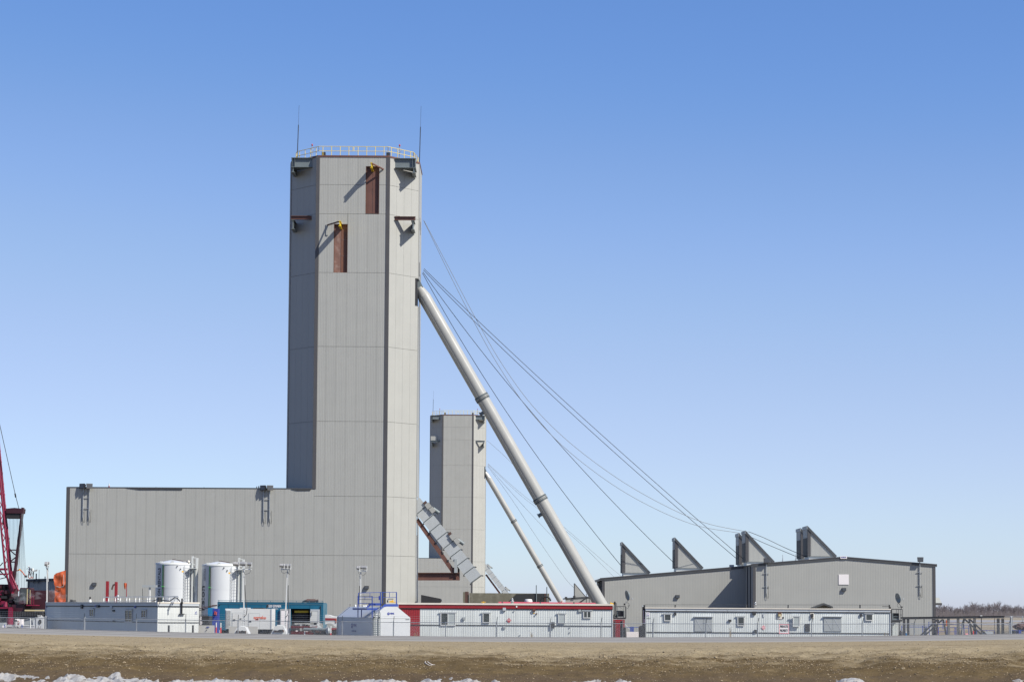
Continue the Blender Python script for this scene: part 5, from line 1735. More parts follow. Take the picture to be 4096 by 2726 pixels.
word(ME, 'PEAK', *K(1620, 710), K(1722, 0)[0], .16, m_logo, t)
word(ME, '235018', *K(1995, 847), K(2096, 0)[0], .11, m_printg, t, .006)
emblem(MS, *K(672, 995), .20, t)
word(MS, 'PEAK', *K(708, 1010), K(790, 0)[0], .25, m_logo, t)
word(MS, '235018', *K(660, 1145), K(772, 0)[0], .17, m_logo, t, .006)
# walkway: frames in planes parallel to the long side, metres in from it
def rp(x, y, dep):
    M_ = wallM(MS @ Vector((0, dep, 0)), -PA)
    return AP(*K(x, y), M_.translation, M_.to_3x3() @ Vector((0, 1, 0)))
def ep(x, y, dep):
    M_ = wallM(ME @ Vector((0, dep, 0)), R(90) - PA)
    return AP(*K(x, y), M_.translation, M_.to_3x3() @ Vector((0, 1, 0)))
wk = P('lower_landing', MB().beam(rp(815, 580, -.1), rp(1172, 582, -.1), .8, .13), m_blue, t)
def bb(name, p, q, w_=.07, par=wk):
    P(name, MB().beam(p, q, w_, w_), m_blue, par)
for x, y0, y1 in ((818, 262, 785), (1170, 262, 800), (905, 605, 785)):
    bb('post', rp(x, y0, -.1), rp(x, y1, -.1), .065)
for y, w_ in ((262, .04), (345, .035), (443, .035)):
    bb('rail', rp(815, y, -.1), rp(1175, y + 2, -.1), w_)
bb('rail', rp(990, 265, -.1), rp(990, 345, -.1), .035)
uw = P('upper_walkway', MB().beam(ep(1100, 470, 1.2), ep(1376, 470, 1.2), .5, .14), m_blue, t)
for p, q, w_ in ((ep(830, 185, 1.2), ep(1376, 168, 1.2), .06), (ep(830, 298, 1.2), ep(1376, 292, 1.2), .05), (ep(830, 185, 1.2), ep(830, 440, 1.2), .08), (ep(1115, 178, 1.2), ep(1115, 296, 1.2), .06),
                 (ep(830, 440, 1.2), ep(1376, 442, 1.2), .06), (ep(1376, 168, .4), ep(1376, 620, .4), .11), (ep(1430, 168, .4), ep(1430, 440, .4), .09), (ep(1376, 168, .4), ep(1775, 165, .4), .06),
                 (ep(1430, 292, .4), ep(1775, 292, .4), .05), (ep(1600, 168, .4), ep(1600, 292, .4), .06), (ep(1772, 165, .4), ep(1772, 460, .4), .12)):
    bb('rail', p, q, w_ * .62, uw)
P('deck', MB().extr([ep(1375, 625, .3), ep(1480, 520, .3), ep(1800, 520, .3), ep(1800, 458, .3), ep(1480, 458, .3), ep(1375, 560, .3)], Vector((0, .9, 0))), m_blue, t)
P('stair_stringer', MB().extr([ep(1005, 550, 1.0), ep(1075, 545, 1.0), ep(1150, 470, 1.0), ep(1110, 458, 1.0)], Vector((0, .1, 0))), m_blue, t)
bx = ep(1352, 305, .3)
P('switch_box', MB().box(bx.x - .06, bx.x + .06, bx.y - .1, bx.y + .1, bx.z - .15, bx.z + .14), m_logo, t)
ld = P('ladder', MB().path([ep(1365, 1250, -.12), ep(1365, 700, -.12), ep(1362, 660, -.12), ep(1345, 632, 0)], .028, 6), m_steelg, t)
P('ladder_rail', MB().path([ep(1243, 1250, -.12), ep(1243, 700, -.12), ep(1240, 660, -.12), ep(1222, 632, 0)], .028, 6), m_steelg, ld)
for x in (1196, 1322):
    P('ladder_rail', MB().path([ep(x, 1250, -.06), ep(x, 840, -.06), ep(x + 24, 775, -.06)], .022, 6), m_steelg, ld)
for k in range(11):
    y = 690 + 52 * k
    x = 1243 if k < 3 else 1196
    P('rung', MB().beam(ep(x, y, -.12), ep(1365, y + 3, -.12), .03, .03), m_steelg, ld)
for x in (1215, 1345):
    c = ep(x, 790, -.06)
    P('ladder_clip', MB().box(c.x - .04, c.x + .03, c.y - .05, c.y + .1, c.z - .04, c.z + .05), m_dark, ld)
for x, y in ((755, 492), (960, 505), (1010, 502)):
    c = rp(x, y, 1.0)
    P('hatch', MB().lathe([(.06, -.1), (.06, .03), (.02, .06)], c, 10), m_white, t)
c = rp(620, 495, 1.0)
P('vent_pipe', MB().tube(c, c + Vector((0, 0, .12)), .02, 8), m_brown, t)
# black pump arm and yellow saddle beyond the walkway, on the red trailer's roof
Y = 161.5
c = A(*K(1560, 385), Y)
t = T('roof_pump', 'black bent pipe fitting beside a yellow block on the red trimmed trailer roof', 'pump', (c.x, Y, A(*K(1560, 425), Y).z))
P('pipe_bend', MB().path([A(*K(1560, 425), Y), A(*K(1560, 345), Y), A(*K(1575, 332), Y), A(*K(1695, 334), Y)], .027, 8), m_black, t)
P('valve', MB().box(c.x - .07, c.x + .02, Y - .1, Y + .1, c.z - .1, c.z + .06), m_dark, t)
P('saddle', MB().extr([A(*K(1590, 420), Y), A(*K(1600, 380), Y), A(*K(1640, 378), Y), A(*K(1690, 355), Y), A(*K(1695, 400), Y), A(*K(1755, 412), Y), A(*K(1755, 422), Y)], (0, .5, 0)), m_amber, t)

# ------------------------------------------------------------------ red trimmed trailer and right hand white trailer
def Z5(x, y):
    return 1850 + x / 3.366, 2180 + y / 3.366
def Z6(x, y):
    return 2350 + x / 3.136, 2080 + y / 3.136
def Z7(x, y):
    return 2950 + x / 3.135, 2080 + y / 3.135
def site_trailer(pxl, pxr, y_top, y_fas, y_sid, y_belt, Y, label, m_fas, nseg, redpan=None):
    a, b_ = A(pxl, 2480, Y), A(pxr, 2480, Y)
    xm = (pxl + pxr) / 2
    zt, zf, zs1, zb = [A(xm, y, Y).z for y in (y_top, y_fas, y_sid, y_belt)]
    M_ = wallM((a.x, Y, 0), 0)
    L_ = b_.x - a.x
    t = T('site_trailer', label, 'site trailer', (a.x, Y, 0), 'site trailers')
    P('body', MB().box(a.x + .03, b_.x - .03, Y + .05, Y + 3.6, .05, zt - .06), m_core, t)
    us = lin(0, L_, nseg)
    for i in range(nseg):
        m = m_sidew
        if redpan and us[i + 1] + a.x > redpan[0] and us[i] + a.x < redpan[1]:
            m = m_red
        for z0, z1 in ((.03, zb), (zb, zs1)):
            panel_obj(t, 'siding_panel', us[i + 1] - us[i] - .008, z1 - z0 - .06, .145, .012, m, (a.x + us[i] + .004, Y, z0 + .03), 0)
    for ang, org, nm in ((90, (b_.x, Y, 0), 3), (-90, (a.x, Y + 3.6, 0), 3)):
        clad(t, org, R(ang), lin(0, 3.6, nm), [.03, zb, zs1, zf], m_sidew, .145, .012, gu=.008, gz=.03, name='siding_panel')
    P('belt_trim', MB().box(a.x, b_.x, Y - .045, Y + .03, zb - .025, zb + .025), m_black, t)
    P('drip_edge', MB().box(a.x, b_.x, Y - .06, Y + .03, zs1 - .015, zs1 + .035), m_black, t)
    P('fascia', MB().box(a.x, b_.x, Y - .05, Y + .03, zs1 + .037, zf), m_fas, t)
    P('fascia_step', MB().box(a.x, b_.x, Y - .075, Y - .052, zs1 + .04, zs1 + (zf - zs1) * .45), m_fas, t)
    P('roof_cap', MB().box(a.x - .05, b_.x + .05, Y - .1, Y + 3.65, zf + .004, zt), m_cap, t)
    for x in (a.x, b_.x):
        P('corner_trim', MB().box(x - .03, x + .03, Y - .05, Y + .05, .03, zs1 - .032), m_fasw if m_fas is not m_red else m_sidew, t)
    return t, M_, a.x, b_.x, zt
YRD = 160
rx = (A(1603, 2480, YRD).x, A(1646, 2480, YRD).x)
rt, MR, _, rxb, rzt = site_trailer(1594, 2450, 2411, 2418, 2434, 2499.5, YRD, 'long white ribbed trailer with a dark red fascia and red end strip', m_red, 20, rx)
window(rt, MR, 1280 + 1833 / 3.8, 2180 + 1022 / 3.8, 1280 + 2062 / 3.8, 2180 + 1216 / 3.8, .49, True, (False, True), off=.05)
window(rt, MR, *Z5(272, 908), *Z5(368, 1040), 0, True, off=.05)
window(rt, MR, *Z5(1288, 918), *Z5(1386, 1050), 0, True, (True, True), off=.05)
window(rt, MR, *Z5(1626, 882), *Z5(1732, 978), .5, True, (False, False), off=.05)
for x, y in ((18, 978), (563, 1098), (1578, 877)):
    gadget(rt, 'wall_lamp', MR, *Z5(x - 17, y - 15), *Z5(x + 17, y + 17), .2, m_panelg)
gadget(rt, 'wall_lamp', MR, 1280 + 2168 / 3.8, 2180 + 1088 / 3.8, 1280 + 2208 / 3.8, 2180 + 1124 / 3.8, .25, m_panelg)
gadget(rt, 'intake_hood', MR, *Z5(542, 836), *Z5(585, 876), .3, m_fasw)
gadget(rt, 'vent_box', MR, *Z5(1192, 1030), *Z5(1240, 1106), .35, m_dark)
gadget(rt, 'electric_box', MR, *Z5(720, 810), *Z5(738, 833), .06, m_sign, .08)
for x, y, r in ((963, 870, .13), (998, 917, .055)):
    u0, v0 = uv(MR, *Z5(x, y))
    P('exhaust_vent', MB(MR).tube((u0, -.13, v0), (u0, -.02, v0), r, 14), m_brown, rt)
for x, y in ((692, 884), (1442, 1103), (1442, 1168), (772, 1208)):
    u0, v0 = uv(MR, *Z5(x, y))
    P('vent_cap', MB(MR).tube((u0, -.06, v0), (u0, -.02, v0), .055, 12), m_panelg, rt)
u0, v0 = uv(MR, *Z5(961, 911))
P('warning_plate', MB(MR).box(u0 - .07, u0 + .07, -.03, -.021, v0 - .03, v0 + .03), m_amber, rt)
u0, v0 = uv(MR, *Z5(625, 1007))
ds = P('hazard_sign', MB(MR).extr([(u0 - .19, -.04, v0), (u0, -.04, v0 - .19), (u0 + .19, -.04, v0), (u0, -.04, v0 + .19)], (0, .012, 0)), m_signr, rt)
P('sign_band', MB(MR).box(u0 - .12, u0 + .12, -.046, -.041, v0 - .05, v0 + .045), m_sign, ds)
text(ds, 'lettering', '1075', .09, lambda u, v, W: MR @ Vector((u0 - .10 + u * .2 / W, -.05, v0 - .03 + v)), m_signr, .004)
P('flame_mark', MB(MR).extr([(u0 - .035, -.044, v0 + .07), (u0 + .035, -.044, v0 + .07), (u0, -.044, v0 + .15)], (0, .003, 0)), m_sign, ds)
chimney(rt, *Z5(670, 788), YRD + .8, .5, .105)
roof_vents(rt, [(*Z5(535, 792), .21), (*Z5(1047, 794), .21), (*Z5(1500, 797), .21), (*Z5(1800, 798), .21)], YRD + .5, m_dark, .045)
for x, nm in ((283, 0),):
    q = A(*Z5(x, 785), YRD + .6)
    P('gas_valve', MB().box(q.x - .26, q.x + .26, YRD + .4, YRD + .7, q.z - .05, q.z + .05).box(q.x - .05, q.x + .05, YRD + .5, YRD + .6, q.z + .05, q.z + .19).box(q.x - .17, q.x + .17, YRD + .5, YRD + .56, q.z + .12, q.z + .16), m_amber, rt)
q = A(*Z5(2000, 795), YRD + .6)
P('saddle', MB().extr([A(*Z5(1950, 797), YRD + .6), A(*Z5(1990, 790), YRD + .6), A(*Z5(1990, 763), YRD + .6), A(*Z5(2036, 778), YRD + .6), A(*Z5(2036, 797), YRD + .6)], (0, .5, 0)), m_amber, rt)
# second red roofed unit right behind it
Y = 166
a, b_, c = A(*Z5(485, 755), Y), A(*Z5(1812, 770), Y), A(*Z5(485, 800), Y)
t = T('site_trailer', 'red roofed trailer hidden behind the red trimmed one, only its roof showing', 'site trailer', (a.x, Y, 0), 'site trailers')
P('body', MB().box(a.x, b_.x, Y, Y + 3.2, .1, a.z - .3), m_red, t)
P('roof', MB().hexa([(a.x, Y - .1, a.z - .3), (b_.x, Y - .1, a.z - .3), (b_.x, Y + 3.3, a.z - .3), (a.x, Y + 3.3, a.z - .3), (a.x, Y + .2, a.z), (b_.x, Y + .2, b_.z), (b_.x, Y + 3, b_.z), (a.x, Y + 3, a.z)]), mat('red_roof', (.42, .07, .10), .5, var=.08), t)
q = A(*Z5(888, 760), Y + .5)
P('skylight', MB().lathe([(.0, .30), (.27, .28), (.31, .15), (.32, 0)], (q.x, Y + .6, q.z - .06), 20), m_white, t)
q = A(*Z5(1335, 775), Y)
P('marker', MB().beam((q.x - .08, Y, q.z), (q.x + .05, Y, q.z + .2), .05, .05), m_signr, t)

YRT = 160
wt, MW, _, wxb, wzt = site_trailer(2583, 3561, 2430, 2434.5, 2446, 2529, YRT, 'long white ribbed trailer with small windows and two grey shuttered panels', m_fasw, 22)
window(wt, MW, *Z6(960, 1172), *Z6(1048, 1260), 0, True, off=.05)
window(wt, MW, *Z6(1880, 1205), *Z6(1968, 1322), 0, True, off=.05)
window(wt, MW, *Z7(1603, 1172), *Z7(1694, 1256), 0, True, off=.05)
window(wt, MW, *Z7(690, 1203), *Z7(780, 1330), 0, True, (True, True), off=.15)
(u0, v1), (u1, v0) = uv(MW, *Z7(692, 1210)), uv(MW, *Z7(778, 1328))
P('window_box', MB(MW).box(u0 + .02, u1 - .02, -.148, -.03, v0 + .02, v1 - .02), m_white, wt)
for x0, y0, x1, y1, cv in ((1342, 1210, 1567, 1390, Z6), (1082, 1207, 1305, 1388, Z7)):
    (u0, v1), (u1, v0) = uv(MW, *cv(x0, y0)), uv(MW, *cv(x1, y1))
    um = (u0 + u1) / 2
    for k, (p, q) in enumerate(((u0, um - .01), (um + .01, u1))):
        sh = P('shutter_panel', MB(MW).box(p, q, -.06, -.03, v0, v1), m_panelg, wt)
        P('shutter_brace', MB(MW).beam((p + .04, -.066, v1 - .04), (q - .04, -.066, v0 + .04), .03, .012, (0, 1, 0)), m_fasw, sh)
    P('shutter_hood', MB(MW).box(u0 - .06, u1 + .06, -.16, -.03, v1 + .01, v1 + .05), m_fasw, wt)
for x0, y0, x1, y1, cv, d_ in ((1086, 1152, 1112, 1186, Z6, .2), (1768, 1240, 1802, 1268, Z6, .25), (2068, 1138, 2110, 1182, Z6, .25), (2090, 1368, 2122, 1406, Z6, .2), (188, 1135, 230, 1180, Z7, .25) if False else (845, 1298, 907, 1390, Z7, .1), (1535, 1168, 1562, 1202, Z7, .2)):
    gadget(wt, 'wall_vent', MW, *cv(x0, y0), *cv(x1, y1), d_, m_dark, .022)
for x0, y0, x1, y1, mid in ((498, 1138, 558, 1235, m_beige), (913, 1158, 957, 1225, m_dark)):
    f_ = gadget(wt, 'air_vent', MW, *Z7(x0, y0), *Z7(x1, y1), .05, m_cap, .022)
    gadget(f_, 'vent_hood', MW, *Z7(x0 + 8, y0 + 8), *Z7(x1 - 8, y0 + 52), .12, m_dark if mid is m_dark else m_brown, .075)
    gadget(f_, 'vent_flap', MW, *Z7(x0 + 14, y0 + 35), *Z7(x1 - 14, y0 + 62), .16, mid, .076)
gadget(wt, 'socket', MW, *Z7(563, 1208), *Z7(580, 1226), .1, m_black)
gadget(wt, 'vent_cap', MW, *Z7(318, 1168), *Z7(336, 1210), .08, m_fasw)
u0, v0 = uv(MW, *Z6(760, 1178))
P('logo_panel', MB(MW).box(u0 - .125, u0 + .125, -.03, -.022, v0 - .13, v0 + .16), m_sign, wt)
P('logo', MB(MW).extr([(u0 - .11, -.034, v0 + .02), (u0 - .02, -.034, v0 + .12), (u0 + .01, -.034, v0 + .08), (u0 + .035, -.034, v0 + .11), (u0 + .11, -.034, v0 + .02), (u0 + .03, -.034, v0 + .07), (u0 - .015, -.034, v0 + .065)], (0, .003, 0)), m_logo, wt)
text(wt, 'lettering', 'PEAK', .08, lambda u, v, W: MW @ Vector((u0 - .1 + u * .2 / W, -.035, v0 - .07 + v)), m_logo, .004)
text(wt, 'lettering', '12-60-18', .08, lambda u, v, W: MW @ Vector((u0 - .13 + u * .32 / W, -.03, v0 - .31 + v)), m_print, .004)
u0, v0 = uv(MW, *Z7(325, 1342))
ds = P('hazard_sign', MB(MW).extr([(u0 - .17, -.04, v0), (u0, -.04, v0 - .18), (u0 + .17, -.04, v0), (u0, -.04, v0 + .18)], (0, .012, 0)), m_pink, wt)
P('sign_band', MB(MW).box(u0 - .10, u0 + .10, -.046, -.041, v0 - .05, v0 + .045), m_sign, ds)
text(ds, 'lettering', '1075', .08, lambda u, v, W: MW @ Vector((u0 - .085 + u * .17 / W, -.05, v0 - .028 + v)), m_pink, .003)
roof_vents(wt, [(*Z6(1100, 1098), .26), (*Z6(1992, 1098), .26), (*Z7(636, 1098), .26), (*Z7(1537, 1098), .26)], YRT + .5, m_dark, .05)
chimney(wt, *Z6(2106, 1098), YRT + .8, .52, .11)
for x, cv in ((1240, Z6), (1758, Z6), (900, Z7), (1402, Z7)):
    u0, v0 = uv(MW, *cv(x, 1125))
    P('fascia_joint', MB(MW).box(u0 - .012, u0 + .012, -.082, -.076, v0 - .07, v0 + .07), m_panelg, wt)
a, b_ = A(*Z6(715, 1055), YRT + .6), A(*Z7(1895, 1058), YRT + .6)
pipe(wt, 'roof_wire', a, b_, .012, m_dark, 4)
q = A(*Z7(1905, 1070), YRT + .6)
P('roof_bracket', MB().box(q.x - .06, q.x + .03, YRT + .5, YRT + .6, wzt, wzt + .32).box(q.x - .56, q.x - .06, YRT + .55, YRT + .59, wzt + .15, wzt + .19).box(q.x + .03, q.x + .1, YRT + .5, YRT + .58, wzt, wzt + .16), m_black, wt)

# ------------------------------------------------------------------ cages with air conditioners at trailer ends
def Z8(x, y):
    return 2380 + x / 6.93, 2360 + y / 6.93
def Z9(x, y):
    return 3540 + x / 8.7125, 2380 + y / 8.7125
Y = 161
t = T('equipment_cage', 'dark steel cage with cooling unit above the red cabinet at the red trailer end', 'cage', A(*Z8(700, 790), Y))
def cb(par, conv, x0, y0, x1, y1, w_, dep=(0,), m=m_dark, nm='cage_bar'):
    for d_ in dep:
        beam(par, nm, A(*conv(x0, y0), Y + d_), A(*conv(x1, y1), Y + d_), w_ * .62, w_ * .62, m)
for a in ((548, 335, 548, 780, .12), (582, 345, 582, 680, .12), (600, 442, 855, 442, .09), (852, 445, 852, 770, .12), (800, 445, 800, 550, .05), (628, 445, 628, 555, .05), (500, 770, 850, 765, .22), (790, 555, 790, 770, .07), (500, 440, 500, 770, .06)):
    cb(t, Z8, *a, (0, 1.3) if a[4] < .2 else (.05,))
cb(t, Z8, 680, 455, 770, 520, .03)
a = [A(*Z8(*p), Y) for p in ((618, 725), (822, 555))]
ac = box(t, 'cooling_unit', a[0].x, a[1].x, Y + .2, Y + 1.1, a[0].z, a[1].z, m_steelg)
for k in range(13):
    x = a[0].x + .1 + (a[1].x - a[0].x - .2) * k / 12
    P('grille_bar', MB().box(x - .012, x + .012, Y + .165, Y + .199, a[0].z + .05, a[1].z - .05), m_dark, ac)
P('clutter', MB().blob(A(*Z8(590, 720), Y + .5), .10, .2, .14, 8, 2).blob(A(*Z8(525, 715), Y + .5), .07, .2, .18, 8, 5), m_steelg, t)
for x, y in ((548, 330), (520, 365), (818, 380)):
    q = A(*Z8(x, y), Y)
    P('bracket', MB().box(q.x - .06, q.x + .06, Y - .05, Y + .2, q.z - .08, q.z + .07), m_black, t)
Y = 160.4
a, b_ = A(*Z8(502, 1280), Y), A(*Z8(825, 808), Y)
t = T('red_cabinet', 'dark red ribbed cabinet under the steel cage between the two long trailers', 'cabinet', ((a.x + b_.x) / 2, Y, 0))
P('case', MB().box(a.x, b_.x, Y + .1, Y + 3, .05, b_.z), m_red, t)
for k in range(6):
    x = a.x + (b_.x - a.x) * (k + .5) / 6
    w_ = (b_.x - a.x) / 13
    P('rib', MB().box(x - w_, x + w_ * .6, Y + .03, Y + .098, .1, b_.z - .12), m_red, t)
for x, w_ in ((555, .035), (770, .03), (520, .015)):
    q = A(*Z8(x, 800), Y)
    pipe(t, 'conduit', (q.x, Y - .03, .1), (q.x, Y - .03, b_.z), w_, m_steelg if w_ < .035 else m_dark)
q = A(*Z8(730, 900), Y)
P('gap', MB().box(q.x - .07, q.x + .06, Y + .01, Y + .029, .05, b_.z - .1), m_black, t)
a, b_ = A(*Z8(795, 1280), 160), A(*Z8(872, 1015), 160)
mx_, rr_ = (a.x + b_.x) / 2, (b_.x - a.x) / 2
S('tyre_stack', MB().tube((mx_, 160.4, 0), (mx_, 160.4, b_.z * .33), rr_, 20).tube((mx_ + .02, 160.4, b_.z * .34), (mx_ + .02, 160.4, b_.z * .66), rr_ * .97, 20).tube((mx_, 160.4, b_.z * .67), (mx_, 160.4, b_.z), rr_, 20, rr_ * .8), m_black, 'black round stack right of the dark red cabinet', 'stack', loc=(mx_, 160.4, 0))
Y = 159
pts = [A(*Z8(*p), Y) for p in ((1240, 1280), (1236, 995), (1300, 970), (1340, 965), (1345, 920), (1385, 895), (1403, 905), (1403, 1280))]
for i in (0, 7):
    pts[i].z = 0
S('covered_pallet', MB().extr(pts, (0, 1.2, 0)), m_black, 'black sheeted pallet against the left end of the right trailer', 'pallet', loc=pts[0])
barrier(872, 1236, 1140, 166, 'clean white concrete barrier in the gap between the two long trailers', Z8, m_sign)
Y = 160.6
t = T('meter_post', 'black double post with meter box on the left end of the right trailer', 'post', A(*Z8(1340, 970), Y))
for a in ((1320, 450, 1320, 965, .10), (1375, 400, 1375, 790, .15), (1345, 400, 1345, 530, .10), (1310, 530, 1400, 535, .10)):
    cb(t, Z8, *a, m=m_black, nm='post')
q = A(*Z8(1318, 430), Y)
P('meter', MB().tube((q.x, Y - .1, q.z - .05), (q.x, Y - .1, q.z + .05), .05, 8), m_fasw, t)
Y = 185
a = [A(*Z8(x, 1020), Y) for x in (872, 1235)]
t = T('blue_gate', 'blue rail gate behind the white barrier in the trailer gap', 'gate', (a[0].x, Y, 0))
for k in (0, .45):
    beam(t, 'rail', a[0] - Vector((0, 0, k * 1.6)), a[1] - Vector((0, 0, k * 1.6)), .05, .05, m_blue)
for x in (980, 1010, 1040, 1065):
    q = A(*Z8(x, 1000), Y)
    beam(t, 'post', (q.x, Y, 0), q, .08, .08, m_blue)
beam(t, 'brace', A(*Z8(835, 930), Y + .3), A(*Z8(975, 1085), Y + .3), .08, .08, m_sidel)

Y = 161.5
t = T('equipment_cage', 'black steel cage with cooling unit at the right end of the right trailer', 'cage', A(*Z9(400, 880), Y))
for a in ((230, 470, 230, 1400, .12), (205, 475, 205, 1400, .07), (230, 475, 600, 475, .10), (598, 475, 598, 880, .09), (480, 480, 480, 600, .06), (412, 480, 412, 600, .06), (540, 490, 540, 860, .05), (200, 872, 600, 872, .20), (515, 672, 600, 672, .06), (220, 912, 530, 920, .14), (508, 900, 508, 1280, .08)):
    cb(t, Z9, *a, (0, 1.2) if a[4] < .1 else (.02,))
a = [A(*Z9(*p), Y) for p in ((275, 845), (510, 612))]
ac = box(t, 'cooling_unit', a[0].x, a[1].x, Y + .2, Y + 1, a[0].z, a[1].z, m_nearblack)
P('unit_frame', MB().box(a[0].x - .03, a[0].x + .06, Y + .14, Y + .199, a[0].z, a[1].z).box(a[0].x + .06, a[1].x, Y + .14, Y + .199, a[0].z, a[0].z + .10).box(a[0].x + .06, a[1].x, Y + .15, Y + .199, (a[0].z + a[1].z) / 2 - .03, (a[0].z + a[1].z) / 2 + .02), m_steelg, ac)
a = [A(*Z9(*p), 162) for p in ((245, 1400), (440, 945))]
t = T('steel_cabinet', 'pale grey ribbed cabinet under the black cage at the far right trailer end', 'cabinet', ((a[0].x + a[1].x) / 2, 162, 0))
P('case', MB().box(a[0].x, a[1].x, 162.05, 163.4, .05, a[1].z), m_fasw, t)
P('ribbed_face', MB(wallM((a[0].x, 162.04, 0), 0)).corr(a[1].x - a[0].x, a[1].z - .03, .12, .02, zbot=.06), m_sidew, t)
c = A(*Z9(560, 1330), 161)
c2 = A(*Z9(555, 1215), 161)
S('black_drum', MB().lathe([(0, 0), (.17, 0), (.19, c2.z * .5), (.17, c2.z * .9), (.12, c2.z), (0, c2.z)], (c.x, 161, 0), 18), m_dark, 'dark round drum beside the pale ribbed cabinet near the steel frame', 'drum', loc=(c.x, 161, 0))
c = A(*Z9(742, 1330), 171.5)
t = T('blue_barrel', 'blue barrel with white lid between the two left columns of the steel frame', 'barrel', (c.x, 171.5, 0))
zb = A(*Z9(740, 1240), 171.5).z
P('drum', MB().lathe([(.0, 0), (.2, 0), (.2, zb * .5 - .03), (.21, zb * .5), (.2, zb * .5 + .03), (.2, zb - .15)], (c.x, 171.5, 0), 16), mat('barrel_blue', (.05, .25, .55), .4), t)
P('lid', MB().tube((c.x, 171.5, zb - .148), (c.x, 171.5, zb - .02), .2, 16, .18), m_white, t)

def dish(px, py, rpx, turn, Y, foot, label, feed):
    c = A(px, py, Y)
    r = rpx * Y / F
    t = T('satellite_dish', label, 'satellite dish', A(*foot, Y), 'satellite dishes')
    M_ = Matrix.Translation(c) @ Matrix.Rotation(turn, 4, 'Z') @ Matrix.Rotation(R(12), 4, 'X') @ Matrix.Rotation(R(90), 4, 'X')
    P('reflector', MB(M_).lathe([(0, -.17), (r * .4, -.14), (r * .75, -.06), (r, .02), (r * 1.0, .045), (r * .74, -.03), (r * .4, -.11), (0, -.14)], (0, 0, 0), 32), m_steelg, t)
    f = A(*feed, Y - .1)
    P('feed_arm', MB().beam(c - Vector((0, 0, r * .9)), f, .02, .02), m_panelg, t)
    P('feed_horn', MB().tube(f - Vector((0, 0, .05)), f + Vector((-.02, 0, .07)), .03, 8), m_fasw, t)
    return t, c, r
t, c, r = dish(*Z8(903, 135), 20.5, R(-72), 161.6, Z8(820, 400), 'grey satellite dish seen nearly edge on above the gap between trailers', Z8(1045, 225))
P('mount_arm', MB().beam(c - Vector((0, 0, r)), A(*Z8(825, 375), 161.6), .025, .025), m_galv, t)
P('cable', MB().path([A(*Z8(*p), 161.6) for p in ((905, 300), (880, 340), (940, 350), (955, 420), (920, 450), (915, 410), (945, 400), (935, 470), (880, 500))], .014, 5), m_dark, t)
t, c, r = dish(*Z9(465, 90), 20.5, R(-72), 162, Z9(570, 440), 'dark satellite dish on a bent arm above the black cage at right', Z9(645, 120))
P('mount_arm', MB().path([A(*Z9(*p), 162) for p in ((460, 250), (500, 300), (560, 375), (572, 470))], .022, 7), m_dark, t)
q = A(*Z9(575, 400), 162)
P('mount_plate', MB().box(q.x - .07, q.x + .08, 161.9, 162.05, q.z - .04, q.z + .05), m_black, t)
P('cable', MB().path([A(*Z9(*p), 162) for p in ((440, 270), (425, 340), (445, 400), (485, 410), (520, 390))], .014, 5), m_dark, t)

# ------------------------------------------------------------------ dark steel frame at the right
def Q(x, y):
    return 3560 + x / 4.396, 2400 + y / 4.396
Y = 170
t = T('pipe_rack', 'long low dark steel frame with square columns and raking struts', 'steel frame', (A(*Q(250, 400), Y).x, Y, 0))
a, b_ = A(*Q(228, 310), Y), A(*Q(2010, 288), Y)
P('front_beam', MB().ibeam(a, b_, .18, .10, .012), m_dark, t)
P('rear_beam', MB().ibeam(a + Vector((.2, 2, .02)), b_ + Vector((.25, 2, .02)), .14, .1, .012), m_dark, t)
for x in (350, 640, 900, 1250, 1700, 1990):
    q = a.lerp(b_, (x - 228) / 1782)
    beam(t, 'cross_beam', q + Vector((0, .06, .0)), q + Vector((.1, 1.94, .0)), .08, .08, m_dark)
m_colw = mat('weathered_steel', (.12, .115, .11), .7, var=.2)
for x, w_, m in ((250, .18, m_dark), (320, .18, m_dark), (765, .2, m_colw), (1030, .19, m_colw), (1200, .19, m_colw), (1490, .19, m_colw), (1905, .2, m_dark), (1985, .2, m_dark)):
    q = A(*Q(x, 300), Y)
    P('column', MB().box(q.x - w_ / 2, q.x + w_ / 2, Y - .02, Y + .14, 0, q.z - .07), m, t)
for x0, y0, x1, y1 in ((838, 330, 540, 612), (925, 330, 615, 612), (850, 330, 805, 612), (935, 330, 988, 612), (1305, 322, 1250, 605), (1310, 322, 1610, 600), (1390, 322, 1440, 605), (1400, 325, 1695, 600)):
    beam(t, 'raking_strut', A(*Q(x0, y0), Y - .1), A(*Q(x1, y1), Y - .1), .12, .11, m_dark)
for x, w_ in ((600, .055), (1606, .06), (1838, .035)):
    q = A(*Q(x, 310), Y + 2)
    beam(t, 'rear_post', (q.x, Y + 2, 0), (q.x, Y + 2, q.z), w_, w_, m_dark)
for x in (855, 932, 1305, 1382):
    q = A(*Q(x, 278), Y)
    box(t, 'lug', q.x - .02, q.x + .02, Y - .04, Y + .04, q.z - .06, q.z + .06, m_dark)
q = A(*Q(1600, 266), Y)
box(t, 'cap_block', q.x - .08, q.x + .08, Y - .1, Y + .1, q.z - .03, q.z + .03, m_white)
for k, x in enumerate((1890, 1990)):
    c = A(*Q(x, 560), Y - .4)
    S('rubble_heap', MB().blob((c.x, Y - .5, .25), .26, .3, .55, 10, k + 4, .15), m_dark, ('dark earth heap at the foot of the frame\'s second column from the right', 'dark earth heap at the foot of the frame\'s last column at right')[k], 'heap', loc=(c.x, Y - .5, 0))
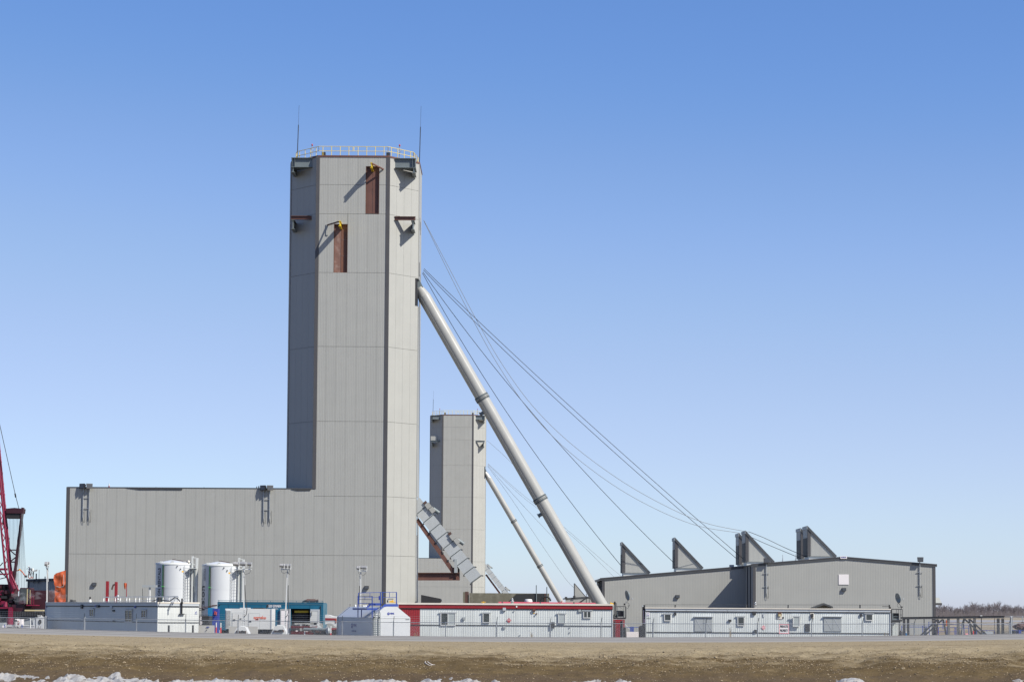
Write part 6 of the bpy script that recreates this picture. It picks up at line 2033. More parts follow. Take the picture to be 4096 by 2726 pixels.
# blue barricades, cones and gear under and beyond the frame
def barricade(x0, x1, yt, ys_, Y, label, posts=(), conv=Q, box_=None):
    a, b_ = A(*conv(x0, yt), Y), A(*conv(x1, yt), Y)
    t = T('barricade', label, 'barricade', ((a.x + b_.x) / 2, Y, 0), 'blue barricades')
    for y in ys_:
        z = A(*conv(x0, y), Y).z
        beam(t, 'rail', (a.x, Y, z), (b_.x, Y, z), .04, .04, m_blue)
    for x in posts or (x0, (x0 + x1) / 2, x1):
        q = A(*conv(x, yt), Y)
        beam(t, 'post', (q.x, Y, 0), q, .06, .06, m_blue)
    return t
barricade(200, 700, 442, (442, 468), 205, 'blue rail barricade running behind the left part of the steel frame', (205, 575, 600, 690))
barricade(678, 1190, 375, (375, 420), 230, 'taller blue rail barricade between the frame\'s third and fifth columns', (680, 930, 1188))
barricade(840, 1180, 470, (470, 545), 200, 'low blue barricade in front of the third column of the frame', (850, 1000, 1140, 1160))
barricade(1205, 1390, 440, (440, 485, 600), 198, 'blue barricade panel between the two middle raking struts', (1210, 1300, 1385))
barricade(1515, 1840, 520, (520,), 205, 'thin blue rail low behind the right middle of the frame', (1520, 1700, 1835))
barricade(2120, 2420, 520, (520,), 190, 'blue barricade at the far right edge beyond the frame', (2125, 2200, 2235, 2260, 2300))
def block(name, label, cat, x0, y0, x1, y1, Y, m, d_=1.2, conv=Q, floor=False):
    a, b_ = A(*conv(x0, y1), Y), A(*conv(x1, y0), Y)
    z0 = 0 if floor else a.z
    mb = MB()
    w_ = b_.x - a.x
    e = min(.08, w_ * .15)
    mb.hexa([(a.x, Y, z0), (b_.x, Y, z0), (b_.x, Y + d_, z0), (a.x, Y + d_, z0), (a.x + e, Y + e, b_.z), (b_.x - e, Y + e, b_.z), (b_.x - e, Y + d_ - e, b_.z), (a.x + e, Y + d_ - e, b_.z)])
    return S(name, mb, m, label, cat, loc=((a.x + b_.x) / 2, Y, z0))
block('gravel_berm', 'low tan earth berm behind the left bays of the steel frame', 'berm', 830, 520, 1500, 640, 215, mat('berm_soil', (.30, .25, .19), .95, var=.15), 4, floor=True)
block('waste_bin', 'grey bin right of the raking struts beyond the steel frame', 'bin', 1660, 545, 1830, 640, 190, m_panelg, floor=True)
block('concrete_slab', 'pale concrete block beyond the third bay of the steel frame', 'block', 640, 465, 740, 640, 212, m_conc, floor=True)
block('dark_crate', 'dark crate beside the last blue barricade at the far right edge', 'crate', 2180, 525, 2222, 640, 186, m_dark, floor=True)
block('dark_crate', 'dark blue tinted crate at the extreme right edge by the barricade', 'crate', 2262, 520, 2305, 640, 186, m_logo, floor=True)
S('brush_pile', MB().blob(A(*Q(2330, 465), 260), 1.1, .9, .5, 12, 8, .3).blob(A(*Q(2275, 475), 258), .5, .6, .25, 10, 9, .35), m_brown, 'brown brush pile on snow at the right edge of the frame', 'brush pile', loc=A(*Q(2330, 490), 260))
c = A(*Q(2125, 290), 150)
t = T('gate_post', 'thick pale gate post standing right of the steel frame', 'post', (c.x, 150, 0))
pipe(t, 'post', (c.x, 150, 0), (c.x, 150, c.z), .06, m_galv, 10)
P('cap', MB().lathe([(.066, 0), (.066, .03), (0, .06)], (c.x, 150, c.z), 10), m_galv, t)
block('tool_chest', 'red tool chest lying near the middle struts of the frame', 'chest', 1320, 580, 1385, 615, 180, m_pink, .6, floor=False)
for k, (x, y) in enumerate(((845, 520), (990, 385))):
    a = A(*Q(x, y + 60), 205)
    b_ = A(*Q(x, y - 40), 205)
    S('orange_marker', MB().tube((a.x, 205, a.z), (a.x, 205, b_.z), .07, 8), m_orange, ('orange marker post low behind the frame\'s second raking strut', 'orange marker post behind the bay left of the fourth column')[k], 'marker', 'orange markers', loc=(a.x, 205, a.z))

# ------------------------------------------------------------------ concrete foundation box behind the red trailer
def Z10(x, y):
    return 1580 + x / 2.851, 1900 + y / 2.851
Y = 225
a, b_ = A(*Z10(776, 1336), Y), A(*Z10(1758, 1342), Y)
t = T('concrete_box', 'large stained concrete foundation box behind the red trailer roof', 'foundation', ((a.x + b_.x) / 2, Y, 0))
zt = A(*Z10(1250, 1342), Y).z
xs_ = [a.x] + [A(*Z10(x, 1340), Y).x for x in (830, 848)] + [b_.x]
P('concrete_wall', MB().box(xs_[0], xs_[1] - .3, Y, Y + 6, 0, zt + .1), m_concd, t)
P('concrete_wall', MB().box(xs_[2], xs_[3], Y, Y + 6, 0, zt), m_concd, t)
P('joint', MB().box(xs_[1] - .3, xs_[1], Y + .1, Y + 6, 0, zt + .15), m_brown, t)
for x in (1612, 1732):
    q = A(*Z10(x, 1250 if x < 1700 else 1270), Y - .3)
    pipe(t, 'rebar', (q.x, Y - .15, zt - 2), (q.x, Y - .15, q.z), .05, m_steelg, 6)
P('shadow_panel', MB().extr([A(*Z10(1290, 1440), Y - .1), A(*Z10(1385, 1352), Y - .1), A(*Z10(1705, 1346), Y - .1), A(*Z10(1705, 1440), Y - .1)], (0, .08, 0)), m_nearblack, t)  # cast shadow on the concrete, built as a thin near-black panel
q = A(*Z10(1716, 1345), Y)
box(t, 'form_edge', q.x - .12, q.x + .1, Y - .14, Y - .002, 0, zt, m_brown)
c = A(*Z10(1720, 1432), Y - 1)
P('lifting_ring', MB().path([c + Vector((.5 * math.cos(k * .35), 0, .5 * math.sin(k * .35))) for k in range(10)], .1, 7), m_black, t)

# ------------------------------------------------------------------ perimeter fence
YF = 135
m_brush_tan = mat('dry_stalk', (.30, .23, .13), .9, var=.15)
posts = [-270, -65, 141, 181, 337, 545, 742, 952, 1152, 1368, 1574, 1783, 1986, 2201, 2404, 2612, 2823.5, 3031, 3246.6, 3449, 3657.6, 3849, 4038, 4245]
def frail(x):
    return 1.895 + .16 * min(1.6, (x / 33) ** 2)
fx = [A(p, 2489, YF).x for p in posts]
t = T('chain_link_fence', 'galvanised chain link fence with barbed wire running along the road', 'fence', (0, YF, 0))
wires = MB()
W0, H0, sp = 3.35, 1.85, .075
for dirn in (1, -1):
    k = -int(H0 / sp) - 1
    while k * sp < W0:
        xa = k * sp
        z0, z1 = max(0, -xa), min(H0, W0 - xa)
        if z1 > z0:
            p, q = (xa + z0, z0), (xa + z1, z1)
            if dirn < 0:
                p, q = (W0 - p[0], p[1]), (W0 - q[0], q[1])
            wires.tube((p[0], dirn * .004, p[1]), (q[0], dirn * .004, q[1]), .0028, 3, caps=False)
        k += 1
m_wire = mat('fence_wire', (.50, .53, .55), .4, metal=.4, var=0)
wm = wires.mesh('chain_link_mesh', m_wire)
for i, x in enumerate(fx):
    z = frail(x)
    thick = .06 if posts[i] not in (337, 181) else .10
    pipe(t, 'fence_post', (x, YF + .06, 0), (x, YF + .06, z + (.05 if thick < .1 else .12)), thick * .62, m_galv, 8)
    if posts[i] != 181:
        beam(t, 'barb_arm', (x, YF + .06, z), (x + .05, YF - .22, z + .38), .03, .03, m_steelg)
    if i + 1 < len(fx):
        x2 = fx[i + 1]
        z2 = frail(x2)
        pipe(t, 'top_rail', (x, YF + .03, z), (x2, YF + .03, z2), .024, m_galv, 6)
        o = bpy.data.objects.new('chain_link_mesh', wm)
        COL.objects.link(o)
        o.parent = t
        o.location = Vector((x, YF, .03)) - t.location
        o.scale = ((x2 - x) / W0, 1, (z - .03) / H0)
        for k in (.33, .66, 1):
            P('barbed_wire', MB().tube((x + .05 * k, YF + .06 - .28 * k, z + .38 * k), (x2 + .05 * k, YF + .06 - .28 * k, z2 + .38 * k), .004, 3, caps=False), m_galv, t)
# dry weeds by the trailers
for k, (px, py, lab) in enumerate(((2918, 2512, 'dry weed standing before the right trailer, under its second small window'), (3546, 2528, 'dry weed at the right end of the right trailer'), (1662, 2528, 'dry weed in front of the red end strip of the long trailer'), (2128, 2528, 'dry weed before the middle of the red trimmed trailer'))):
    q = A(px, py, 139)
    mb = MB()
    rr = random.Random(k)
    for s_ in range(9):
        a_ = rr.uniform(-.5, .5)
        hh_ = q.z * rr.uniform(.75, 1.05)
        p1 = Vector((q.x + a_ * .3, 139 + rr.uniform(-.1, .1), hh_))
        mb.tube((q.x + a_ * .08, 139, 0), p1, .012, 4, .005)
        for u_ in range(3):
            mb.tube(p1 - Vector((a_ * .05, 0, .12 * u_)), p1 + Vector((rr.uniform(-.12, .12), 0, rr.uniform(-.02, .1) - .12 * u_)), .006, 3, .004)
    S('dry_weed', mb, m_brush_tan, lab, 'weed', 'dry weeds by the trailers', loc=(q.x, 139, 0))
# sign wired to the fence
a, b_ = A(*Z7(522, 1418), YF - .05), A(*Z7(645, 1300), YF - .05)
t = T('private_property_sign', 'white PRIVATE PROPERTY notice with a red border on the fence', 'sign', ((a.x + b_.x) / 2, YF - .05, a.z))
P('board', MB().box(a.x, b_.x, YF - .06, YF - .04, a.z, b_.z), m_sign, t)
P('border', MB().box(a.x, b_.x, YF - .064, YF - .061, a.z, a.z + .03).box(a.x, b_.x, YF - .064, YF - .061, b_.z - .03, b_.z).box(a.x, a.x + .03, YF - .064, YF - .061, a.z + .03, b_.z - .03).box(b_.x - .03, b_.x, YF - .064, YF - .061, a.z + .03, b_.z - .03), m_pink, t)
for s, y in (('PRIVATE', 1342), ('PROPERTY', 1392)):
    z = A(*Z7(580, y), YF - .06).z
    text(t, 'lettering', s, .20, lambda u, v, W: (a.x + .06 + u * (b_.x - a.x - .12) / W, YF - .066, z + v * 1.05), m_print, .010)
z = A(*Z7(580, 1411), YF - .06).z
P('small_lettering', MB().box(a.x + .07, a.x + .25, YF - .066, YF - .0645, z, z + .03).box(a.x + .28, a.x + .4, YF - .066, YF - .0645, z, z + .03).box(a.x + .43, b_.x - .07, YF - .066, YF - .0645, z, z + .03), m_printg, t)

# a distant fence at the right edge
Y = 320
t = T('wire_fence', 'far pale wire fence in front of the bare trees at right', 'fence', A(4050, 2470, Y))
for px in (4050, 4090, 4130):
    q = A(px, 2462, Y)
    beam(t, 'post', (q.x, Y, 0), q, .10, .10, m_galv)
for y in (2462, 2469):
    beam(t, 'rail', A(4020, y, Y), A(4140, y, Y), .06, .06, m_galv)

# ------------------------------------------------------------------ left side: crane, lift, small building, tarp
YC = 205
def Z1(x, y):
    return x / 5.227, 1980 + y / 5.227
def Z2(x, y):
    return x / 5.227, 2260 + y / 5.227
t = T('crawler_crane', 'red lattice boom crawler crane at the left edge, partly out of frame', 'crane', (A(20, 2500, YC).x, YC, 0))
foot = A(46, 2370, YC)
def ext(p, q, k):
    return p + (q - p) * k
bw = .9
rt0, rt1 = A(50, 2372, YC), A(11, 1980, YC)
lt0, lt1 = A(31, 2285, YC), A(0, 2087, YC)
lt0b = A(40, 2330, YC)
TOP = 4.9
R1, L1 = ext(rt0, rt1, TOP), None
ld_ = (rt1 - rt0)
l0 = rt0 + Vector((-.55, 0, .9))
l1 = lt0 + (lt0 - lt0b).normalized() * .1
Lpts = [rt0, l1, l1 + ld_ * 2.3]
for dy in (-bw, bw):
    off = Vector((0, dy, 0))
    P('boom_chord', MB().tube(rt0 + off * .4, R1 + off, .10, 10), m_craner, t)
    P('boom_chord', MB().path([rt0 + off * .4, l1 + off, l1 + ld_ * 4.6 + off], .10, 10), m_craner, t)
n = 40
for dy in (-bw, bw):
    off = Vector((0, dy, 0))
    for k in range(n):
        f = .28 + 4.5 * k / n
        f2 = .28 + 4.5 * (k + .5) / n
        f3 = .28 + 4.5 * (k + 1) / n
        pl = lambda g: l1 + ld_ * (g - .22) + off
        pr = lambda g: rt0 + ld_ * g + off
        P('boom_lacing', MB().tube(pl(f), pr(f2), .045, 6), m_craner, t)
        P('boom_lacing', MB().tube(pr(f2), pl(f3), .045, 6), m_craner, t)
for k in range(26):
    f = .28 + 4.5 * k / 26
    P('boom_lacing', MB().tube(rt0 + ld_ * f + Vector((0, -bw, 0)), rt0 + ld_ * (f + .08) + Vector((0, bw, 0)), .032, 6), m_craner, t)
# back mast with its sheave head and hanging lines
mb_, mt_ = A(*Z2(290, 330), YC), A(*Z1(480, 255), YC)
P('back_mast', MB().beam(mb_, mt_, .2, .5), m_cranep, t)
P('back_mast', MB().beam(A(*Z1(75, 620), YC + 2), A(*Z1(100, 320), YC + 2), .2, .5), m_cranep, t)
hd = [A(*Z1(*p), YC - .3) for p in ((112, 275), (300, 258), (470, 275), (455, 375), (135, 370))]
P('sheave_head', MB().extr(hd, (0, 1.4, 0)), m_cranep, t)
a, b_ = A(*Z1(140, 480), YC), A(*Z1(425, 375), YC)
P('sheave_block', MB().box(a.x, b_.x, YC - .2, YC + 1, a.z, b_.z), m_black, t)
for k in range(11):
    f = k / 10
    p = A(*Z1(140 + 285 * f, 480), YC + .6)
    q = A(*Z2(230 + 150 * f - 60 * (1 - f), 500), YC + 1.5)
    P('hoist_line', MB().tube(p, q, .015, 5), m_rope if k % 3 else m_ropel, t)
for k in range(7):
    f = k / 6
    p = A(*Z1(455 + 15 * f, 380), YC - .5)
    q = A(*Z2(340 + 215 * f, 470), YC - .2)
    P('hoist_line', MB().tube(p, q, .015, 5), m_rope if k % 2 else m_ropel, t)
P('pendant', MB().path([A(-26, 1600, YC), A(0, 1702, YC), A(62, 1980, YC), A(76, 2034, YC)], .03, 6), m_black, t)
P('pendant_link', MB().beam(A(60, 1972, YC), A(63, 1988, YC), .12, .12), m_black, t)
for (x0, y0, x1, y1, w_) in ((205, 1140, 350, 1140, .11), (215, 1150, 335, 1250, .1), (230, 1370, 335, 1285, .1), (150, 1390, 310, 1390, .12)):
    P('mast_brace', MB().beam(A(*Z1(x0, y0), YC), A(*Z1(x1, y1), YC), w_, w_), m_cranep, t)
P('boom_foot', MB().extr([A(*Z2(*p), YC - .6) for p in ((180, 120), (235, 110), (255, 350), (290, 480), (240, 560), (205, 350))], (0, 1.2, 0)), m_craner, t)
P('boom_stop', MB().tube(A(*Z2(230, 190), YC - .9), A(*Z2(390, 535), YC - .9), .09, 10), m_craner, t)
P('boom_stop', MB().tube(A(*Z2(300, 330), YC), A(*Z2(255, 590), YC), .09, 10), m_craner, t)
P('walkway', MB().beam(A(*Z2(-60, 78), YC), A(*Z2(150, 78), YC), .5, .2), m_craner, t)
P('walkway', MB().beam(A(*Z2(-60, 180), YC), A(*Z2(160, 180), YC), .5, .15), m_craner, t)
for x0, y0, x1, y1 in ((0, 95, 90, 210), (0, 280, 165, 240), (90, 200, 180, 310), (0, 10, 60, -60), (30, 150, 0, 110)):
    P('boom_lacing', MB().beam(A(*Z2(x0, y0), YC), A(*Z2(x1, y1), YC), .08, .08), m_cranep, t)
a, b_ = A(*Z2(-80, 640), YC), A(*Z2(210, 392), YC)
P('engine_house', MB().box(a.x, b_.x, YC + .4, YC + 3.5, a.z, b_.z), m_cranep, t)
a, b_ = A(*Z2(-80, 965), YC), A(*Z2(560, 640), YC)
P('carbody', MB().box(a.x, b_.x, YC + .3, YC + 3.4, a.z, b_.z), m_cranep, t)
rr = random.Random(11)
for k in range(26):
    x, y = rr.uniform(-20, 250), rr.uniform(430, 850)
    c = A(*Z2(x, y), YC)
    w_ = rr.uniform(.06, .3)
    h = rr.uniform(.05, .22)
    box(t, 'engine_part', c.x - w_, c.x + w_, YC - .2 - rr.random() * .5, YC + .5, c.z - h, c.z + h, rr.choice([m_craner, m_cranep, m_cranep, m_black, m_black, m_dark]))
# operator cab
a, b_ = A(*Z2(400, 805), YC - 1), A(*Z2(640, 466), YC - 1)
w_ = b_.x - a.x
cb_ = P('cab', MB().extr([(a.x - .05, YC - 1, a.z), (b_.x, YC - 1, a.z), (b_.x, YC - 1, b_.z - .06), (b_.x - .06, YC - 1, b_.z), (a.x + .08, YC - 1, b_.z), (a.x, YC - 1, b_.z - .2)], (0, 1.6, 0)), m_cranep, t)
P('cab_window', MB().box(a.x + .1, a.x + w_ * .68, YC - 1.03, YC - 1.002, a.z + .35, b_.z - .10), m_glass, cb_)
P('cab_window', MB().box(a.x + w_ * .76, b_.x - .05, YC - 1.03, YC - 1.002, b_.z - .5, b_.z - .1), m_glass, cb_)
P('cab_pillar', MB().box(a.x + w_ * .69, a.x + w_ * .75, YC - 1.06, YC - 1.002, a.z, b_.z - .1).box(b_.x - .045, b_.x - .01, YC - 1.05, YC - 1.002, a.z, b_.z - .2), m_beige, cb_)
a, b_ = A(*Z2(500, 910), YC), A(*Z2(935, 520), YC)
P('machine_house', MB().box(a.x + .6, b_.x, YC + .6, YC + 4.5, a.z, b_.z), m_cranep, t)
a, b_ = A(*Z2(280, 960), YC), A(*Z2(560, 820), YC)
P('deck', MB().box(a.x, b_.x, YC - .8, YC + 3, a.z, b_.z), m_cranep, t)
a, b_ = A(*Z2(560, 880), YC - 1), A(*Z2(765, 820), YC - 1)
P('catwalk', MB().box(a.x, b_.x, YC - 1.3, YC + .4, b_.z - .1, b_.z), m_craner, t)
for x in (660, 705):
    P('grab_rail', MB().beam(A(*Z2(x, 830), YC - 1.2), A(*Z2(x, 640), YC - 1.2), .045, .045), m_craner, t)
P('grab_rail', MB().beam(A(*Z2(655, 645), YC - 1.2), A(*Z2(710, 645), YC - 1.2), .04, .04), m_craner, t)
a, b_ = A(*Z2(535, 962), YC - 1.6), A(*Z2(930, 925), YC - 1.6)
box(t, 'timber_mat', a.x, b_.x, YC - 2, YC - 1.6, a.z + .05, b_.z, m_beige)
a, b_ = A(*Z2(-200, 1080), YC), A(*Z2(930, 965), YC)
P('crawler_track', MB().box(a.x, b_.x, YC - 1.2, YC - .1, 0, b_.z), m_black, t)
for k in range(22):
    x = a.x + (b_.x - a.x) * k / 22
    box(t, 'track_shoe', x, x + .16, YC - 1.28, YC - 1.202, .15, b_.z - .02, m_dark)
P('crawler_track', MB().box(a.x, b_.x, YC + 3, YC + 4.2, 0, b_.z), m_black, t)
a, b_ = A(*Z2(180, 1080), YC - 1.5), A(*Z2(265, 870), YC - 1.5)
P('jacking_post', MB().box(a.x, b_.x, YC - 1.7, YC - 1.3, .2, b_.z), m_craner, t)
a, b_ = A(*Z2(-30, 900), YC - 1.5), A(*Z2(265, 870), YC - 1.5)
box(t, 'side_rail', a.x, b_.x, YC - 1.6, YC - 1.4, a.z, b_.z, m_craner)
c = A(*Z2(120, 815), YC - .9)
P('drum_guard', MB().tube(c - Vector((.05, 0, .2)), c + Vector((0, 0, .25)), .24, 14, .14), m_craner, t)

# red diesel tank and clutter under the crane in front of the tracks
Y = 178
a, b_ = A(*Z2(130, 1240), Y), A(*Z2(280, 1085), Y)
S('red_drum', MB().tube(((a.x + b_.x) / 2, Y, 0), ((a.x + b_.x) / 2, Y, b_.z), (b_.x - a.x) / 2, 18), m_craner, 'bright red drum below the crane behind the fence', 'drum', loc=((a.x + b_.x) / 2, Y, 0))
block('chevron_cabinet', 'white cabinet with red chevron edge, left one of two beside the red drum', 'cabinet', 300, 1115, 362, 1245, 176, m_sign, 1, Z2, True)
o = block('chevron_cabinet', 'white cabinet with red chevron edge, right one of two beside the red drum', 'cabinet', 395, 1120, 460, 1245, 176, m_sign, 1, Z2, True)
for k in range(4):
    p = [A(*Z2(*v), 175.97) for v in ((372, 1140 + 26 * k), (394, 1128 + 26 * k), (394, 1142 + 26 * k), (372, 1155 + 26 * k))]
    P('chevron', MB().extr(p, (0, .02, 0)), m_signr if k % 2 else m_white, o)
c = A(*Z2(330, 1165), 175)
t = T('tripod_meter', 'dark head on a thin pole in front of the chevron cabinets', 'tripod', (c.x, 175, 0))
pipe(t, 'pole', (c.x, 175, 0), (c.x, 175, c.z), .025, m_dark, 6)
P('head', MB().box(c.x - .16, c.x + .15, 174.8, 175.2, c.z - .03, c.z + .03).box(c.x - .07, c.x + .07, 174.8, 175.2, c.z + .03, c.z + .13), m_dark, t)
Y = 172
a, b_ = A(*Z2(500, 1245), Y), A(*Z2(670, 1095), Y)
t = T('tool_shed', 'small grey box shed with slanting roof behind the fence at left', 'shed', (a.x, Y, 0))
P('shed_wall', MB().extr([(a.x, Y, 0), (b_.x, Y, 0), (b_.x, Y, b_.z), (a.x, Y, b_.z - .18)], (0, 2, 0)), m_panelg, t)
P('shed_roof', MB().extr([(a.x - .03, Y - .1, b_.z - .18), (b_.x + .03, Y - .1, b_.z + .01), (b_.x + .03, Y - .1, b_.z + .04), (a.x - .03, Y - .1, b_.z - .15)], (0, 2.2, 0)), m_fasw, t)
delineator(*Z2(638, 1100), 150, 'red and white delineator in front of the small grey shed at left', 'wwrrr')
Y = 168
pp = [A(*Z2(*v), Y) for v in ((690, 1330), (690, 1175), (735, 1100), (745, 1085), (905, 1075), (905, 1330))]
pp[0].z = pp[-1].z = 0
t = T('heater_unit', 'white slope fronted heater with a dark round fan opening at left', 'heater', pp[0])
P('case', MB().extr(pp, (0, 1.6, 0)), m_tank, t)
c = A(*Z2(836, 1175), Y - .02)
fn_ = P('fan_opening', MB().lathe([(0, 0), (.3, 0)], (0, 0, 0), 4) if False else MB(Matrix.Translation(c) @ Matrix.Rotation(R(90), 4, 'X') @ Matrix.Scale(.62, 4, (1, 0, 0))).lathe([(0, .02), (.17, .02), (.19, .03), (.19, -.02)], (0, 0, 0), 22), m_black, t)
for k in range(3):
    P('roof_cap', MB().lathe([(.05, 0), (.06, .04), (.02, .07)], A(*Z2(795 + 35 * k, 1060), Y + .4), 10), m_white, t)
P('duct', MB().beam(A(*Z2(790, 1085), Y + .3), A(*Z2(900, 1068), Y + .3), .06, .06), m_white, t)
for x in (805, 850):
    pipe(t, 'leg_rod', (A(*Z2(x, 1250), Y).x, Y - .08, 0), A(*Z2(x, 1260), Y - .08), .015, m_brown, 6)
c = A(*Z2(940, 1060), 149)
t = T('gate_post', 'white gate post with round cap left of the shaded trailer', 'post', (c.x, 149, 0))
pipe(t, 'post', (c.x, 149, 0), (c.x, 149, c.z - .05), .04, m_white, 10)
P('arm', MB().beam((c.x - .05, 149, c.z - .1), (c.x + .08, 149, c.z + .03), .04, .04), m_white, t)
P('foot', MB().box(c.x - .12, c.x + .08, 148.9, 149.1, .0, .35), m_white, t)
# low snow covered barriers and blue posts along the fence
Y = 152
a, b_ = A(*Z2(105, 1335), Y), A(*Z2(725, 1250), Y)
t = T('road_barrier', 'long low weathered white barrier behind the fence below the crane', 'barrier', ((a.x + b_.x) / 2, Y, 0))
P('barrier_body', MB().extr([(a.x, Y - .3, 0), (a.x, Y + .3, 0), (a.x, Y + .12, b_.z - .06), (a.x, Y - .12, b_.z - .06)], (b_.x - a.x, 0, 0)), mat('weathered_white', (.42, .42, .44), .7, var=.3, sc=1.5, dirt=((.12, .11, .12), .7, 1.2)), t)
P('barrier_cap', MB().box(a.x, b_.x, Y - .16, Y + .16, b_.z - .058, b_.z + .01), m_white, t)
for k in range(9):
    x = a.x + (b_.x - a.x) * (.6 + .4 * k / 9)
    P('slot', MB().box(x, x + .06, Y - .33, Y - .302, .1, b_.z - .2), m_dark, t)
a, b_ = A(*Z2(35, 1335), 150), A(*Z2(92, 1255), 150)
block('white_bin', 'short bright white bin behind the fence at the far left', 'bin', 35, 1255, 92, 1335, 150, m_sign, .8, Z2, True)
for k, x in enumerate((100, 460)):
    q = A(*Z2(x, 1230), 149)
    S('blue_post', MB().tube((q.x, 149, 0), (q.x, 149, q.z), .035, 10), m_blue, ('blue bollard left, between the white bin and the weathered barrier', 'blue bollard in front of the middle of the weathered barrier')[k], 'bollard', 'blue bollards', loc=(q.x, 149, 0))
S('snow_pile', MB().blob(A(*Z2(240, 1290), 150.5), .55, .3, .17, 14, 21, .35).blob(A(*Z2(350, 1305), 150.5), .3, .3, .12, 12, 22, .35), m_snow, 'dirty snow heaped on the barrier behind the fence at left', 'snow pile', loc=A(*Z2(240, 1330), 150.5))
a, b_ = A(*Z2(-60, 1250), 158), A(*Z2(88, 1195), 158)
block('stacked_pallets', 'grey crates behind the white bin at the left edge', 'crate', -60, 1195, 88, 1260, 158, m_panelg, 1.2, Z2, True)

# small ribbed building behind the crane
Y = 285
p0, p1 = A(*Z2(562, 285), Y), A(*Z2(1130, 247), Y)
t = T('utility_building', 'small grey ribbed building behind the crane cab and orange tarp', 'industrial building', (p0.x, Y, 0))
zt0, zt1 = p0.z, p1.z
Wb = p1.x - p0.x + 6
P('wall', MB(wallM((p0.x + .12, Y, 0), 0)).corr(Wb, 1, .3, .02, lambda u: zt0 - .15 + (zt1 - zt0) * u / (p1.x - p0.x)), m_clad, t)
P('corner_trim', MB().box(p0.x + .1, p0.x + .35, Y - .06, Y + .5, 0, zt0 - .3), m_fascia, t)
P('roof', MB().hexa([(p0.x - .1, Y - .2, zt0 - .3), (p0.x + Wb, Y - .2, zt1 - .3 + .05), (p0.x + Wb, Y + 10, zt1 - .25), (p0.x - .1, Y + 10, zt0 - .3), (p0.x - .1, Y - .2, zt0), (p0.x + Wb, Y - .2, zt1 + .05), (p0.x + Wb, Y + 10, zt1 + .05), (p0.x - .1, Y + 10, zt0)]), m_fascia, t)
for x, y0, y1, r in ((745, 165, 262, .085), (803, 90, 262, .03), (930, 228, 258, .07)):
    a, b_ = A(*Z2(x, y1), Y - .4), A(*Z2(x, y0), Y - .4)
    pipe(t, 'roof_stack', (a.x, Y - .05, a.z - .5), (a.x, Y - .05, b_.z), r, m_steelg, 8)
for x in (708, 812):
    a, b_ = A(*Z2(x, 370), Y - .4), A(*Z2(x, 285), Y - .4)
    P('wall_pipe', MB().beam((a.x, Y - .4, a.z), (a.x, Y - .4, b_.z), .12, .12), m_dark, t)
P('wall_pipe', MB().path([A(*Z2(712, 368), Y - .35), A(*Z2(735, 360), Y - .35), A(*Z2(790, 305), Y - .35)], .04, 6), m_steelg, t)

# orange tarpaulin hung against the end of the wing
Y = 243.4
cols, rows = 14, 26
px0 = [1125, 1118, 1122, 1135, 1130, 1150, 1150, 1140, 1145, 1150, 1130, 1120, 1118, 1118]
mb = MB()
pts = []
for j in range(rows + 1):
    v = j / rows
    l = px0[min(len(px0) - 1, int(v * (len(px0) - 1)))]
    for i in range(cols + 1):
        u = i / cols
        x = l + (1372 - l) * u
        ytop = 175 - 78 * u if u > .1 else 190 - 20 * u
        y = ytop + (800 - ytop) * v
        q = A(*Z2(x, y), Y)
        d_ = .14 * noise.noise((u * 3.1, v * 5.3, 2.2)) + .05 * noise.noise((u * 4, v * 7, 8)) + (.10 if .40 < v < .44 else 0) - (.12 if v < .06 else 0)
        pts.append((q.x, Y - d_, q.z))
n = cols + 1
mb.smooth = True
mb.add(pts, [(j * n + i, j * n + i + 1, (j + 1) * n + i + 1, (j + 1) * n + i) for j in range(rows) for i in range(cols)])
t = T('orange_tarp', 'crumpled orange tarpaulin hanging beside the left end of the low wing', 'tarpaulin', A(*Z2(1240, 800), Y))
P('sheet', mb, m_orange, t)
P('white_rope', MB().path([A(*Z2(*p), Y - .22) for p in ((1330, 190), (1335, 300), (1335, 400), (1325, 440), (1250, 452), (1180, 440))], .022, 6), m_white, t)

# lift platform with a person on it
Y = 430
def B(x, y, dy=0):
    return A(90 + x / 15.68, 2240 + y / 15.68, Y + dy)
t = T('work_platform', 'orange legged work platform with grey gear on the small building roof line', 'platform', B(520, 1130))
P('deck', MB().box(B(400, 0).x, B(880, 0).x, Y - .7, Y + .7, B(0, 690).z, B(0, 660).z), m_panelg, t)
P('leg', MB().path([B(350, 640), B(400, 760), B(370, 900), B(375, 1060), B(430, 1110), B(520, 1100), B(545, 1010), B(520, 900), B(560, 740)], .085, 8), m_orange, t)
for x0, y0, x1, y1, w_, m in ((690, 700, 680, 1130, .16, m_steelg), (640, 740, 655, 1120, .08, m_dark), (560, 720, 520, 930, .14, m_dark), (440, 710, 480, 820, .1, m_dark)):
    beam(t, 'support', B(x0, y0), B(x1, y1), w_, w_, m)
P('hood', MB().lathe([(.16, 0), (.17, .3), (.15, .5), (.07, .66), (0, .67)], B(640, 670), 14), m_white, t)
P('tray', MB().extr([B(690, 620), B(880, 560), B(830, 660), B(690, 670)], (0, 1, 0)), m_panelg, t)
P('gear_box', MB().box(B(580, 0).x, B(630, 0).x, Y - .3, Y + .3, B(0, 660).z, B(0, 480).z), m_dark, t)
P('lamp', MB().blob(B(600, 1080, -.3), .14, .12, .16, 8, 3, .1), m_orange, t)
t = T('boom_lift', 'orange jointed boom reaching past the crane lines towards the work platform', 'boom lift', A(*Z2(250, 160), 425))
P('arm', MB().path([A(*Z2(*p), 425) for p in ((120, 190), (250, 145), (415, 85))], .12, 8), m_orange, t)
P('arm', MB().path([A(*Z2(*p), 425) for p in ((415, 85), (470, 140), (530, 220))], .12, 8), m_orange, t)
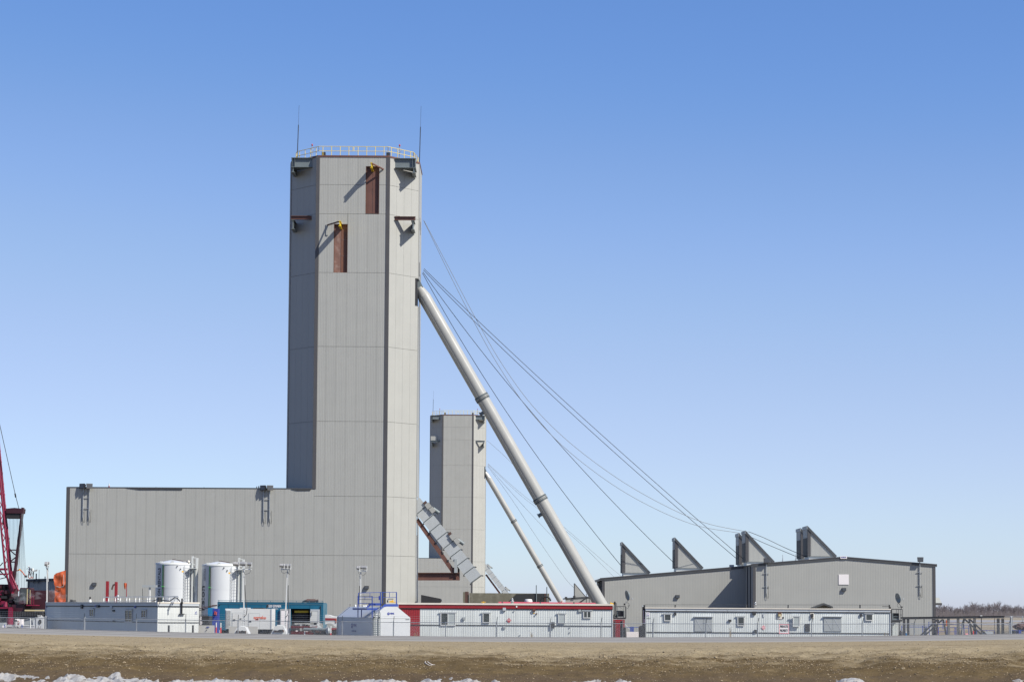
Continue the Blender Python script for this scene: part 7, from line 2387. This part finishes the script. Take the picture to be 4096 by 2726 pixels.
P('joint', MB().tube(A(*Z2(415, 85), 424.4), A(*Z2(415, 85), 425.6), .18, 12), m_amber, t)
P('basket_head', MB().box(A(*Z2(530, 0), 425).x, A(*Z2(562, 0), 425).x, 424.4, 425.6, A(*Z2(540, 250), 425).z, A(*Z2(540, 205), 425).z), m_black, t)

def person(vs, es, rad, name, label, loc, m):
    me = bpy.data.meshes.new('person')
    me.from_pydata([tuple(Vector(v) - Vector(loc)) for v in vs], es, [])
    o = bpy.data.objects.new(name, me)
    COL.objects.link(o)
    o.location = loc
    sk = o.modifiers.new('skin', 'SKIN')
    for i, r_ in enumerate(rad):
        me.skin_vertices[0].data[i].radius = (r_, r_ * .85)
    me.skin_vertices[0].data[0].use_root = True
    sb = o.modifiers.new('sub', 'SUBSURF')
    sb.levels = sb.render_levels = 1
    me.materials.append(m)
    return props(o, label, 'person')
yp = -.35
hip = B(430, 640, yp)
sh = B(455, 480, yp)
vs = [hip, hip.lerp(sh, .5), sh, sh + Vector((-.08, -.05, .16)), sh + Vector((-.18, -.1, .28)),
      sh + Vector((.02, -.2, -.02)), B(380, 535, yp - .3), B(300, 500, yp - .3), B(245, 545, yp - .3),
      sh + Vector((.08, .22, -.05)), B(500, 560, yp + .3), B(540, 620, yp + .2),
      hip + Vector((.0, -.12, -.08)), hip + Vector((-.02, -.13, -.48)), hip + Vector((.06, -.13, -.88)), hip + Vector((-.08, -.14, -.92)),
      hip + Vector((.05, .12, -.08)), hip + Vector((.1, .13, -.48)), hip + Vector((.16, .13, -.88)), hip + Vector((.02, .14, -.92))]
es = [(0, 1), (1, 2), (2, 3), (3, 4), (2, 5), (5, 6), (6, 7), (7, 8), (2, 9), (9, 10), (10, 11), (0, 12), (12, 13), (13, 14), (14, 15), (0, 16), (16, 17), (17, 18), (18, 19)]
pr = person(vs, es, [.17, .17, .18, .075, .10, .09, .075, .06, .05, .09, .075, .05, .10, .08, .06, .05, .10, .08, .06, .05], 'person', 'person in dark work clothes and white hard hat leaning over on the platform', tuple(hip), m_coat)
hc = sh + Vector((-.19, -.1, .31))
P('hard_hat', MB(Matrix.Translation(hc) @ Matrix.Rotation(R(-25), 4, 'Y')).lathe([(.19, .0), (.15, .01), (.145, .08), (.09, .14), (0, .16)], (0, 0, 0), 16), m_sign, pr)
P('face', MB().blob(hc + Vector((-.07, -.04, -.06)), .075, .07, .10, 10, 1, .03), m_skin, pr)

# drifting exhaust steam
m_steam = bpy.data.materials.new('steam')
m_steam.use_nodes = True
N, L = m_steam.node_tree.nodes, m_steam.node_tree.links
N.clear()
out = N.new('ShaderNodeOutputMaterial')
pv = N.new('ShaderNodeVolumePrincipled')
pv.inputs['Color'].default_value = (.95, .95, .97, 1)
tc = N.new('ShaderNodeNewGeometry')
nz = N.new('ShaderNodeTexNoise')
nz.inputs['Scale'].default_value = 2.2
nz.inputs['Detail'].default_value = 4
L.new(tc.outputs['Position'], nz.inputs['Vector'])
mr = N.new('ShaderNodeMapRange')
mr.inputs['From Min'].default_value = .47
mr.inputs['From Max'].default_value = .75
mr.inputs['To Max'].default_value = .55
L.new(nz.outputs['Fac'], mr.inputs['Value'])
L.new(mr.outputs[0], pv.inputs['Density'])
L.new(pv.outputs[0], out.inputs['Volume'])
mb = MB()
for x, y, rx_, rz_, sd in ((450, 690, .9, .6, 1), (740, 620, 1.0, .38, 2), (1130, 600, .75, .5, 3), (1290, 660, .6, .42, 4), (350, 640, .6, .35, 5)):
    mb.blob(A(*Z2(x, y), 198), rx_, .6, rz_, 12, sd, .12)
S('steam', mb, m_steam, kind='stuff')

# ------------------------------------------------------------------ bare wood on the horizon
m_twig = mat('bare_twigs', (.145, .128, .140), .9, var=.25, sc=.15)
m_brush = mat('dry_brush', (.15, .13, .125), .95, var=.2, sc=.1)
mb = MB()
rr = random.Random(12)
def stick(p, q, w0, w1):
    p, q = Vector(p), Vector(q)
    a = Vector((1, rr.uniform(-.6, .6), 0)).normalized()
    d = (q - p).normalized()
    s_ = d.cross(Vector((0, 1, 0)))
    if s_.length < .1:
        s_ = Vector((1, 0, 0))
    s_.normalize()
    mb.add([p - s_ * w0, p + s_ * w0, q + s_ * w1, q - s_ * w1], [(0, 1, 2, 3)])
def bare_tree(x, y, h):
    def grow(p, d, ln, w, lev):
        q = p + d * ln
        stick(p, q, w, w * .6)
        if lev == 0:
            return
        for k in range(4 if lev > 1 else 5):
            f = rr.uniform(.35, 1)
            nd = (d + Vector((rr.uniform(-.75, .75), rr.uniform(-.5, .5), rr.uniform(-.1, .5)))).normalized()
            grow(p.lerp(q, f), nd, ln * rr.uniform(.45, .75), max(.035, w * .5), lev - 1)
    for s_ in range(rr.choice((1, 1, 2, 3))):
        grow(Vector((x + rr.uniform(-1, 1) * s_, y, 0)), Vector((rr.uniform(-.18, .18), 0, 1)), h * rr.uniform(.38, .5), .16, 3)
for k in range(210):
    yy = rr.uniform(1350, 1480)
    px = rr.uniform(3700, 4280)
    bump = 1 + .18 * math.sin(px * .021) + .12 * math.sin(px * .06 + 1)
    bare_tree((px - 2048) / F * yy, yy, rr.uniform(7.2, 10) * bump)
for k in range(3600):
    yy = rr.uniform(1330, 1500)
    x = (rr.uniform(3700, 4280) - 2048) / F * yy
    h = rr.uniform(1.5, 4.8) * (1 if rr.random() < .8 else 1.3)
    mb.m = 1 if rr.random() < .4 else 0
    stick((x, yy, 0), (x + rr.uniform(-1.2, 1.2), yy, h), rr.uniform(.08, .24), .03)
mb.m = 0
S('bare_wood', mb, [m_twig, m_brush], kind='stuff')
